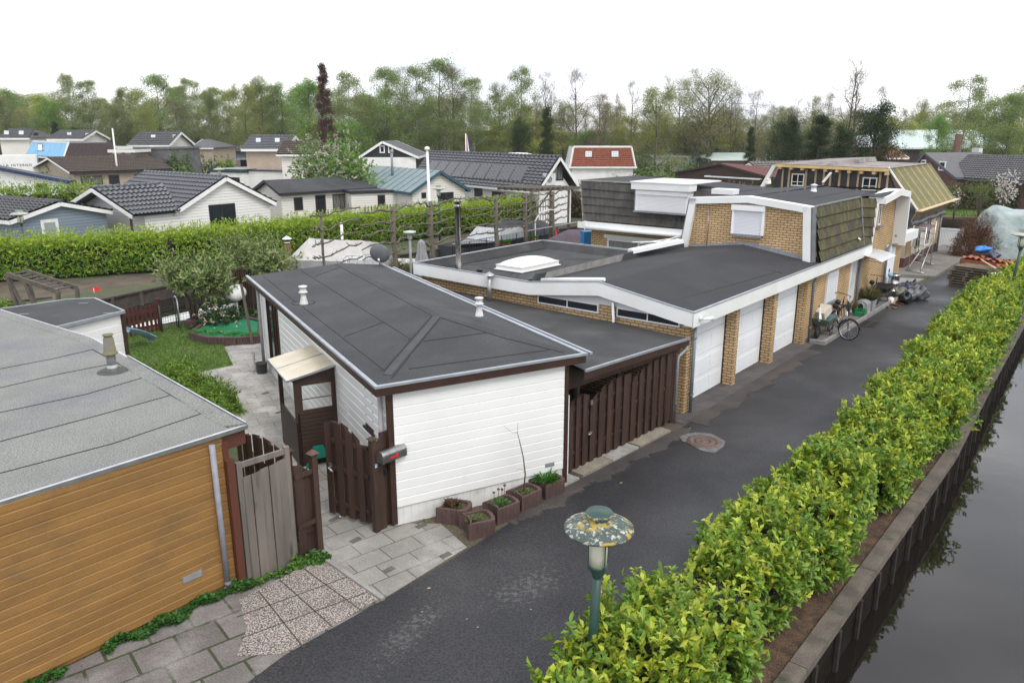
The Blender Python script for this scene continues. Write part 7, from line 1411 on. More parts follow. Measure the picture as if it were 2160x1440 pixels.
# generic mansard block
def mansard(name,label,x0,x1,yt,yb,Y,depth,m_tile,m_wall,trim,tiles,inset=.6,lights=(),side=1.0,Yb=None):
    a,b=PY(x0,yb,Y),PY(x1,yb,Yb or Y);z0=(a.z+b.z)/2;zt=PY((x0+x1)/2,yt,Y).z;fr=Fr(a,math.atan2((b-a).x,(b-a).y));L=(Vector(b.xy)-Vector(a.xy)).length;F=fr
    t=thing(name,F(L/2,-depth/2),fr.rz,label,'house');i=inset
    slope(t,F,'mansard_tiles',m_tile,F(0,0,z0),F(L,0,z0),F(L-i*.5,-i,zt),F(i*.5,-i,zt),tiles);m=MB()
    m.poly([F(i*.5,-i,zt),F(L-i*.5,-i,zt),F(L-i*.5,-depth+i,zt),F(i*.5,-depth+i,zt)]);m.build('flat_roof',greyfl,t)
    m=MB();m.poly([F(L,0,z0),F(L,-depth,z0),F(L-i*.5,-depth+i,zt),F(L-i*.5,-i,zt)]);m.build('gable_wall',m_wall,t);m=MB();m.poly([F(0,-depth,z0),F(0,0,z0),F(i*.5,-i,zt),F(i*.5,-depth+i,zt)]);m.build('gable_wall',m_wall,t)
    m=MB();m.box(F,.2,L-.2,-depth+.2,-.2,0,z0-.2);m.build('wall',m_wall,t);m=MB();m.box(F,-.2,L+.2,-depth,.15,z0-.22,z0-.03);m.beam(F(i*.5,-i,zt+.05),F(L-i*.5,-i,zt+.05),.2,.2)
    m.beam(F(0,.02,z0),F(i*.5,-i+.02,zt),.18,.12);m.beam(F(L,.02,z0),F(L-i*.5,-i+.02,zt),.18,.12);m.build('trim',trim,t)
    tr=[(F(0,0,z0),F(L,0,z0),F(L-i*.5,-i,zt)),(F(0,0,z0),F(L-i*.5,-i,zt),F(i*.5,-i,zt))]
    for (lx0,ly0,lx1,ly1)in lights:
        ps=[onto(p,tr)for p in ((lx0,ly1),(lx1,ly1),(lx1,ly0),(lx0,ly0))]
        if all(ps):n=ps[0][1];m=MB();m.hexa([p[0]+n*.02 for p in ps],[p[0]+n*.10 for p in ps]);fo=m.build('roof_window',blacktrim,t);cc=sum((p[0]for p in ps),Vector())/4;m=MB();m.poly([cc+(p[0]-cc)*.8+n*.105 for p in ps]);m.build('pane',skylight,fo)
    return t,fr,L,z0,zt
mansard('red_mansard_house','house with an orange red tiled mansard and two roof windows, behind the solar roof',1203,1340,311,351,88,9,redtile,white,white,(34,9),.8,[(1233,318,1250,333),(1288,318,1306,333)])
mansard('blue_wrapped_house','house with its mansard wrapped in bright blue sheeting and dark shingled gable',57,133,299,330,104,6.5,mat('blue_sheeting',(.13,.33,.52),(.2,.42,.62),sc=1.2,rough=.5,st=(4,.4,.4)),mat('dark_shingle',(.045,.033,.033),(.065,.05,.05),sc=5,rough=.9),white,(20,1),.9,[(80,304,92,320)],Yb=92)
# B13 mossy brown bungalow
t,f,L,v0,z,zr,ov=house('brown_bungalow','beige bungalow with a mossy dark brown tiled roof and brown window frames',P(146,364,2.35),P(366,357,2.35),P(108,332,3.6),P(345,330,3.6),beige,brtile,blacktrim,(40,10),.5,white,'house',None,None,.18,True)
for r,gk,mu,d in (((172,371,218,390),curtain,1,False),((231,369,254,392),darkglass,0,True),((285,368,303,384),darkglass,0,False)):win(t,f,'F',r,brownwin,gk,mu,.12,-ov,'window',d)
# B14 white house with navy verge
t,f,L,z,zr,ov=gabled('navy_trim_house','white house with a low dark roof and a navy blue bargeboard at the far left',P(-200,377,2.2),P(143,381,2.2),(-20,350),1.0,whsid,dtile,navytrim,None,.35,navytrim,.3);win(t,f,'F',(78,386,104,400),pvcgrey,darkglass,0,.1,-ov)
# truck body
c=PY(-40,330,92);a,b=PY(-60,352,92),PY(80,352,95);F=Fr(a,math.atan2((b-a).x,(b-a).y));L=(b-a).length;zt=PY(40,329,92).z;t=thing('box_truck',F(L/2,-1.2),F.rz,'white box truck body with dark lettering, parked behind the navy trimmed house','truck')
m=MB();m.box(F,0,L,-2.4,0,1.0,zt);m.build('box_body',white,t);m=MB();m.box(F,-1.6,-.05,-2.3,-.1,.6,2.6);m.build('cab',white,t)
for u in (-.9,L-1.8):m=MB();m.ring(F(u,-.15,.48),.33,.14,F.V,20,8);m.build('wheel',rubber,t)
m=MB();m.box(F,0,L,-2.3,-.1,.7,.99);m.build('chassis',blackplastic,t)
cu=bpy.data.curves.new('lettering','FONT');cu.body='VILLA INTERNO';cu.size=.40;cu.extrude=.01;cu.space_character=1.35;to=bpy.data.objects.new('lettering',cu);COL.objects.link(to);bpy.context.view_layer.update()
me=bpy.data.meshes.new_from_object(to.evaluated_get(bpy.context.evaluated_depsgraph_get()));bpy.data.objects.remove(to);me.materials.clear();me.materials.append(blacktrim);lo_=bpy.data.objects.new('lettering',me);COL.objects.link(lo_);lo_.parent=t
wpos=F.px(-9,350,v=.02);R4=rootm(t).inverted()@(Matrix.Translation(F(wpos[0],.02,wpos[2]-.1))@Matrix.Rotation(math.pi/2-F.az,4,'Z')@Matrix.Rotation(math.pi/2,4,'X'));lo_.matrix_local=R4
# far row of chalets
def chalet(label,x0,x1,ye,xr0,xr1,yr,Y,dy,lights,tiles=(24,7),rm=dtile,wm=offwh):
    t,f,L,v0,z,zr,ov=house('chalet',label,PY(x0,ye,Y),PY(x1,ye,Y),PY(xr0,yr,Y+dy),PY(xr1,yr,Y+dy),wm,rm,white,tiles,.4,white,'house',None,None,.3)
    tr=[(f(0,0,z),f(L,0,z),f(L,v0,zr)),(f(0,0,z),f(L,v0,zr),f(0,v0,zr))]
    for r in lights:
        ps=[onto(p,tr)for p in ((r[0],r[3]),(r[2],r[3]),(r[2],r[1]),(r[0],r[1]))]
        if all(ps):n=ps[0][1];m=MB();m.hexa([p[0]+n*.02 for p in ps],[p[0]+n*.1 for p in ps]);m.build('roof_window',skylight,t)
    return t,f,L,v0,z,zr,ov
t,f,L,v0,z,zr,ov=chalet('far chalet at the left edge with two roof windows and a cream gable',-10,62,291,-8,72,273,125,4.0,[(9,277,19,285),(40,277,50,285)]);win(t,f,'R',(72,280,82,290),brownwin,darkglass,1,.15,L-ov)
t,f,L,v0,z,zr,ov=chalet('far chalet with a slate grey roof and one roof window, right of the first',98,176,293,103,192,276,120,4.0,[(142,281,151,286)]);win(t,f,'R',(182,281,194,292),white,darkglass,1,.15,L-ov)
t,f,L,v0,z,zr,ov=chalet('far chalet with one roof window above a trimmed hedge',268,358,306,274,372,279,105,4.2,[(319,286,328,291)]);win(t,f,'R',(366,284,374,300),white,darkglass,0,.15,L-ov)
t,f,L,v0,z,zr,ov=chalet('far dark chalet with two bright roof windows beside the blossom tree',508,605,314,514,632,287,90,4.0,[(540,293,550,301),(580,293,590,301)],(28,8),glazed,beige)
house('hip_bungalow','low bungalow with a brown hipped roof behind the blossom tree',PY(582,326,80),PY(700,326,80),PY(606,300,83),PY(680,300,83),offwh,brtile,white,(20,6),.4)
house('grey_bungalow','low dark grey bungalow with a hipped roof in the middle of the park',PY(392,320,128),PY(520,320,128),PY(420,306,133),PY(490,306,133),mat('grey_wall',(.16,.16,.165),rough=.8),dtile,blacktrim,(24,6),.4)
flat('black_carport','low black flat roofed carport left of the conifer shrubs',PY(285,322,135),PY(352,323,135),5,blacktrim,blacktrim,blacktrim,.3,'carport',0,True)
flat('pale_chalet_annex','low annex with a white fascia behind the blue wrapped house',PY(205,310,100),PY(276,309,100),5,mat('grey_brown_wall',(.13,.11,.10),rough=.9),greyfl,white,.3,'shed')
t,f,L,z=flat('window_annex','low dark annex with two cream windows behind the brown bungalow',PY(230,316,94),PY(283,317,94),4,MATS['grey_brown_wall'],greyfl,MATS['window_cream'],.3,'shed');win(t,f,'F',(237,319,256,324),MATS['window_cream'],darkglass,1,.2,0);win(t,f,'F',(264,319,276,324),MATS['window_cream'],darkglass,0,.2,0)
flat('grey_lean_to','pale grey low roof behind the trimmed yellow hedge',PY(360,315,98),PY(420,306,104),5,greyfl,greyfl,greyfl,.2,'shed')
t,f,L,z=flat('green_trim_shed','white shed with a dark green fascia and flat roof behind the glossy tiled house',P(443,356,2.35),P(511,358,2.35),6,white,mat('pale_zinc_roof',(.22,.225,.235),(.28,.285,.29),sc=2,rough=.5),mat('dark_green_trim',(.012,.045,.045),rough=.5),.35);win(t,f,'F',(478,374,507,392),blacktrim,MATS['shadow_black'],0,.1,0)
flat('long_white_shed','long low white shed with a small dark window left of the blossom tree',P(513,358,2.3),P(640,362,2.3),3,whsid,greyfl,blacktrim,.1)
flat('black_flat_carport','black carport with a grey roof edge in front of the two window chalet',P(487,335,2.6),P(578,335,2.6),4,blacktrim,blacktrim,mat('roof_edge_grey',(.25,.27,.29),rough=.5),.15,'carport',0,True)
t,f,L,z=flat('white_pergola','white pergola roof with bare beams left of the blossom tree',P(540,348,2.5),P(618,350,2.5),3,white,white,white,.12,'pergola',0,True)
# right hand background
house('dark_red_bungalow','low bungalow with a dark red brown roof beyond the upper flat roof',P(1425,362,2.6),P(1545,357,2.6),P(1478,346,3.6),P(1530,344,3.6),brownwin,mat('red_brown_roof',(.10,.035,.03),(.13,.045,.036),sc=3,rough=.9),brownwin,None,.3)
t,f,L,z,zr,ov=gabled('grey_roof_bungalow','cream gabled bungalow with grey brown roofs left of the house under repair',P(1547,363,2.6),P(1610,368,2.6),(1579,344),8,mat('cream_gable',(.5,.48,.4),rough=.8),mat('grey_brown_tile',(.13,.12,.11),(.17,.155,.14),sc=3,rough=.9),white,(20,6),.3,white,.15)
flat('brown_flat_roof','large low brown felt roof in front of the cream gable',P(1490,371,2.4),P(1600,377,2.4),6,brownwin,mat('brown_felt',(.085,.07,.06),(.11,.09,.08),sc=2,rough=.9),white,.1)
t,f,L,v0,z,zr,ov=house('brick_house_right','dark red brick house with a big slate grey tiled roof at the right edge',P(1992,374,2.5),P(2330,392,2.5),P(1930,326,4.35),P(2330,336,4.35),darkbrick,mat('slate_tile',(.085,.083,.085),(.11,.107,.107),sc=2,rough=.55),mat('slate_trim',(.09,.10,.125),rough=.6),(46,11),.45,mat('slate_trim',(.09,.10,.125)))
t,f,L,z,zr,ov=gabled('brick_gable_house','dark brick gable with two white windows left of the big slate roof',P(1912,366,2.6),P(2015,374,2.6),(1950,322),6,darkbrick,MATS['slate_tile'],MATS['slate_trim'],None,.2,MATS['slate_trim'],.2)
win(t,f,'F',(1979,340,1993,360),white,darkglass,0,.12,-ov);win(t,f,'F',(1942,337,1953,346),white,darkglass,0,.12,-ov)
m=MB();c=P(2060,326,4.35);F=Fr(c,f.az);m.box(F,-.45,.45,-.2,.2,-.0+4.25,4.95);ac=solo('roof_unit',m,MATS['ac_white'],'white air conditioning unit on the slate roof ridge','air conditioner')
# big green roofed hall, low buildings and odd roofs far right
def hall(name,label,x0,x1,ye,yr,Y,dy,rm,wm,z=None):
    return house(name,label,PY(x0,ye,Y),PY(x1,ye,Y),PY(x0+6,yr,Y+dy),PY(x1-6,yr,Y+dy),wm,rm,white,None,.3)
pg=mat('pale_green_sheet',(.44,.54,.50),(.52,.60,.56),sc=1,rough=.5,st=(6,.3,.3))
hall('green_hall','large hall with a pale green metal roof at the right behind the ivy trees',1850,2130,312,274,105,9,pg,mat('hall_wall',(.05,.04,.04),rough=.8));hall('flat_pavilion','low pavilion with pale green roof bands between the bare trees',1500,1590,336,322,108,5,pg,MATS['grey_brown_wall'])
hall('pavilion','low pavilion with pale roof and dark windows right of the red mansard',1375,1480,330,322,118,5,pg,white);hall('orange_roof_house','small orange tiled roof among the ivy clad trees at right',1868,1918,333,305,92,5,redtile,darkbrick)
hall('far_white_house','far white house half hidden between ivy clad trees',1640,1840,320,300,125,6,dtile,white);hall('far_grey_house','far grey roofed house behind the middle trees',400,450,312,294,112,5,dtile,beige)
t=thing('crane_post',PY(2008,330,84),0,'thick reddish brown tree stump pole rising behind the slate roof','pole');c=PY(2008,340,84);m=MB();m.tube([V3(c.x,c.y,0),V3(c.x+.35,c.y,PY(2008,283,84).z)],[.42,.33],10);m.build('trunk',mat('reddish_trunk',(.13,.07,.05),(.09,.05,.04),sc=6,rough=.9),t)
# ------------------------------------------------------------- boats, poles and terrace things in the middle
tentm=mat('grey_white_canvas',(.46,.445,.42),(.38,.37,.35),sc=2,rough=.8,bump=.35,bsc=5,c3=(.38,.38,.365),sc3=1.2,lo3=.5,hi3=.75,bdist=.05)
t=thing('tented_boat',P(730,575),0,'moored boat under a large off white canvas tent behind the bungalow','boat')
ridge=[(612,545,.7),(652,502,1.62),(700,506,1.55),(760,507,1.5),(800,508,1.4)]
nearl=[(592,580),(612,571),(665,580),(730,585),(790,585),(825,570)]
rp1=[P(640,572,0)+V3(0,.2,.1),P(652,565,0)+V3(0,.6,1.55),P(720,562,0)+V3(0,.9,1.40),P(795,556,0)+V3(0,.9,1.32),P(815,556,0)+V3(0,.7,.9)]
def backP(x,y,z):return P(x,y,z)
R_=[backP(652,502,1.45),backP(705,506,1.42),backP(760,507,1.40),backP(800,512,1.25)]
Ns=[backP(634,549,.6),backP(700,551,.6),backP(765,549,.6),backP(812,540,.55)];Fs=[a+(a-b)*.85 for a,b in zip(R_,Ns)];Fs=[V3(p.x,p.y,.5)for p in Fs]
El=backP(606,548,.5);m=MB()
def sag(a,b,c,d,n=6):
    vs=[]
    for i in range(n+1):
        for j in range(n+1):
            s,u_=i/n,j/n;p=(a*(1-s)+b*s)*(1-u_)+(d*(1-s)+c*s)*u_;vs.append(p-V3(0,0,.10*math.sin(s*math.pi)*math.sin(u_*math.pi)+.02*math.sin(i*2.3+j*1.7)))
    m.add(vs,[[i*(n+1)+j,(i+1)*(n+1)+j,(i+1)*(n+1)+j+1,i*(n+1)+j+1]for i in range(n)for j in range(n)],0,True)
for i in range(3):sag(Ns[i],Ns[i+1],R_[i+1],R_[i]);sag(R_[i],R_[i+1],Fs[i+1],Fs[i])
m.add([El,Ns[0],R_[0]],[[0,1,2]]);m.add([El,R_[0],Fs[0]],[[0,1,2]]);m.build('tent',tentm,t)
m=MB();k=V3(0,0,-.5)
for a,b in zip([El]+Ns,Ns+[Ns[-1]+V3(.3,.8,0)]):m.poly([a,b,V3(b.x+.1,b.y-.25,-.3),V3(a.x+.1,a.y-.25,-.3)])
m.build('skirt',mat('lower_canvas',(.25,.25,.24),(.2,.2,.195),sc=3,rough=.8),t)
m=MB();d=(Ns[2]-Ns[0]);d.z=0;d.normalize();hull(m,V3((Ns[0].x+Ns[3].x)/2+.2,(Ns[0].y+Ns[3].y)/2+.8,0),d,8.5,2.6,.9,-.75);m.build('hull',white,t)
t=thing('cold_frame',P(740,590,0),0,'glazed lean frame of thin grey bars behind the bungalow roof','greenhouse');m=MB();A0,A1=P(690,592,.9),P(800,580,1.0);B0,B1=P(730,540,1.55),P(800,535,1.55)
g_=MB();g_.poly([A0,A1,B1,B0])
for i in range(6):m.tube([A0.lerp(A1,i/5),B0.lerp(B1,i/5)],.022,6)
m.tube([A0,A1],.025,6);m.tube([B0,B1],.025,6);[m.tube([V3(p.x,p.y,0),p],.025,6)for p in (A0,A1,B0,B1)];m.build('frame',alu,t);g_.build('glazing',mat('dusty_glazing',(.55,.57,.57),rough=.2,alpha=.35),t)
# wooden chimney post, lamps, umbrella
fp=P(609,560,0);q=P(611,563,.0);t=thing('wooden_post_lamp',q,0,'square orange brown wooden post with a black lantern on top, behind the bungalow','lamp post');zt=PY(607,515,q.y).z;m=MB();m.beam(V3(q.x,q.y,0),V3(q.x-.03,q.y,zt),.24,.24);m.build('post',mat('orange_post',(.27,.13,.055),(.22,.10,.045),sc=6,rough=.7),t)
m=MB();c=V3(q.x-.03,q.y,zt);m.lathe([(.10,0),(.14,.05),(.14,.22),(.1,.24),(.1,.26)],c,12);m.build('lantern',blackplastic,t);m=MB();m.lathe([(.105,.02),(.145,.06),(.145,.12)],c,12);m.lathe([(.24,.26),(.2,.3),(0,.42)],c,14);m.build('lantern_cap',white,t)
def pole_lamp(x,yb,ytop,Y,label,capw=.2,mt=pvcgrey):
    b=V3(PY(x,yb,Y).x,Y,0);zt=PY(x,ytop,Y).z;t=thing('garden_lamp',b,0,label,'lamp','small lamps on poles');m=MB();m.tube([b,V3(b.x,b.y,zt-.25)],.05,10);m.build('pole',mt,t);m=MB();c=V3(b.x,b.y,zt);m.lathe([(.08,-.3),(.1,-.28),(.1,-.06),(capw,-.06),(capw,0),(0,.04)],c,14);m.build('head',mat('lamp_head_grey',(.42,.46,.46),(.5,.52,.5),sc=5,rough=.5),t)
pole_lamp(867,570,488,30.5,'small blue grey lamp on a pole between the bungalow and the brick house',.25)
for (x,yb,yt,Y,lb)in ((51,510,449,37.5,'mushroom street lamp standing in front of the blue grey house'),(926,440,396,47,'pale mushroom lamp in front of the cream cottage'),(466,400,356,60,'far mushroom lamp before the green trimmed shed')):
    b=V3(PY(x,yb,Y).x,Y,0);mushroom_lamp(b,PY(x,yt,Y).z,.42,lb,V3(0,0,0),mat('weathered_disc',(.30,.32,.28),(.42,.43,.38),sc=6,rough=.8))
b=V3(PY(2148,545,27).x,27,0);b=P(2140,600);b=V3(PY(2148,520,28.5).x,28.5,0);mushroom_lamp(b,PY(2148,492,28.5).z,.40,'mushroom street lamp rising behind the hedge in front of the covered boat',V3(.1,0,0),mat('weathered_disc',(.30,.32,.28)))
u=P(884,590,0);um=V3(PY(890,560,33).x,33,0);t=thing('folded_parasol',um,0,'folded grey parasol on the terrace behind the flat roof','parasol');zt=PY(890,505,33).z;m=MB();n=14;vs=[];lv=[(0.03,zt),(.13,zt-.12),(.16,zt-.45),(.26,zt-.95),(.30,zt-1.15)]
for r,z in lv:
    for j in range(n):a=2*math.pi*j/n;k=r*(1+.22*(-1)**j);vs.append(um+V3(math.cos(a)*k,math.sin(a)*k,z))
m.add(vs,[[i*n+j,i*n+(j+1)% n,(i+1)*n+(j+1)% n,(i+1)*n+j]for i in range(4)for j in range(n)]);m.build('canopy',mat('parasol_grey',(.30,.30,.32),(.24,.24,.26),sc=5,rough=.8),t);m=MB();m.tube([um,um+V3(0,0,zt)],.03,8);m.build('pole',alu,t)
m=MB();c=V3(PY(903,552,33.2).x,33.2,0);m.lathe([(.0,0),(.28,0),(.3,.5),(.28,.85),(.2,.9),(0,.9)],c,16);solo('blue_barrel',m,mat('barrel_blue',(.02,.13,.36),rough=.4),'blue plastic barrel beside the folded parasol','barrel')
m=MB();c=V3(PY(922,552,33.5).x,33.5,0);m.lathe([(.0,0),(.14,0),(.14,.75),(.18,.78),(.18,.9),(0,.93)],c,14);solo('pale_vent_stub',m,MATS['vent_metal'],'short pale vent stub behind the flat roof edge','vent')
# covered black launch, its railing, jetty chairs
t=thing('covered_launch',P(1090,520,-.4),0,'dark launch under a black cover moored in the ditch behind the flat roof','boat');a,b=P(950,545,-.2),P(1190,500,-.2);d=(b-a).normalized();m=MB();c=(a+b)/2+V3(-.5,1.2,0);c.z=0;hull(m,c,d,9.8,2.6,.95,-.75);m.build('hull',mat('hull_dark',(.05,.055,.06),rough=.4),t)
blackcov=mat('black_cover',(.028,.028,.030),(.045,.045,.048),sc=3,rough=.6,bump=.5,bsc=4,bdist=.06);m=MB();r=V3(d.y,-d.x,0);vs=[];st_=[(-1.6,.15),(-1.2,.75),(-.2,1.0),(1.2,.95),(2.4,.8),(3.6,.72),(4.3,.3)];k=9
for s,h in st_:
    for j in range(k):q=j/(k-1)*2-1;vs.append(c+d*s+r*q*1.25+V3(0,0,.22+h*(1-abs(q)**3)+.03*math.sin(j*2+s*3)))
m.add(vs,[[i*k+j,i*k+j+1,(i+1)*k+j+1,(i+1)*k+j]for i in range(len(st_)-1)for j in range(k-1)],0,True);m.build('cover',blackcov,t)
m=MB();q=[c+d*(-2.3)+r*1.1+V3(0,0,.3),c+d*(-2.3)-r*1.1+V3(0,0,.3),c+d*(-1.45)-r*1.0+V3(0,0,.95),c+d*(-1.45)+r*1.0+V3(0,0,.95)];m.poly(q);m.poly([q[0],q[3],c+d*(.3)+r*1.22+V3(0,0,.95),c+d*(.3)+r*1.28+V3(0,0,.3)]);m.build('spray_hood',mat('grey_hood',(.33,.35,.37),(.4,.42,.43),sc=3,rough=.5),t)
m=MB();m.poly([c+d*(-4.6)+V3(0,0,.28),c+d*(-2.3)-r*1.15+V3(0,0,.26),c+d*(-2.3)+r*1.15+V3(0,0,.26)]);m.build('foredeck',mat('deck_grey',(.18,.185,.19),rough=.6),t)
t=thing('terrace_railing',P(1060,520),0,'black metal railing with a pale top rail along the ditch behind the flat roof','railing');a,b=P(955,556,0),P(1215,502,0);m=MB();m2=MB();m2.beam(a+V3(0,0,1.0),b+V3(0,0,1.0),.06,.05);m.tube([a+V3(0,0,.12),b+V3(0,0,.12)],.02,5);n=int((b-a).length/.14)
for i in range(n):p=a.lerp(b,i/n);m.tube([p+V3(0,0,.1),p+V3(0,0,.97)],.010 if i % 10 else .03,4,cap=False)
m.build('bars',blackplastic,t);m2.build('top_rail',mat('rail_grey',(.3,.32,.34),rough=.5),t)
for x,y,lb in ((1065,516,'terracotta flower box with green plants hanging on the railing, left one'),(1124,506,'terracotta flower box with green plants hanging on the railing, right one')):
    q=PY(x,y,a.lerp(b,(x-955)/260).y-.15);t=thing('flower_box',q,0,lb,'flower box','flower boxes on the railing');m=MB();m.hexa([q+V3(-.28,-.08,-.15),q+V3(.28,-.02,-.15),q+V3(.28,.14,-.15),q+V3(-.28,.08,-.15)],[q+V3(-.32,-.12,.1),q+V3(.32,-.04,.1),q+V3(.32,.18,.1),q+V3(-.32,.12,.1)]);m.build('box',mat('terracotta',(.28,.09,.05),rough=.8),t)
    tuft('box_plant',q+V3(0,0,.1),140,.2,.06,.26,gl,'green plants growing in a terracotta flower box on the railing','plant',int(x),.3,'plants in the flower boxes')
m=MB();q=a.lerp(b,.62);m.tube([q,q+V3(0,.1,1.5),q+V3(.3,.4,1.95),q+V3(.9,1.0,2.05),q+V3(1.2,1.4,1.98)],.035,8);solo('curved_white_arm',m,white,'curved white arm rising behind the railing','davit')
m=MB();q=V3(PY(1238,560,36).x,36,0);zt=PY(1238,487,36).z;m.box(Fr(q,1.3),-.27,.27,-.25,.25,0,zt);solo('blue_covered_stack',m,mat('blue_cover',(.012,.13,.33),(.02,.18,.42),sc=4,rough=.4,bump=.5,bsc=5),'stack under a bright blue cover against the brick house corner','covered stack')
m=MB();q=V3(PY(1172,520,47).x,47,0);zt=PY(1172,484,47).z;m.tube([q,V3(q.x,q.y,zt)],.025,6);m.lathe([(.06,zt-.75),(.10,zt-.55),(.06,zt-.15),(.03,zt)],q,10);solo('red_parasol',m,mat('parasol_red',(.55,.03,.06),rough=.6),'small folded red parasol at the far end of the railing','parasol')
bush('yellow_shrub',P(637,572,0),.75,.5,.95,260,.09,.05,(dgreen,leafmat('yellow_flower',(.55,.42,.03),.3)),'shrub with small yellow flowers beside the wooden post',71,.35)
bush('reed_clump',P(845,590,0),.9,.6,.95,420,.28,.02,(leafmat('olive_reed',(.19,.18,.06),.3),leafmat('olive_reed',(.19,.18,.06))),'clump of yellow olive reeds between bungalow and brick house',72,.4)
# espalier (pleached) trees with trained branches, wires and a flagpole
barkg=mat('grey_lime_bark',(.15,.125,.10),(.10,.085,.068),sc=8,rough=.95,bump=.6,bsc=20,c3=(.12,.13,.08),sc3=3,lo3=.5,hi3=.65)
esp=[(687,598,447,28.0),(834,575,436,33.3),(912,568,425,36.0),(1047,545,413,40.5),(1108,528,408,44.0),(1165,520,404,47.0)]
for k,(x,yb,yt,Y)in enumerate(esp):
    b=V3(PY(x,yb,Y).x,Y,0);zt=PY(x,yt,Y).z;nxt=esp[k+1]if k+1<len(esp)else (1232,500,404,51);prv=esp[k-1]if k else (640,600,447,25.5)
    lb=('first bare espalier tree from the left, thin grey trunk beside the white tent','second bare espalier tree with knotty branches beside the small pole lamp','third bare espalier tree, standing against the white flagpole','fourth bare espalier tree behind the left flower box','fifth bare espalier tree behind the right flower box','last bare espalier tree beside the dark tiled mansard')[k]
    t=thing('espalier_tree',b,0,lb,'tree','espalier trees along the ditch');rn=random.Random(k+30);m=MB();h=zt
    m.tube([b+V3(0,0,0),b+V3(.03,0,h*.3),b+V3(-.03,0,h*.6),b+V3(0,0,h)],[.13,.11,.12,.10]if k else [.055,.05,.05,.05],8);m.build('trunk',barkg,t);m=MB()
    for oth,last in ((nxt,0),(prv,1)):
        e=V3(PY(oth[0],oth[1],oth[3]).x,oth[3],0)-b
        for lv in range(5):
            z=h*(.99-.13*lv);p=b+V3(0,0,z-.12);pts=[p];nn=6
            for i in range(1,nn+1):pts.append(b+e*(.5*i/nn)+V3(0,0,z+rn.uniform(-.08,.06)-(.12 if i<2 else 0)))
            m.tube(pts,[.06-.006*i for i in range(nn+1)]if k else [.03]*(nn+1),5)
            for i in range(1,nn):
                for _ in range(2):q=pts[i];m.tube([q,q+V3(rn.uniform(-.15,.15),rn.uniform(-.15,.15),rn.uniform(-.02,.22))],[.02,.005],4,cap=False)
    m.build('branches',barkg,t)
Y=36.3;b=V3(PY(912,570,Y).x,Y,0);t=thing('flagpole',b,0,'tall white flagpole with a ball top standing behind the flat roof','flagpole');zt=PY(901,316,Y).z;tx=PY(901,316,Y).x;m=MB();m.tube([b,V3(tx,Y,zt)],[.085,.055],12);m.build('pole',white,t);m=MB();m.lathe([(0,-.06),(.12,0),(.12,.08),(.05,.14),(0,.15)],V3(tx,Y,zt),12);m.build('ball',white,t)
for x,yt,Y,lb in ((724,470,40,'short white mooring pole before the clipped hedge, left'),(829,465,42,'short white mooring pole before the clipped hedge, right')):b=V3(PY(x,540,Y).x,Y,0);m=MB();m.tube([b,V3(b.x,Y,PY(x,yt,Y).z)],.07,8);solo('mooring_pole',m,white,lb,'pole','white mooring poles')
b=V3(PY(243,330,88).x,88,0);m=MB();m.tube([b,V3(PY(237,271,88).x,88,PY(237,271,88).z)],[.12,.08],8);solo('far_flagpole',m,white,'thin white flagpole far left before the slate chalet','flagpole')
b=V3(PY(983,330,92).x,92,0);t=thing('flagpole_with_flag',b,0,'distant flagpole with a hanging red white blue flag behind the solar roof','flagpole');zt=PY(980,282,92).z;m=MB();m.tube([b,V3(b.x,92,zt)],.06,8);m.build('pole',white,t)
for j,c_ in enumerate(((.55,.03,.04),(.75,.75,.75),(.03,.06,.3))):m=MB();x0=.1+j*.22;m.hexa([V3(b.x+x0,92,zt-3.0),V3(b.x+x0+.22,92.05,zt-3.1),V3(b.x+x0+.22,92.1,zt-3.1),V3(b.x+x0,92.06,zt-3.0)],[V3(b.x+.05+j*.05,92,zt-.1),V3(b.x+.1+j*.05,92.05,zt-.15),V3(b.x+.1+j*.05,92.1,zt-.15),V3(b.x+.05+j*.05,92.06,zt-.1)]);m.build('stripe',mat('flag_stripe_%s' % ('red','white','blue')[j],c_,rough=.7),t)
m=MB();a,b=P(772,478,0),P(850,470,0);
for i in range(12):p=a.lerp(b,i/12);m.beam(p,p+V3(0,0,1.4),.34,.04)
solo('grey_board_fence',m,oldwood,'short weathered grey board fence in front of the flat roofed extension','fence')
a,b=P(990,470,0),P(1225,455,0);m=MB()
for z in (.2,.5,.8,1.1,1.4,1.7):m.beam(a+V3(0,0,z),b+V3(0,0,z),.04,.26)
for i in range(8):p=a.lerp(b,i/7);m.beam(p,p+V3(0,0,1.9),.1,.1)
solo('slatted_fence',m,oldwood,'long weathered slatted fence in front of the solar panel house','fence')
# brown winter hedge, red-brown shrub, hedges between houses
hb1=leafmat('copper_hedge_leaf',(.17,.10,.04),.4,.2,.6);hb2=leafmat('green_hedge_leaf',(.12,.19,.03),.35,.25,.5)
Yl=[PY(1190,400,62),PY(1300,402,60),PY(1430,405,60),PY(1660,410,62)];hedge('copper_hedge',[V3(p.x,p.y,0)for p in Yl],1.6,2.3,150,.16,.08,5,(hb1,hb2),'brown and green mixed hedge behind the upper felt roof',81,.06,.4,.45)
Yl=[P(1935,441,0),P(2300,447,0)];hedge('beech_hedge',Yl,1.3,2.05,260,.13,.07,5,(leafmat('olive_hedge_leaf',(.12,.125,.035),.4),hb2),'tall olive green clipped hedge behind the far lawn at right',82,.04,.3,.35)
Yl=[V3(PY(-40,430,56).x,56,0),V3(PY(232,430,58).x,58,0)];hedge('blossom_hedge',Yl,1.6,2.75,320,.13,.065,5,(far_lau,far_lauy),'bright yellow green hedge behind the blue grey house',83,.05,.35,.5)
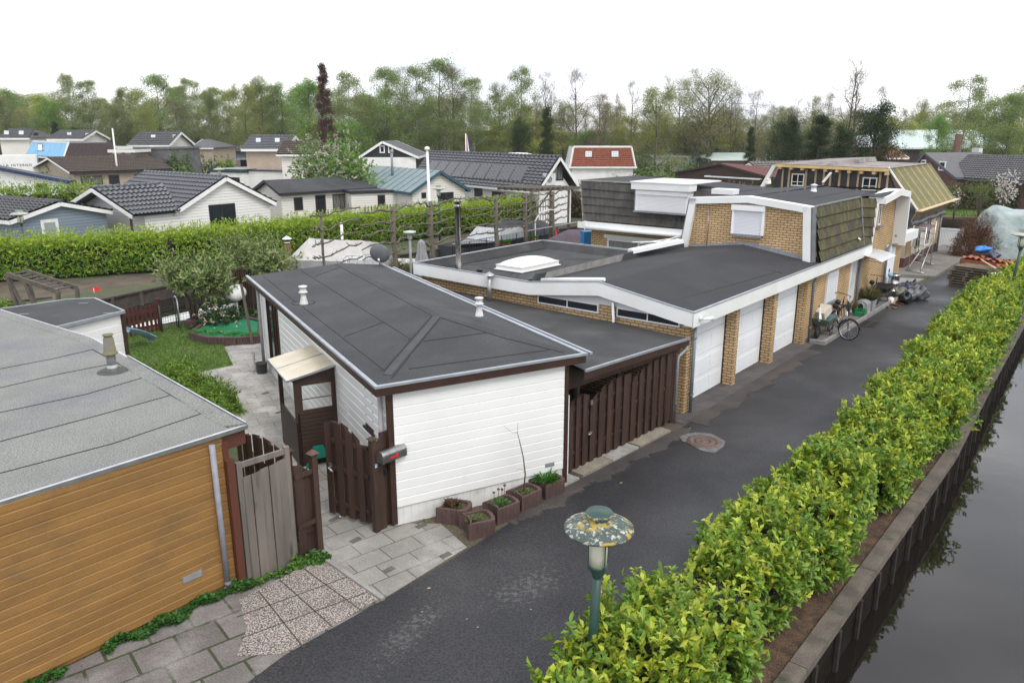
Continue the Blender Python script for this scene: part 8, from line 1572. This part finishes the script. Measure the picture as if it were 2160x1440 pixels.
bush('low_dark_hedge',V3(PY(340,480,41).x,41.3,0),2.6,.6,1.05,600,.10,.06,(leafmat('dark_hedge_leaf',(.05,.075,.02),.4),hb1),'low dark clipped shrub in front of the glossy tiled house',84,.25)
for k,(x,yt,Y,rx,mt,lb)in enumerate(((345,301,135,3.2,(dgreen,thuja),'round dark conifer between trimmed hedges, middle distance left'),(320,309,134,2.0,(dgreen,thuja),'small dark conifer left of the round one'),(298,305,138,2.6,(far_lau,far_lauy),'yellow green clipped shrub left of the dark conifers'),(385,303,140,4,(far_lau,far_lauy),'long low yellow hedge right of the round dark conifer'),(373,316,98,2.0,(thuja,rhod),'palm like olive shrub behind the brown bungalow'),(428,330,108,5.0,(dgreen,thuja),'dark green hedge block before the grey bungalow'),(476,331,104,1.6,(far_lau,far_lauy),'fresh green shrub right of the dark hedge block'),(1160,424,66,2.2,(dgreen,hb2),'dark shrubs right of the solar panel house gable'),(1470,330,86,3.2,(dgreen,hb2),'large dark green shrub left of the dark red roof'),(1400,338,84,3.4,(hb2,rhod),'mixed green shrubs right of the red mansard'),(1350,325,104,2.8,(hb2,dgreen),'shrubs at the right end of the red mansard'),(120,345,92,3,(far_lau,far_lauy),'yellow hedge right of the white truck'))):
    bush('park_shrub',V3(PY(x,yt,Y).x,Y,0),rx,rx*.8,PY(x,yt,Y).z,480,.3,.17,mt,lb,100+k,.4,5)
rb_=leafmat('copper_bud',(.16,.075,.035),.4,.2,.6);tb=P(2052,548);bush('copper_shrub',tb+V3(.2,.5,0),1.25,.95,2.35,5200,.06,.035,(rb_,rb_),'tall copper brown twiggy shrub beside the covered boat',91,.4,4,'bush',None,0,True,.5)
m=MB();rn=random.Random(4);c=tb+V3(.2,.5,0)
for i in range(90):a=rn.uniform(0,6.28);e=c+V3(math.cos(a)*rn.uniform(.2,1.2),math.sin(a)*rn.uniform(.2,.9),rn.uniform(1.4,2.35));m.tube([c+V3(rn.uniform(-.3,.3),rn.uniform(-.3,.3),0),c.lerp(e,.5)+V3(0,0,.2),e],[.02,.012,.004],4,cap=False)
solo('copper_twigs',m,mat('copper_twig',(.09,.05,.035),rough=.9),'dense brown twigs of the copper shrub beside the covered boat','twigs')
wbl=leafmat('white_blossom',(.72,.68,.64),.2,.3,.7)
def blossom(x,yb,Y,h,w,label,seed,n=300,gr=.3,mats=None):
    b=V3(PY(x,yb,Y).x,Y,0);t=thing('blossom_tree',b,0,label,'tree',None);rn=random.Random(seed);rg=np.random.default_rng(seed);m=MB();tips=[]
    for i in range(10):a=rn.uniform(0,6.28);e=V3(math.cos(a)*w*rn.uniform(.3,.9),math.sin(a)*w*rn.uniform(.3,.9),h*rn.uniform(.5,.95));m.tube([V3(0,0,0),V3(e.x*.2,e.y*.2,h*.35),e],[.06,.035,.008],5);tips += [e,e.lerp(V3(e.x*.2,e.y*.2,h*.35),.4),e.lerp(V3(e.x*.2,e.y*.2,h*.35),.2)]
    m.build('trunk',mat('blossom_bark',(.10,.08,.065),rough=.9),t,True);T=np.array([list(q)for q in tips]);c=T[rg.integers(0,len(T),n)]+rg.normal(0,1,(n,3))*np.array([w*.18,w*.18,h*.09]);y=rg.uniform(0,1,n)<gr
    mats=mats or (wbl,hb2)
    for m_,sel,nm in ((mats[0],~y,'blossom'),(mats[1],y,'foliage')):
        if sel.any():v,f=shoots(c[sel],nrm(c[sel]-np.array([0,0,h*.5])),.13*h/4,.08*h/4,5,rg,.3);o=npmesh(nm,v,f,m_);o.parent=t
    return t
blossom(2112,462,61,3.5,1.0,'young white blossoming tree in front of the olive hedge at right',92,260,.05);blossom(2010,466,60,2.6,.6,'small sparse white blossom sapling at the left of the far lawn',93,60,.1);blossom(2062,466,61,3.3,1.1,'small fresh green tree in front of the olive hedge',94,170,1.0)
blossom(1320,372,84,2.9,2.4,'low white blossoming shrub below the red mansard',95,380,.1)
m=MB();m.beam(P(1985,497,.02),P(2160,503,.02),.2,.12);m.beam(P(1985,497,-.3),P(2160,503,-.3),.08,.6);solo('cross_ditch_boarding',m,MATS['bank_boards'],'brown boarding along the cross ditch behind the white gate','bank boarding')
m=MB();m.beam(P(1975,459,.0),P(2200,464,.0),.25,.16);m.beam(P(1975,459,-.32),P(2200,464,-.32),.1,.6);solo('brick_ditch_wall',m,darkbrick,'low dark brick wall along the far side of the cross ditch','ditch wall')
# timber pergola, fence and covered boat right of the clipped hedge
pgm=thing('timber_pergola',PY(1180,430,50),0,'weathered timber pergola in front of the white gable of the solar house','pergola');a,b=PY(1120,402,47),PY(1236,396,52);d=(b-a);d.z=0;n=d.normalized();r=V3(n.y,-n.x,0)
m=MB();[m.beam(a-r*(.5*k)+V3(0,0,.0),b-r*(.5*k)+V3(0,0,.0),.08,.14)for k in range(6)];m.build('beams',oldwood,pgm);m=MB();[m.beam(a.lerp(b,i/11)+r*.3+V3(0,0,.12),a.lerp(b,i/11)-r*2.9+V3(0,0,.12),.22,.05)for i in range(7)];m.build('slats',oldwood,pgm)
for i in range(4):m=MB();q=a.lerp(b,i/3);m.beam(V3(q.x,q.y,0),q,.14,.14);m.build('post',oldwood,pgm)
m=MB();m.beam(a+r*.02+V3(0,0,-1.6),a.lerp(b,.35)+r*.02,.09,.07);m.beam(b+r*.02+V3(0,0,-1.2),a.lerp(b,.7)+r*.02,.09,.07);m.build('brace',oldwood,pgm)
m=MB()
for i in range(22):q=a.lerp(b,i/21)-r*2.6;m.beam(V3(q.x,q.y,.05),V3(q.x,q.y,2.0),.24,.03)
solo('plank_fence',m,mat('brown_plank',(.075,.05,.04),(.055,.038,.03),sc=4,rough=.9),'dark brown plank fence behind the timber pergola','fence')
m=MB();c=PY(1200,495,43.5);c.z=0;vs=[];K=9;st_=[(-2.2,.2),(-1.6,.8),(0,1.1),(1.6,.95),(2.4,.3)]
for s,h in st_:
    for j in range(K):q=j/(K-1)*2-1;vs.append(c+n*s+r*q*1.0+V3(0,0,.1+h*(1-abs(q)**2.4)+.04*math.sin(j*2+s*3)))
m.add(vs,[[i*K+j,i*K+j+1,(i+1)*K+j+1,(i+1)*K+j]for i in range(4)for j in range(K-1)],0,True);solo('purple_covered_boat',m,mat('purple_cover',(.05,.03,.045),(.08,.055,.07),sc=3,rough=.6,bump=.6,bsc=4),'boat under a dark purple cover near the blue covered stack','boat')
# ------------------------------------------------------------- trees of the wood behind the park
bk_grey=mat('tree_bark_grey',(.14,.12,.10),(.10,.085,.07),sc=4,rough=.95);bk_birch=mat('birch_bark',(.42,.40,.37),(.16,.14,.13),sc=2.5,rough=.9,st=(1,1,3));bk_brown=mat('brown_twig_bark',(.125,.095,.075),(.095,.07,.055),sc=4,rough=.95)
def grow(m,tips,rn,p,d,L,r,depth,maxd,spread,up,nchild,sides,droop=0):
    pts=[p];q=p
    for i in range(3):
        d=(d+V3(rn.uniform(-.16,.16),rn.uniform(-.16,.16),rn.uniform(-.08,.12)+up*.12-droop*.15*depth)).normalized();q=q+d*(L/3);pts.append(q)
    m.tube(pts,[r,r*.85,r*.7,r*.5],sides if depth<2 else 3,cap=False)
    if depth >= maxd-1:tips += [(pts[1],d),(pts[2],d),(pts[3],d)]
    if depth<maxd:
        for k in range(nchild[min(depth,len(nchild)-1)]):
            s=rn.uniform(.35,1.0);i=min(2,int(s*3));b=pts[i].lerp(pts[i+1],s*3-i);a=rn.uniform(0,6.283);o=d.orthogonal();o.rotate(Matrix.Rotation(a,3,d));nd=(d*(1-spread)+o*spread*1.15+V3(0,0,up*.3)).normalized()
            grow(m,tips,rn,b,nd,L*rn.uniform(.52,.74),r*.5,depth+1,maxd,spread,up,nchild,sides,droop)
def proto(seed,H,cw,base,kind,leaf,bark,nleaf,lsz,trunk_r=.2,maxd=3,spread=.55,up=.5,nl=9,droop=0,fork=1,nchild=(5,5,4),sc_=.45):
    """a tree H tall: trunk with limbs from height base*H up; crown of leaf clumps at the twig ends. Local coordinates."""
    rn=random.Random(seed);rg=np.random.default_rng(seed);t=thing('tree',(0,0,0),0,'x','tree','trees of the wood behind the park');m=MB();tips=[]
    for fk in range(fork):
        n=7;pts=[];x=y=0;ax=rn.uniform(-.10,.10)*(fork>1)*3
        for i in range(n+1):pts.append(V3(x+ax*i*H*.03,y+(fk-.5)*.4*(fork>1),H*i/n*(1 if fk==0 else .88)));x += rn.uniform(-.02,.02)*H*.5;y += rn.uniform(-.02,.02)*H*.5
        m.tube(pts,[trunk_r*(1-.93*i/n)+.015 for i in range(n+1)],7,cap=False)
        for k in range(nl):
            s=base+(1-base)*(k+rn.uniform(.1,.9))/nl;i=min(n-1,int(s*n));b=pts[i].lerp(pts[i+1],s*n-i);a=k*2.4+rn.uniform(-.5,.5);env=math.sin(min(1,(1-s)/(1-base)*.88+.2)*math.pi*.66)
            if kind=='cone':env=(1-s)/(1-base)+.08
            L=cw*env*rn.uniform(.75,1.1)*.62;u_=up if kind != 'cone' else -.05;d=V3(math.cos(a)*(1-u_*.6),math.sin(a)*(1-u_*.6),u_+.25*s).normalized();grow(m,tips,rn,b,d,L,trunk_r*(.45-.25*s),1,maxd,spread,up*.5,nchild,5,droop)
        tips.append((pts[-1],V3(0,0,1)))
    m.build('trunk',bark,t,True)
    if nleaf:
        T=np.array([list(q[0])for q in tips]);nleaf=int(nleaf*3.3);lsz *= .62;sc_ *= .85;c=T[rg.integers(0,len(T),nleaf)]+rg.normal(0,sc_,(nleaf,3))*np.array([1,1,.85]);d=rg.normal(0,1,(nleaf,3));d[:,2]-= droop*1.5
        ms=leaf if isinstance(leaf,tuple)else (leaf,);y=rg.integers(0,len(ms),nleaf)
        for i,m_ in enumerate(ms):sel=y==i;v,f=leaf_arrays(c[sel],d[sel],np.tile([0,0,1.],(sel.sum(),1))+rg.normal(0,.5,(sel.sum(),3)),rg.uniform(.6,1.3,sel.sum())*lsz,rg.uniform(.6,1.2,sel.sum())*lsz*.62);o=npmesh('crown' if i==0 else 'light_leaves',v,f,m_);o.parent=t
    return t
lf=lambda n,c,k=.3:leafmat(n,tuple(min(.5,1.2*q)for q in c),k,.5,.55)
bi1,bi2=lf('birch_leaf',(0.169,0.227,0.072)),lf('birch_leaf_light',(0.260,0.305,0.111));al1,al2=lf('alder_leaf',(0.137,0.169,0.052)),lf('alder_leaf_light',(0.215,0.234,0.078));fr1,fr2=lf('fresh_leaf',(0.130,0.240,0.052)),lf('fresh_leaf_light',(0.221,0.338,0.078));ye1,ye2=lf('yellow_green_leaf',(0.260,0.299,0.058)),lf('yellow_green_leaf_light',(0.364,0.390,0.091));dk1,dk2=lf('ivy_tree_leaf',(0.035,0.060,0.022)),lf('ivy_tree_leaf_light',(0.056,0.088,0.027));bu=lf('brown_bud',(0.156,0.111,0.078));bu2=lf('olive_bud',(0.221,0.215,0.098));rd=lf('dead_needle',(0.121,0.063,0.046),.3);rd2=lf('dead_needle_dark',(0.081,0.046,0.037),.3)
PR={
 'birch':[proto(201,16,5.0,.22,'round',(bi1,bi2),bk_birch,4200,.30,.16,3,.5,.55,14,.5),proto(202,17,4.6,.2,'round',(bi1,bi2),bk_birch,4300,.28,.16,3,.5,.6,15,.6),proto(203,15,5.6,.18,'round',(bi2,fr1),bk_grey,4600,.30,.18,3,.55,.5,14,.3)],
 'alder':[proto(211,14,6.0,.15,'round',(al1,al2),bk_grey,4600,.30,.2,3,.55,.45,13),proto(212,13,6.8,.12,'round',(al2,bi1),bk_grey,4800,.30,.22,3,.6,.4,13,0,2),proto(213,15,5.4,.18,'round',(al1,bi1),bk_grey,4300,.28,.2,3,.5,.5,14)],
 'fresh':[proto(221,13,6.0,.12,'round',(fr1,fr2),bk_grey,5200,.32,.2,3,.55,.45,13),proto(222,12,6.4,.1,'round',(fr1,bi2),bk_grey,5200,.32,.2,3,.6,.4,13)],
 'yellow':[proto(231,12,5.2,.1,'round',(ye1,ye2),bk_grey,4600,.32,.18,3,.55,.5,12),proto(232,13,6.4,.12,'round',(ye1,al2),bk_grey,4300,.30,.2,3,.6,.45,13)],
 'bare':[proto(241,17,6.4,.28,'round',(bu,),bk_brown,1500,.20,.2,4,.52,.55,12,0,1,(5,4,3)),proto(242,16,5.6,.3,'round',(bu,bu2),bk_brown,1700,.20,.18,4,.5,.6,11,0,1,(5,4,3)),proto(243,18,5.2,.2,'round',(bu2,bu),bk_brown,2300,.20,.2,4,.5,.65,13,0,2,(5,4,3))],
 'oak':[proto(251,16,10.5,.16,'round',(bu2,al2),bk_grey,4600,.26,.34,4,.58,.5,13,0,1,(5,4,3),.5),proto(252,15,9.0,.14,'round',(bu2,ye1),bk_grey,4400,.26,.3,4,.58,.5,13,0,2,(5,4,3),.5)],
 'ivy':[proto(261,12,2.6,.04,'round',(dk1,dk2),bk_grey,5200,.30,.22,2,.5,.5,20,0,1,(4,3),.35),proto(262,10,4.4,.04,'round',(dk1,dk2),bk_grey,6000,.32,.25,2,.55,.4,18,0,1,(4,4),.5)],
 'dead':[proto(271,14,2.7,.05,'cone',(rd,rd2),bk_brown,5600,.24,.2,2,.45,0,34,.7,1,(5,4),.26)],
}
KIND={'birch':'slender birch with fine hanging spring leaves','alder':'olive green leafy tree','fresh':'fresh green leafy tree','yellow':'yellow green leafing tree','bare':'nearly bare brown tree with open twigs','oak':'broad bare limbed tree with olive buds','ivy':'dark ivy covered tree','dead':'tall narrow dead reddish brown conifer'}
FRONT=[
 (20,208,'alder',128,1.1,'at the left edge of the photo'),(62,225,'oak',124,.7,'above the first far chalet'),(108,205,'fresh',122,.9,'left of the tall birch pair behind the far chalets'),(160,160,'birch',126,1.25,'tallest above the far chalets'),(203,172,'birch',128,1.1,'right of the tallest one above the far chalets'),(245,222,'alder',120,.9,'above the left end of the third far chalet'),(272,190,'alder',126,.9,'above the roof window of the third far chalet'),(312,225,'yellow',112,.75,'just left of the tall round tree over the conifers'),(338,154,'birch',124,1.25,'tallest over the dark conifer shrubs'),(378,205,'bare',118,.8,'between the two tall birches left of centre'),(408,168,'birch',126,1.15,'second tall one over the grey bungalow'),(452,192,'alder',120,.95,'over the right side of the grey bungalow'),(488,215,'bare',124,.7,'left of the two window chalet'),(520,175,'yellow',116,.95,'behind the two window chalet, left end'),(560,162,'alder',120,1.05,'behind the two window chalet, middle'),(598,172,'fresh',124,1.0,'behind the two window chalet, right end'),(655,160,'fresh',122,1.0,'just left of the dead conifer'),(692,146,'dead',92,1.0,'rising above the white blossom tree'),(742,156,'birch',118,1.25,'just right of the dead conifer'),(778,192,'alder',124,.8,'left of the black house gable'),(818,140,'birch',120,1.1,'over the left roof edge of the black house'),(850,130,'bare',126,.75,'thin crowned, over the black house gable'),(880,145,'birch',122,1.15,'over the right eave of the black house'),(925,122,'birch',124,1.15,'tallest of the wood, over the white flagpole'),(958,128,'bare',120,.9,'open crowned, right of the tallest birch'),(1000,168,'birch',118,1.2,'behind the flag on its distant pole'),(1050,178,'alder',122,1.0,'over the white domes'),(1100,146,'birch',116,.95,'over the right end of the solar roof'),(1130,205,'bare',112,.7,'right of the pale birch'),(1157,150,'bare',114,.9,'one tree left of the red mansard, tall'),(1215,138,'bare',116,1.25,'tallest over the red mansard'),(1190,215,'alder',124,.8,'low behind the left end of the red mansard'),(1270,198,'bare',112,1.0,'over the red mansard, right half'),(1300,190,'bare',120,.5,'thin stem right of the red mansard'),(1330,174,'bare',112,.85,'flat topped, right of the red mansard'),(1385,182,'yellow',110,1.15,'over the shrubs right of the red mansard'),(1430,158,'oak',122,.8,'left of the broadest crown'),(1495,140,'oak',112,1.2,'broadest crown of the wood'),(1545,170,'bare',116,.9,'right of the broadest crown'),(1590,182,'bare',108,.8,'over the low pavilion'),(1630,215,'oak',116,.8,'olive crowned, right of the pavilion'),(1670,205,'bare',110,.8,'left of the first ivy tree, thin'),(1712,195,'oak',118,.75,'behind the ivy clad trees'),(1740,200,'bare',104,.8,'leaning left of the tallest right hand tree'),(1792,120,'bare',104,1.15,'tallest at right'),(1846,172,'bare',100,.95,'right of the tallest right hand tree'),(1895,222,'oak',112,.6,'low, over the orange tiled roof'),(1937,200,'oak',150,.62,'round pollard standing alone in the gap'),(2030,164,'birch',96,1.25,'over the pale green hall'),(2085,205,'fresh',102,1.0,'right of the birch over the pale green hall'),(2125,195,'birch',98,1.2,'near the right edge'),(2165,165,'yellow',100,1.2,'at the right edge of the photo'),(1978,240,'fresh',94,.8,'left foot of the birch over the green hall'),
 (1098,250,'ivy',96,.75,'small column behind the solar roof'),(1153,235,'ivy',98,.8,'column left of the red mansard'),(1660,245,'ivy',86,.95,'left one of three at right'),(1730,252,'ivy',84,1.5,'broad middle one of three at right'),(1842,215,'ivy',82,1.1,'right one beside the orange roof'),(1583,275,'ivy',92,.7,'low one beside the pavilion'),(1780,262,'ivy',86,.8,'low one left of the orange roof'),(120,262,'ivy',118,.8,'low one over the slate chalet'),(1262,203,'bare',104,1.25,'dense brown twigs over red mansard')]
used={}
def place(kind,x,ytop,Y,wf,label,k):
    ps=PR[kind];p=ps[k % len(ps)];Hp=max(v.co.z for v in p.children[0].data.vertices);b=PY(x,300,Y);z=PY(x,ytop,Y).z;s=z/(Hp-.5)*1.03
    o=p if not used.get(p.name)else copy_tree(p)
    used[p.name]=True;o.location=(b.x,Y,0);o.rotation_euler=(0,0,random.uniform(0,6.28));w=s*wf;o.scale=(w,w,s);o['label']=label
    return o
for k,(x,yt,kind,Y,wf,lb)in enumerate(FRONT):place(kind,x,yt,Y+18 if x<640 else Y,wf,KIND[kind]+', '+lb,k)
rn=random.Random(77);KB=['birch','alder','fresh','birch','yellow','alder','oak']
for i in range(84):
    x=-60+i*27.5+rn.uniform(-12,12);row=i % 3;kind=rn.choice(KB)if x<1100 else rn.choice(['oak','bare','alder','yellow','oak'])
    yt=(198 if x<1150 else 226)+rn.uniform(-14,30);o=place(kind,x,yt,152+row*14+rn.uniform(-4,4),1.35,KIND[kind]+' deep in the wood, behind the front row',i);o['group']='deeper trees of the wood'
for i in range(46):
    x=-40+i*49+rn.uniform(-15,15);kind=rn.choice(['fresh','alder','yellow','alder'])if x<1250 else rn.choice(['alder','yellow','oak'])
    o=place(kind,x,262+rn.uniform(-14,16),(138 if x<640 else 114)+rn.uniform(0,14),1.9,'low young '+KIND[kind]+' at the foot of the wood',i);o['group']='young trees at the foot of the wood'
# white flowering tree between the houses
t=blossom(690,400,61.5,7.0,3.4,'large white blossoming tree between the cream bungalow and the far chalets',97,800,.6,(leafmat('cream_blossom',(.38,.37,.28),.3,.3,.7),fr1));
bush('blossom_tree_foliage',V3(PY(735,380,61).x,61,0),3.0,2.4,5.4,1300,.26,.15,(fr1,fr2),'fresh green leafy tree right of the white blossoming tree',98,.5,5,'tree');bush('blossom_tree_foliage',V3(PY(672,385,62.5).x,62.5,0),3.2,2.4,5.2,1100,.24,.14,(rhod,fr2),'grey green lower crown of the white blossoming tree',99,.4,5,'tree')
bpy.context.view_layer.update()

hz_=MB();hz_.hexa([V3(-320,-40,-2.5),V3(320,-40,-2.5),V3(320,330,-2.5),V3(-320,330,-2.5)],[V3(-320,-40,32),V3(320,-40,32),V3(320,330,32),V3(-320,330,32)])
hm=bpy.data.materials.new('haze');hm.use_nodes=True;hm.node_tree.nodes.remove(hm.node_tree.nodes['Principled BSDF']);pv_=N(hm.node_tree,'ShaderNodeVolumePrincipled',Density=.00022,Anisotropy=.2);pv_.inputs['Color'].default_value=(.95,.97,1,1);hm.node_tree.links.new(pv_.outputs[0],hm.node_tree.nodes['Material Output'].inputs['Volume'])
tag(hz_.build('haze',hm),kind='stuff')
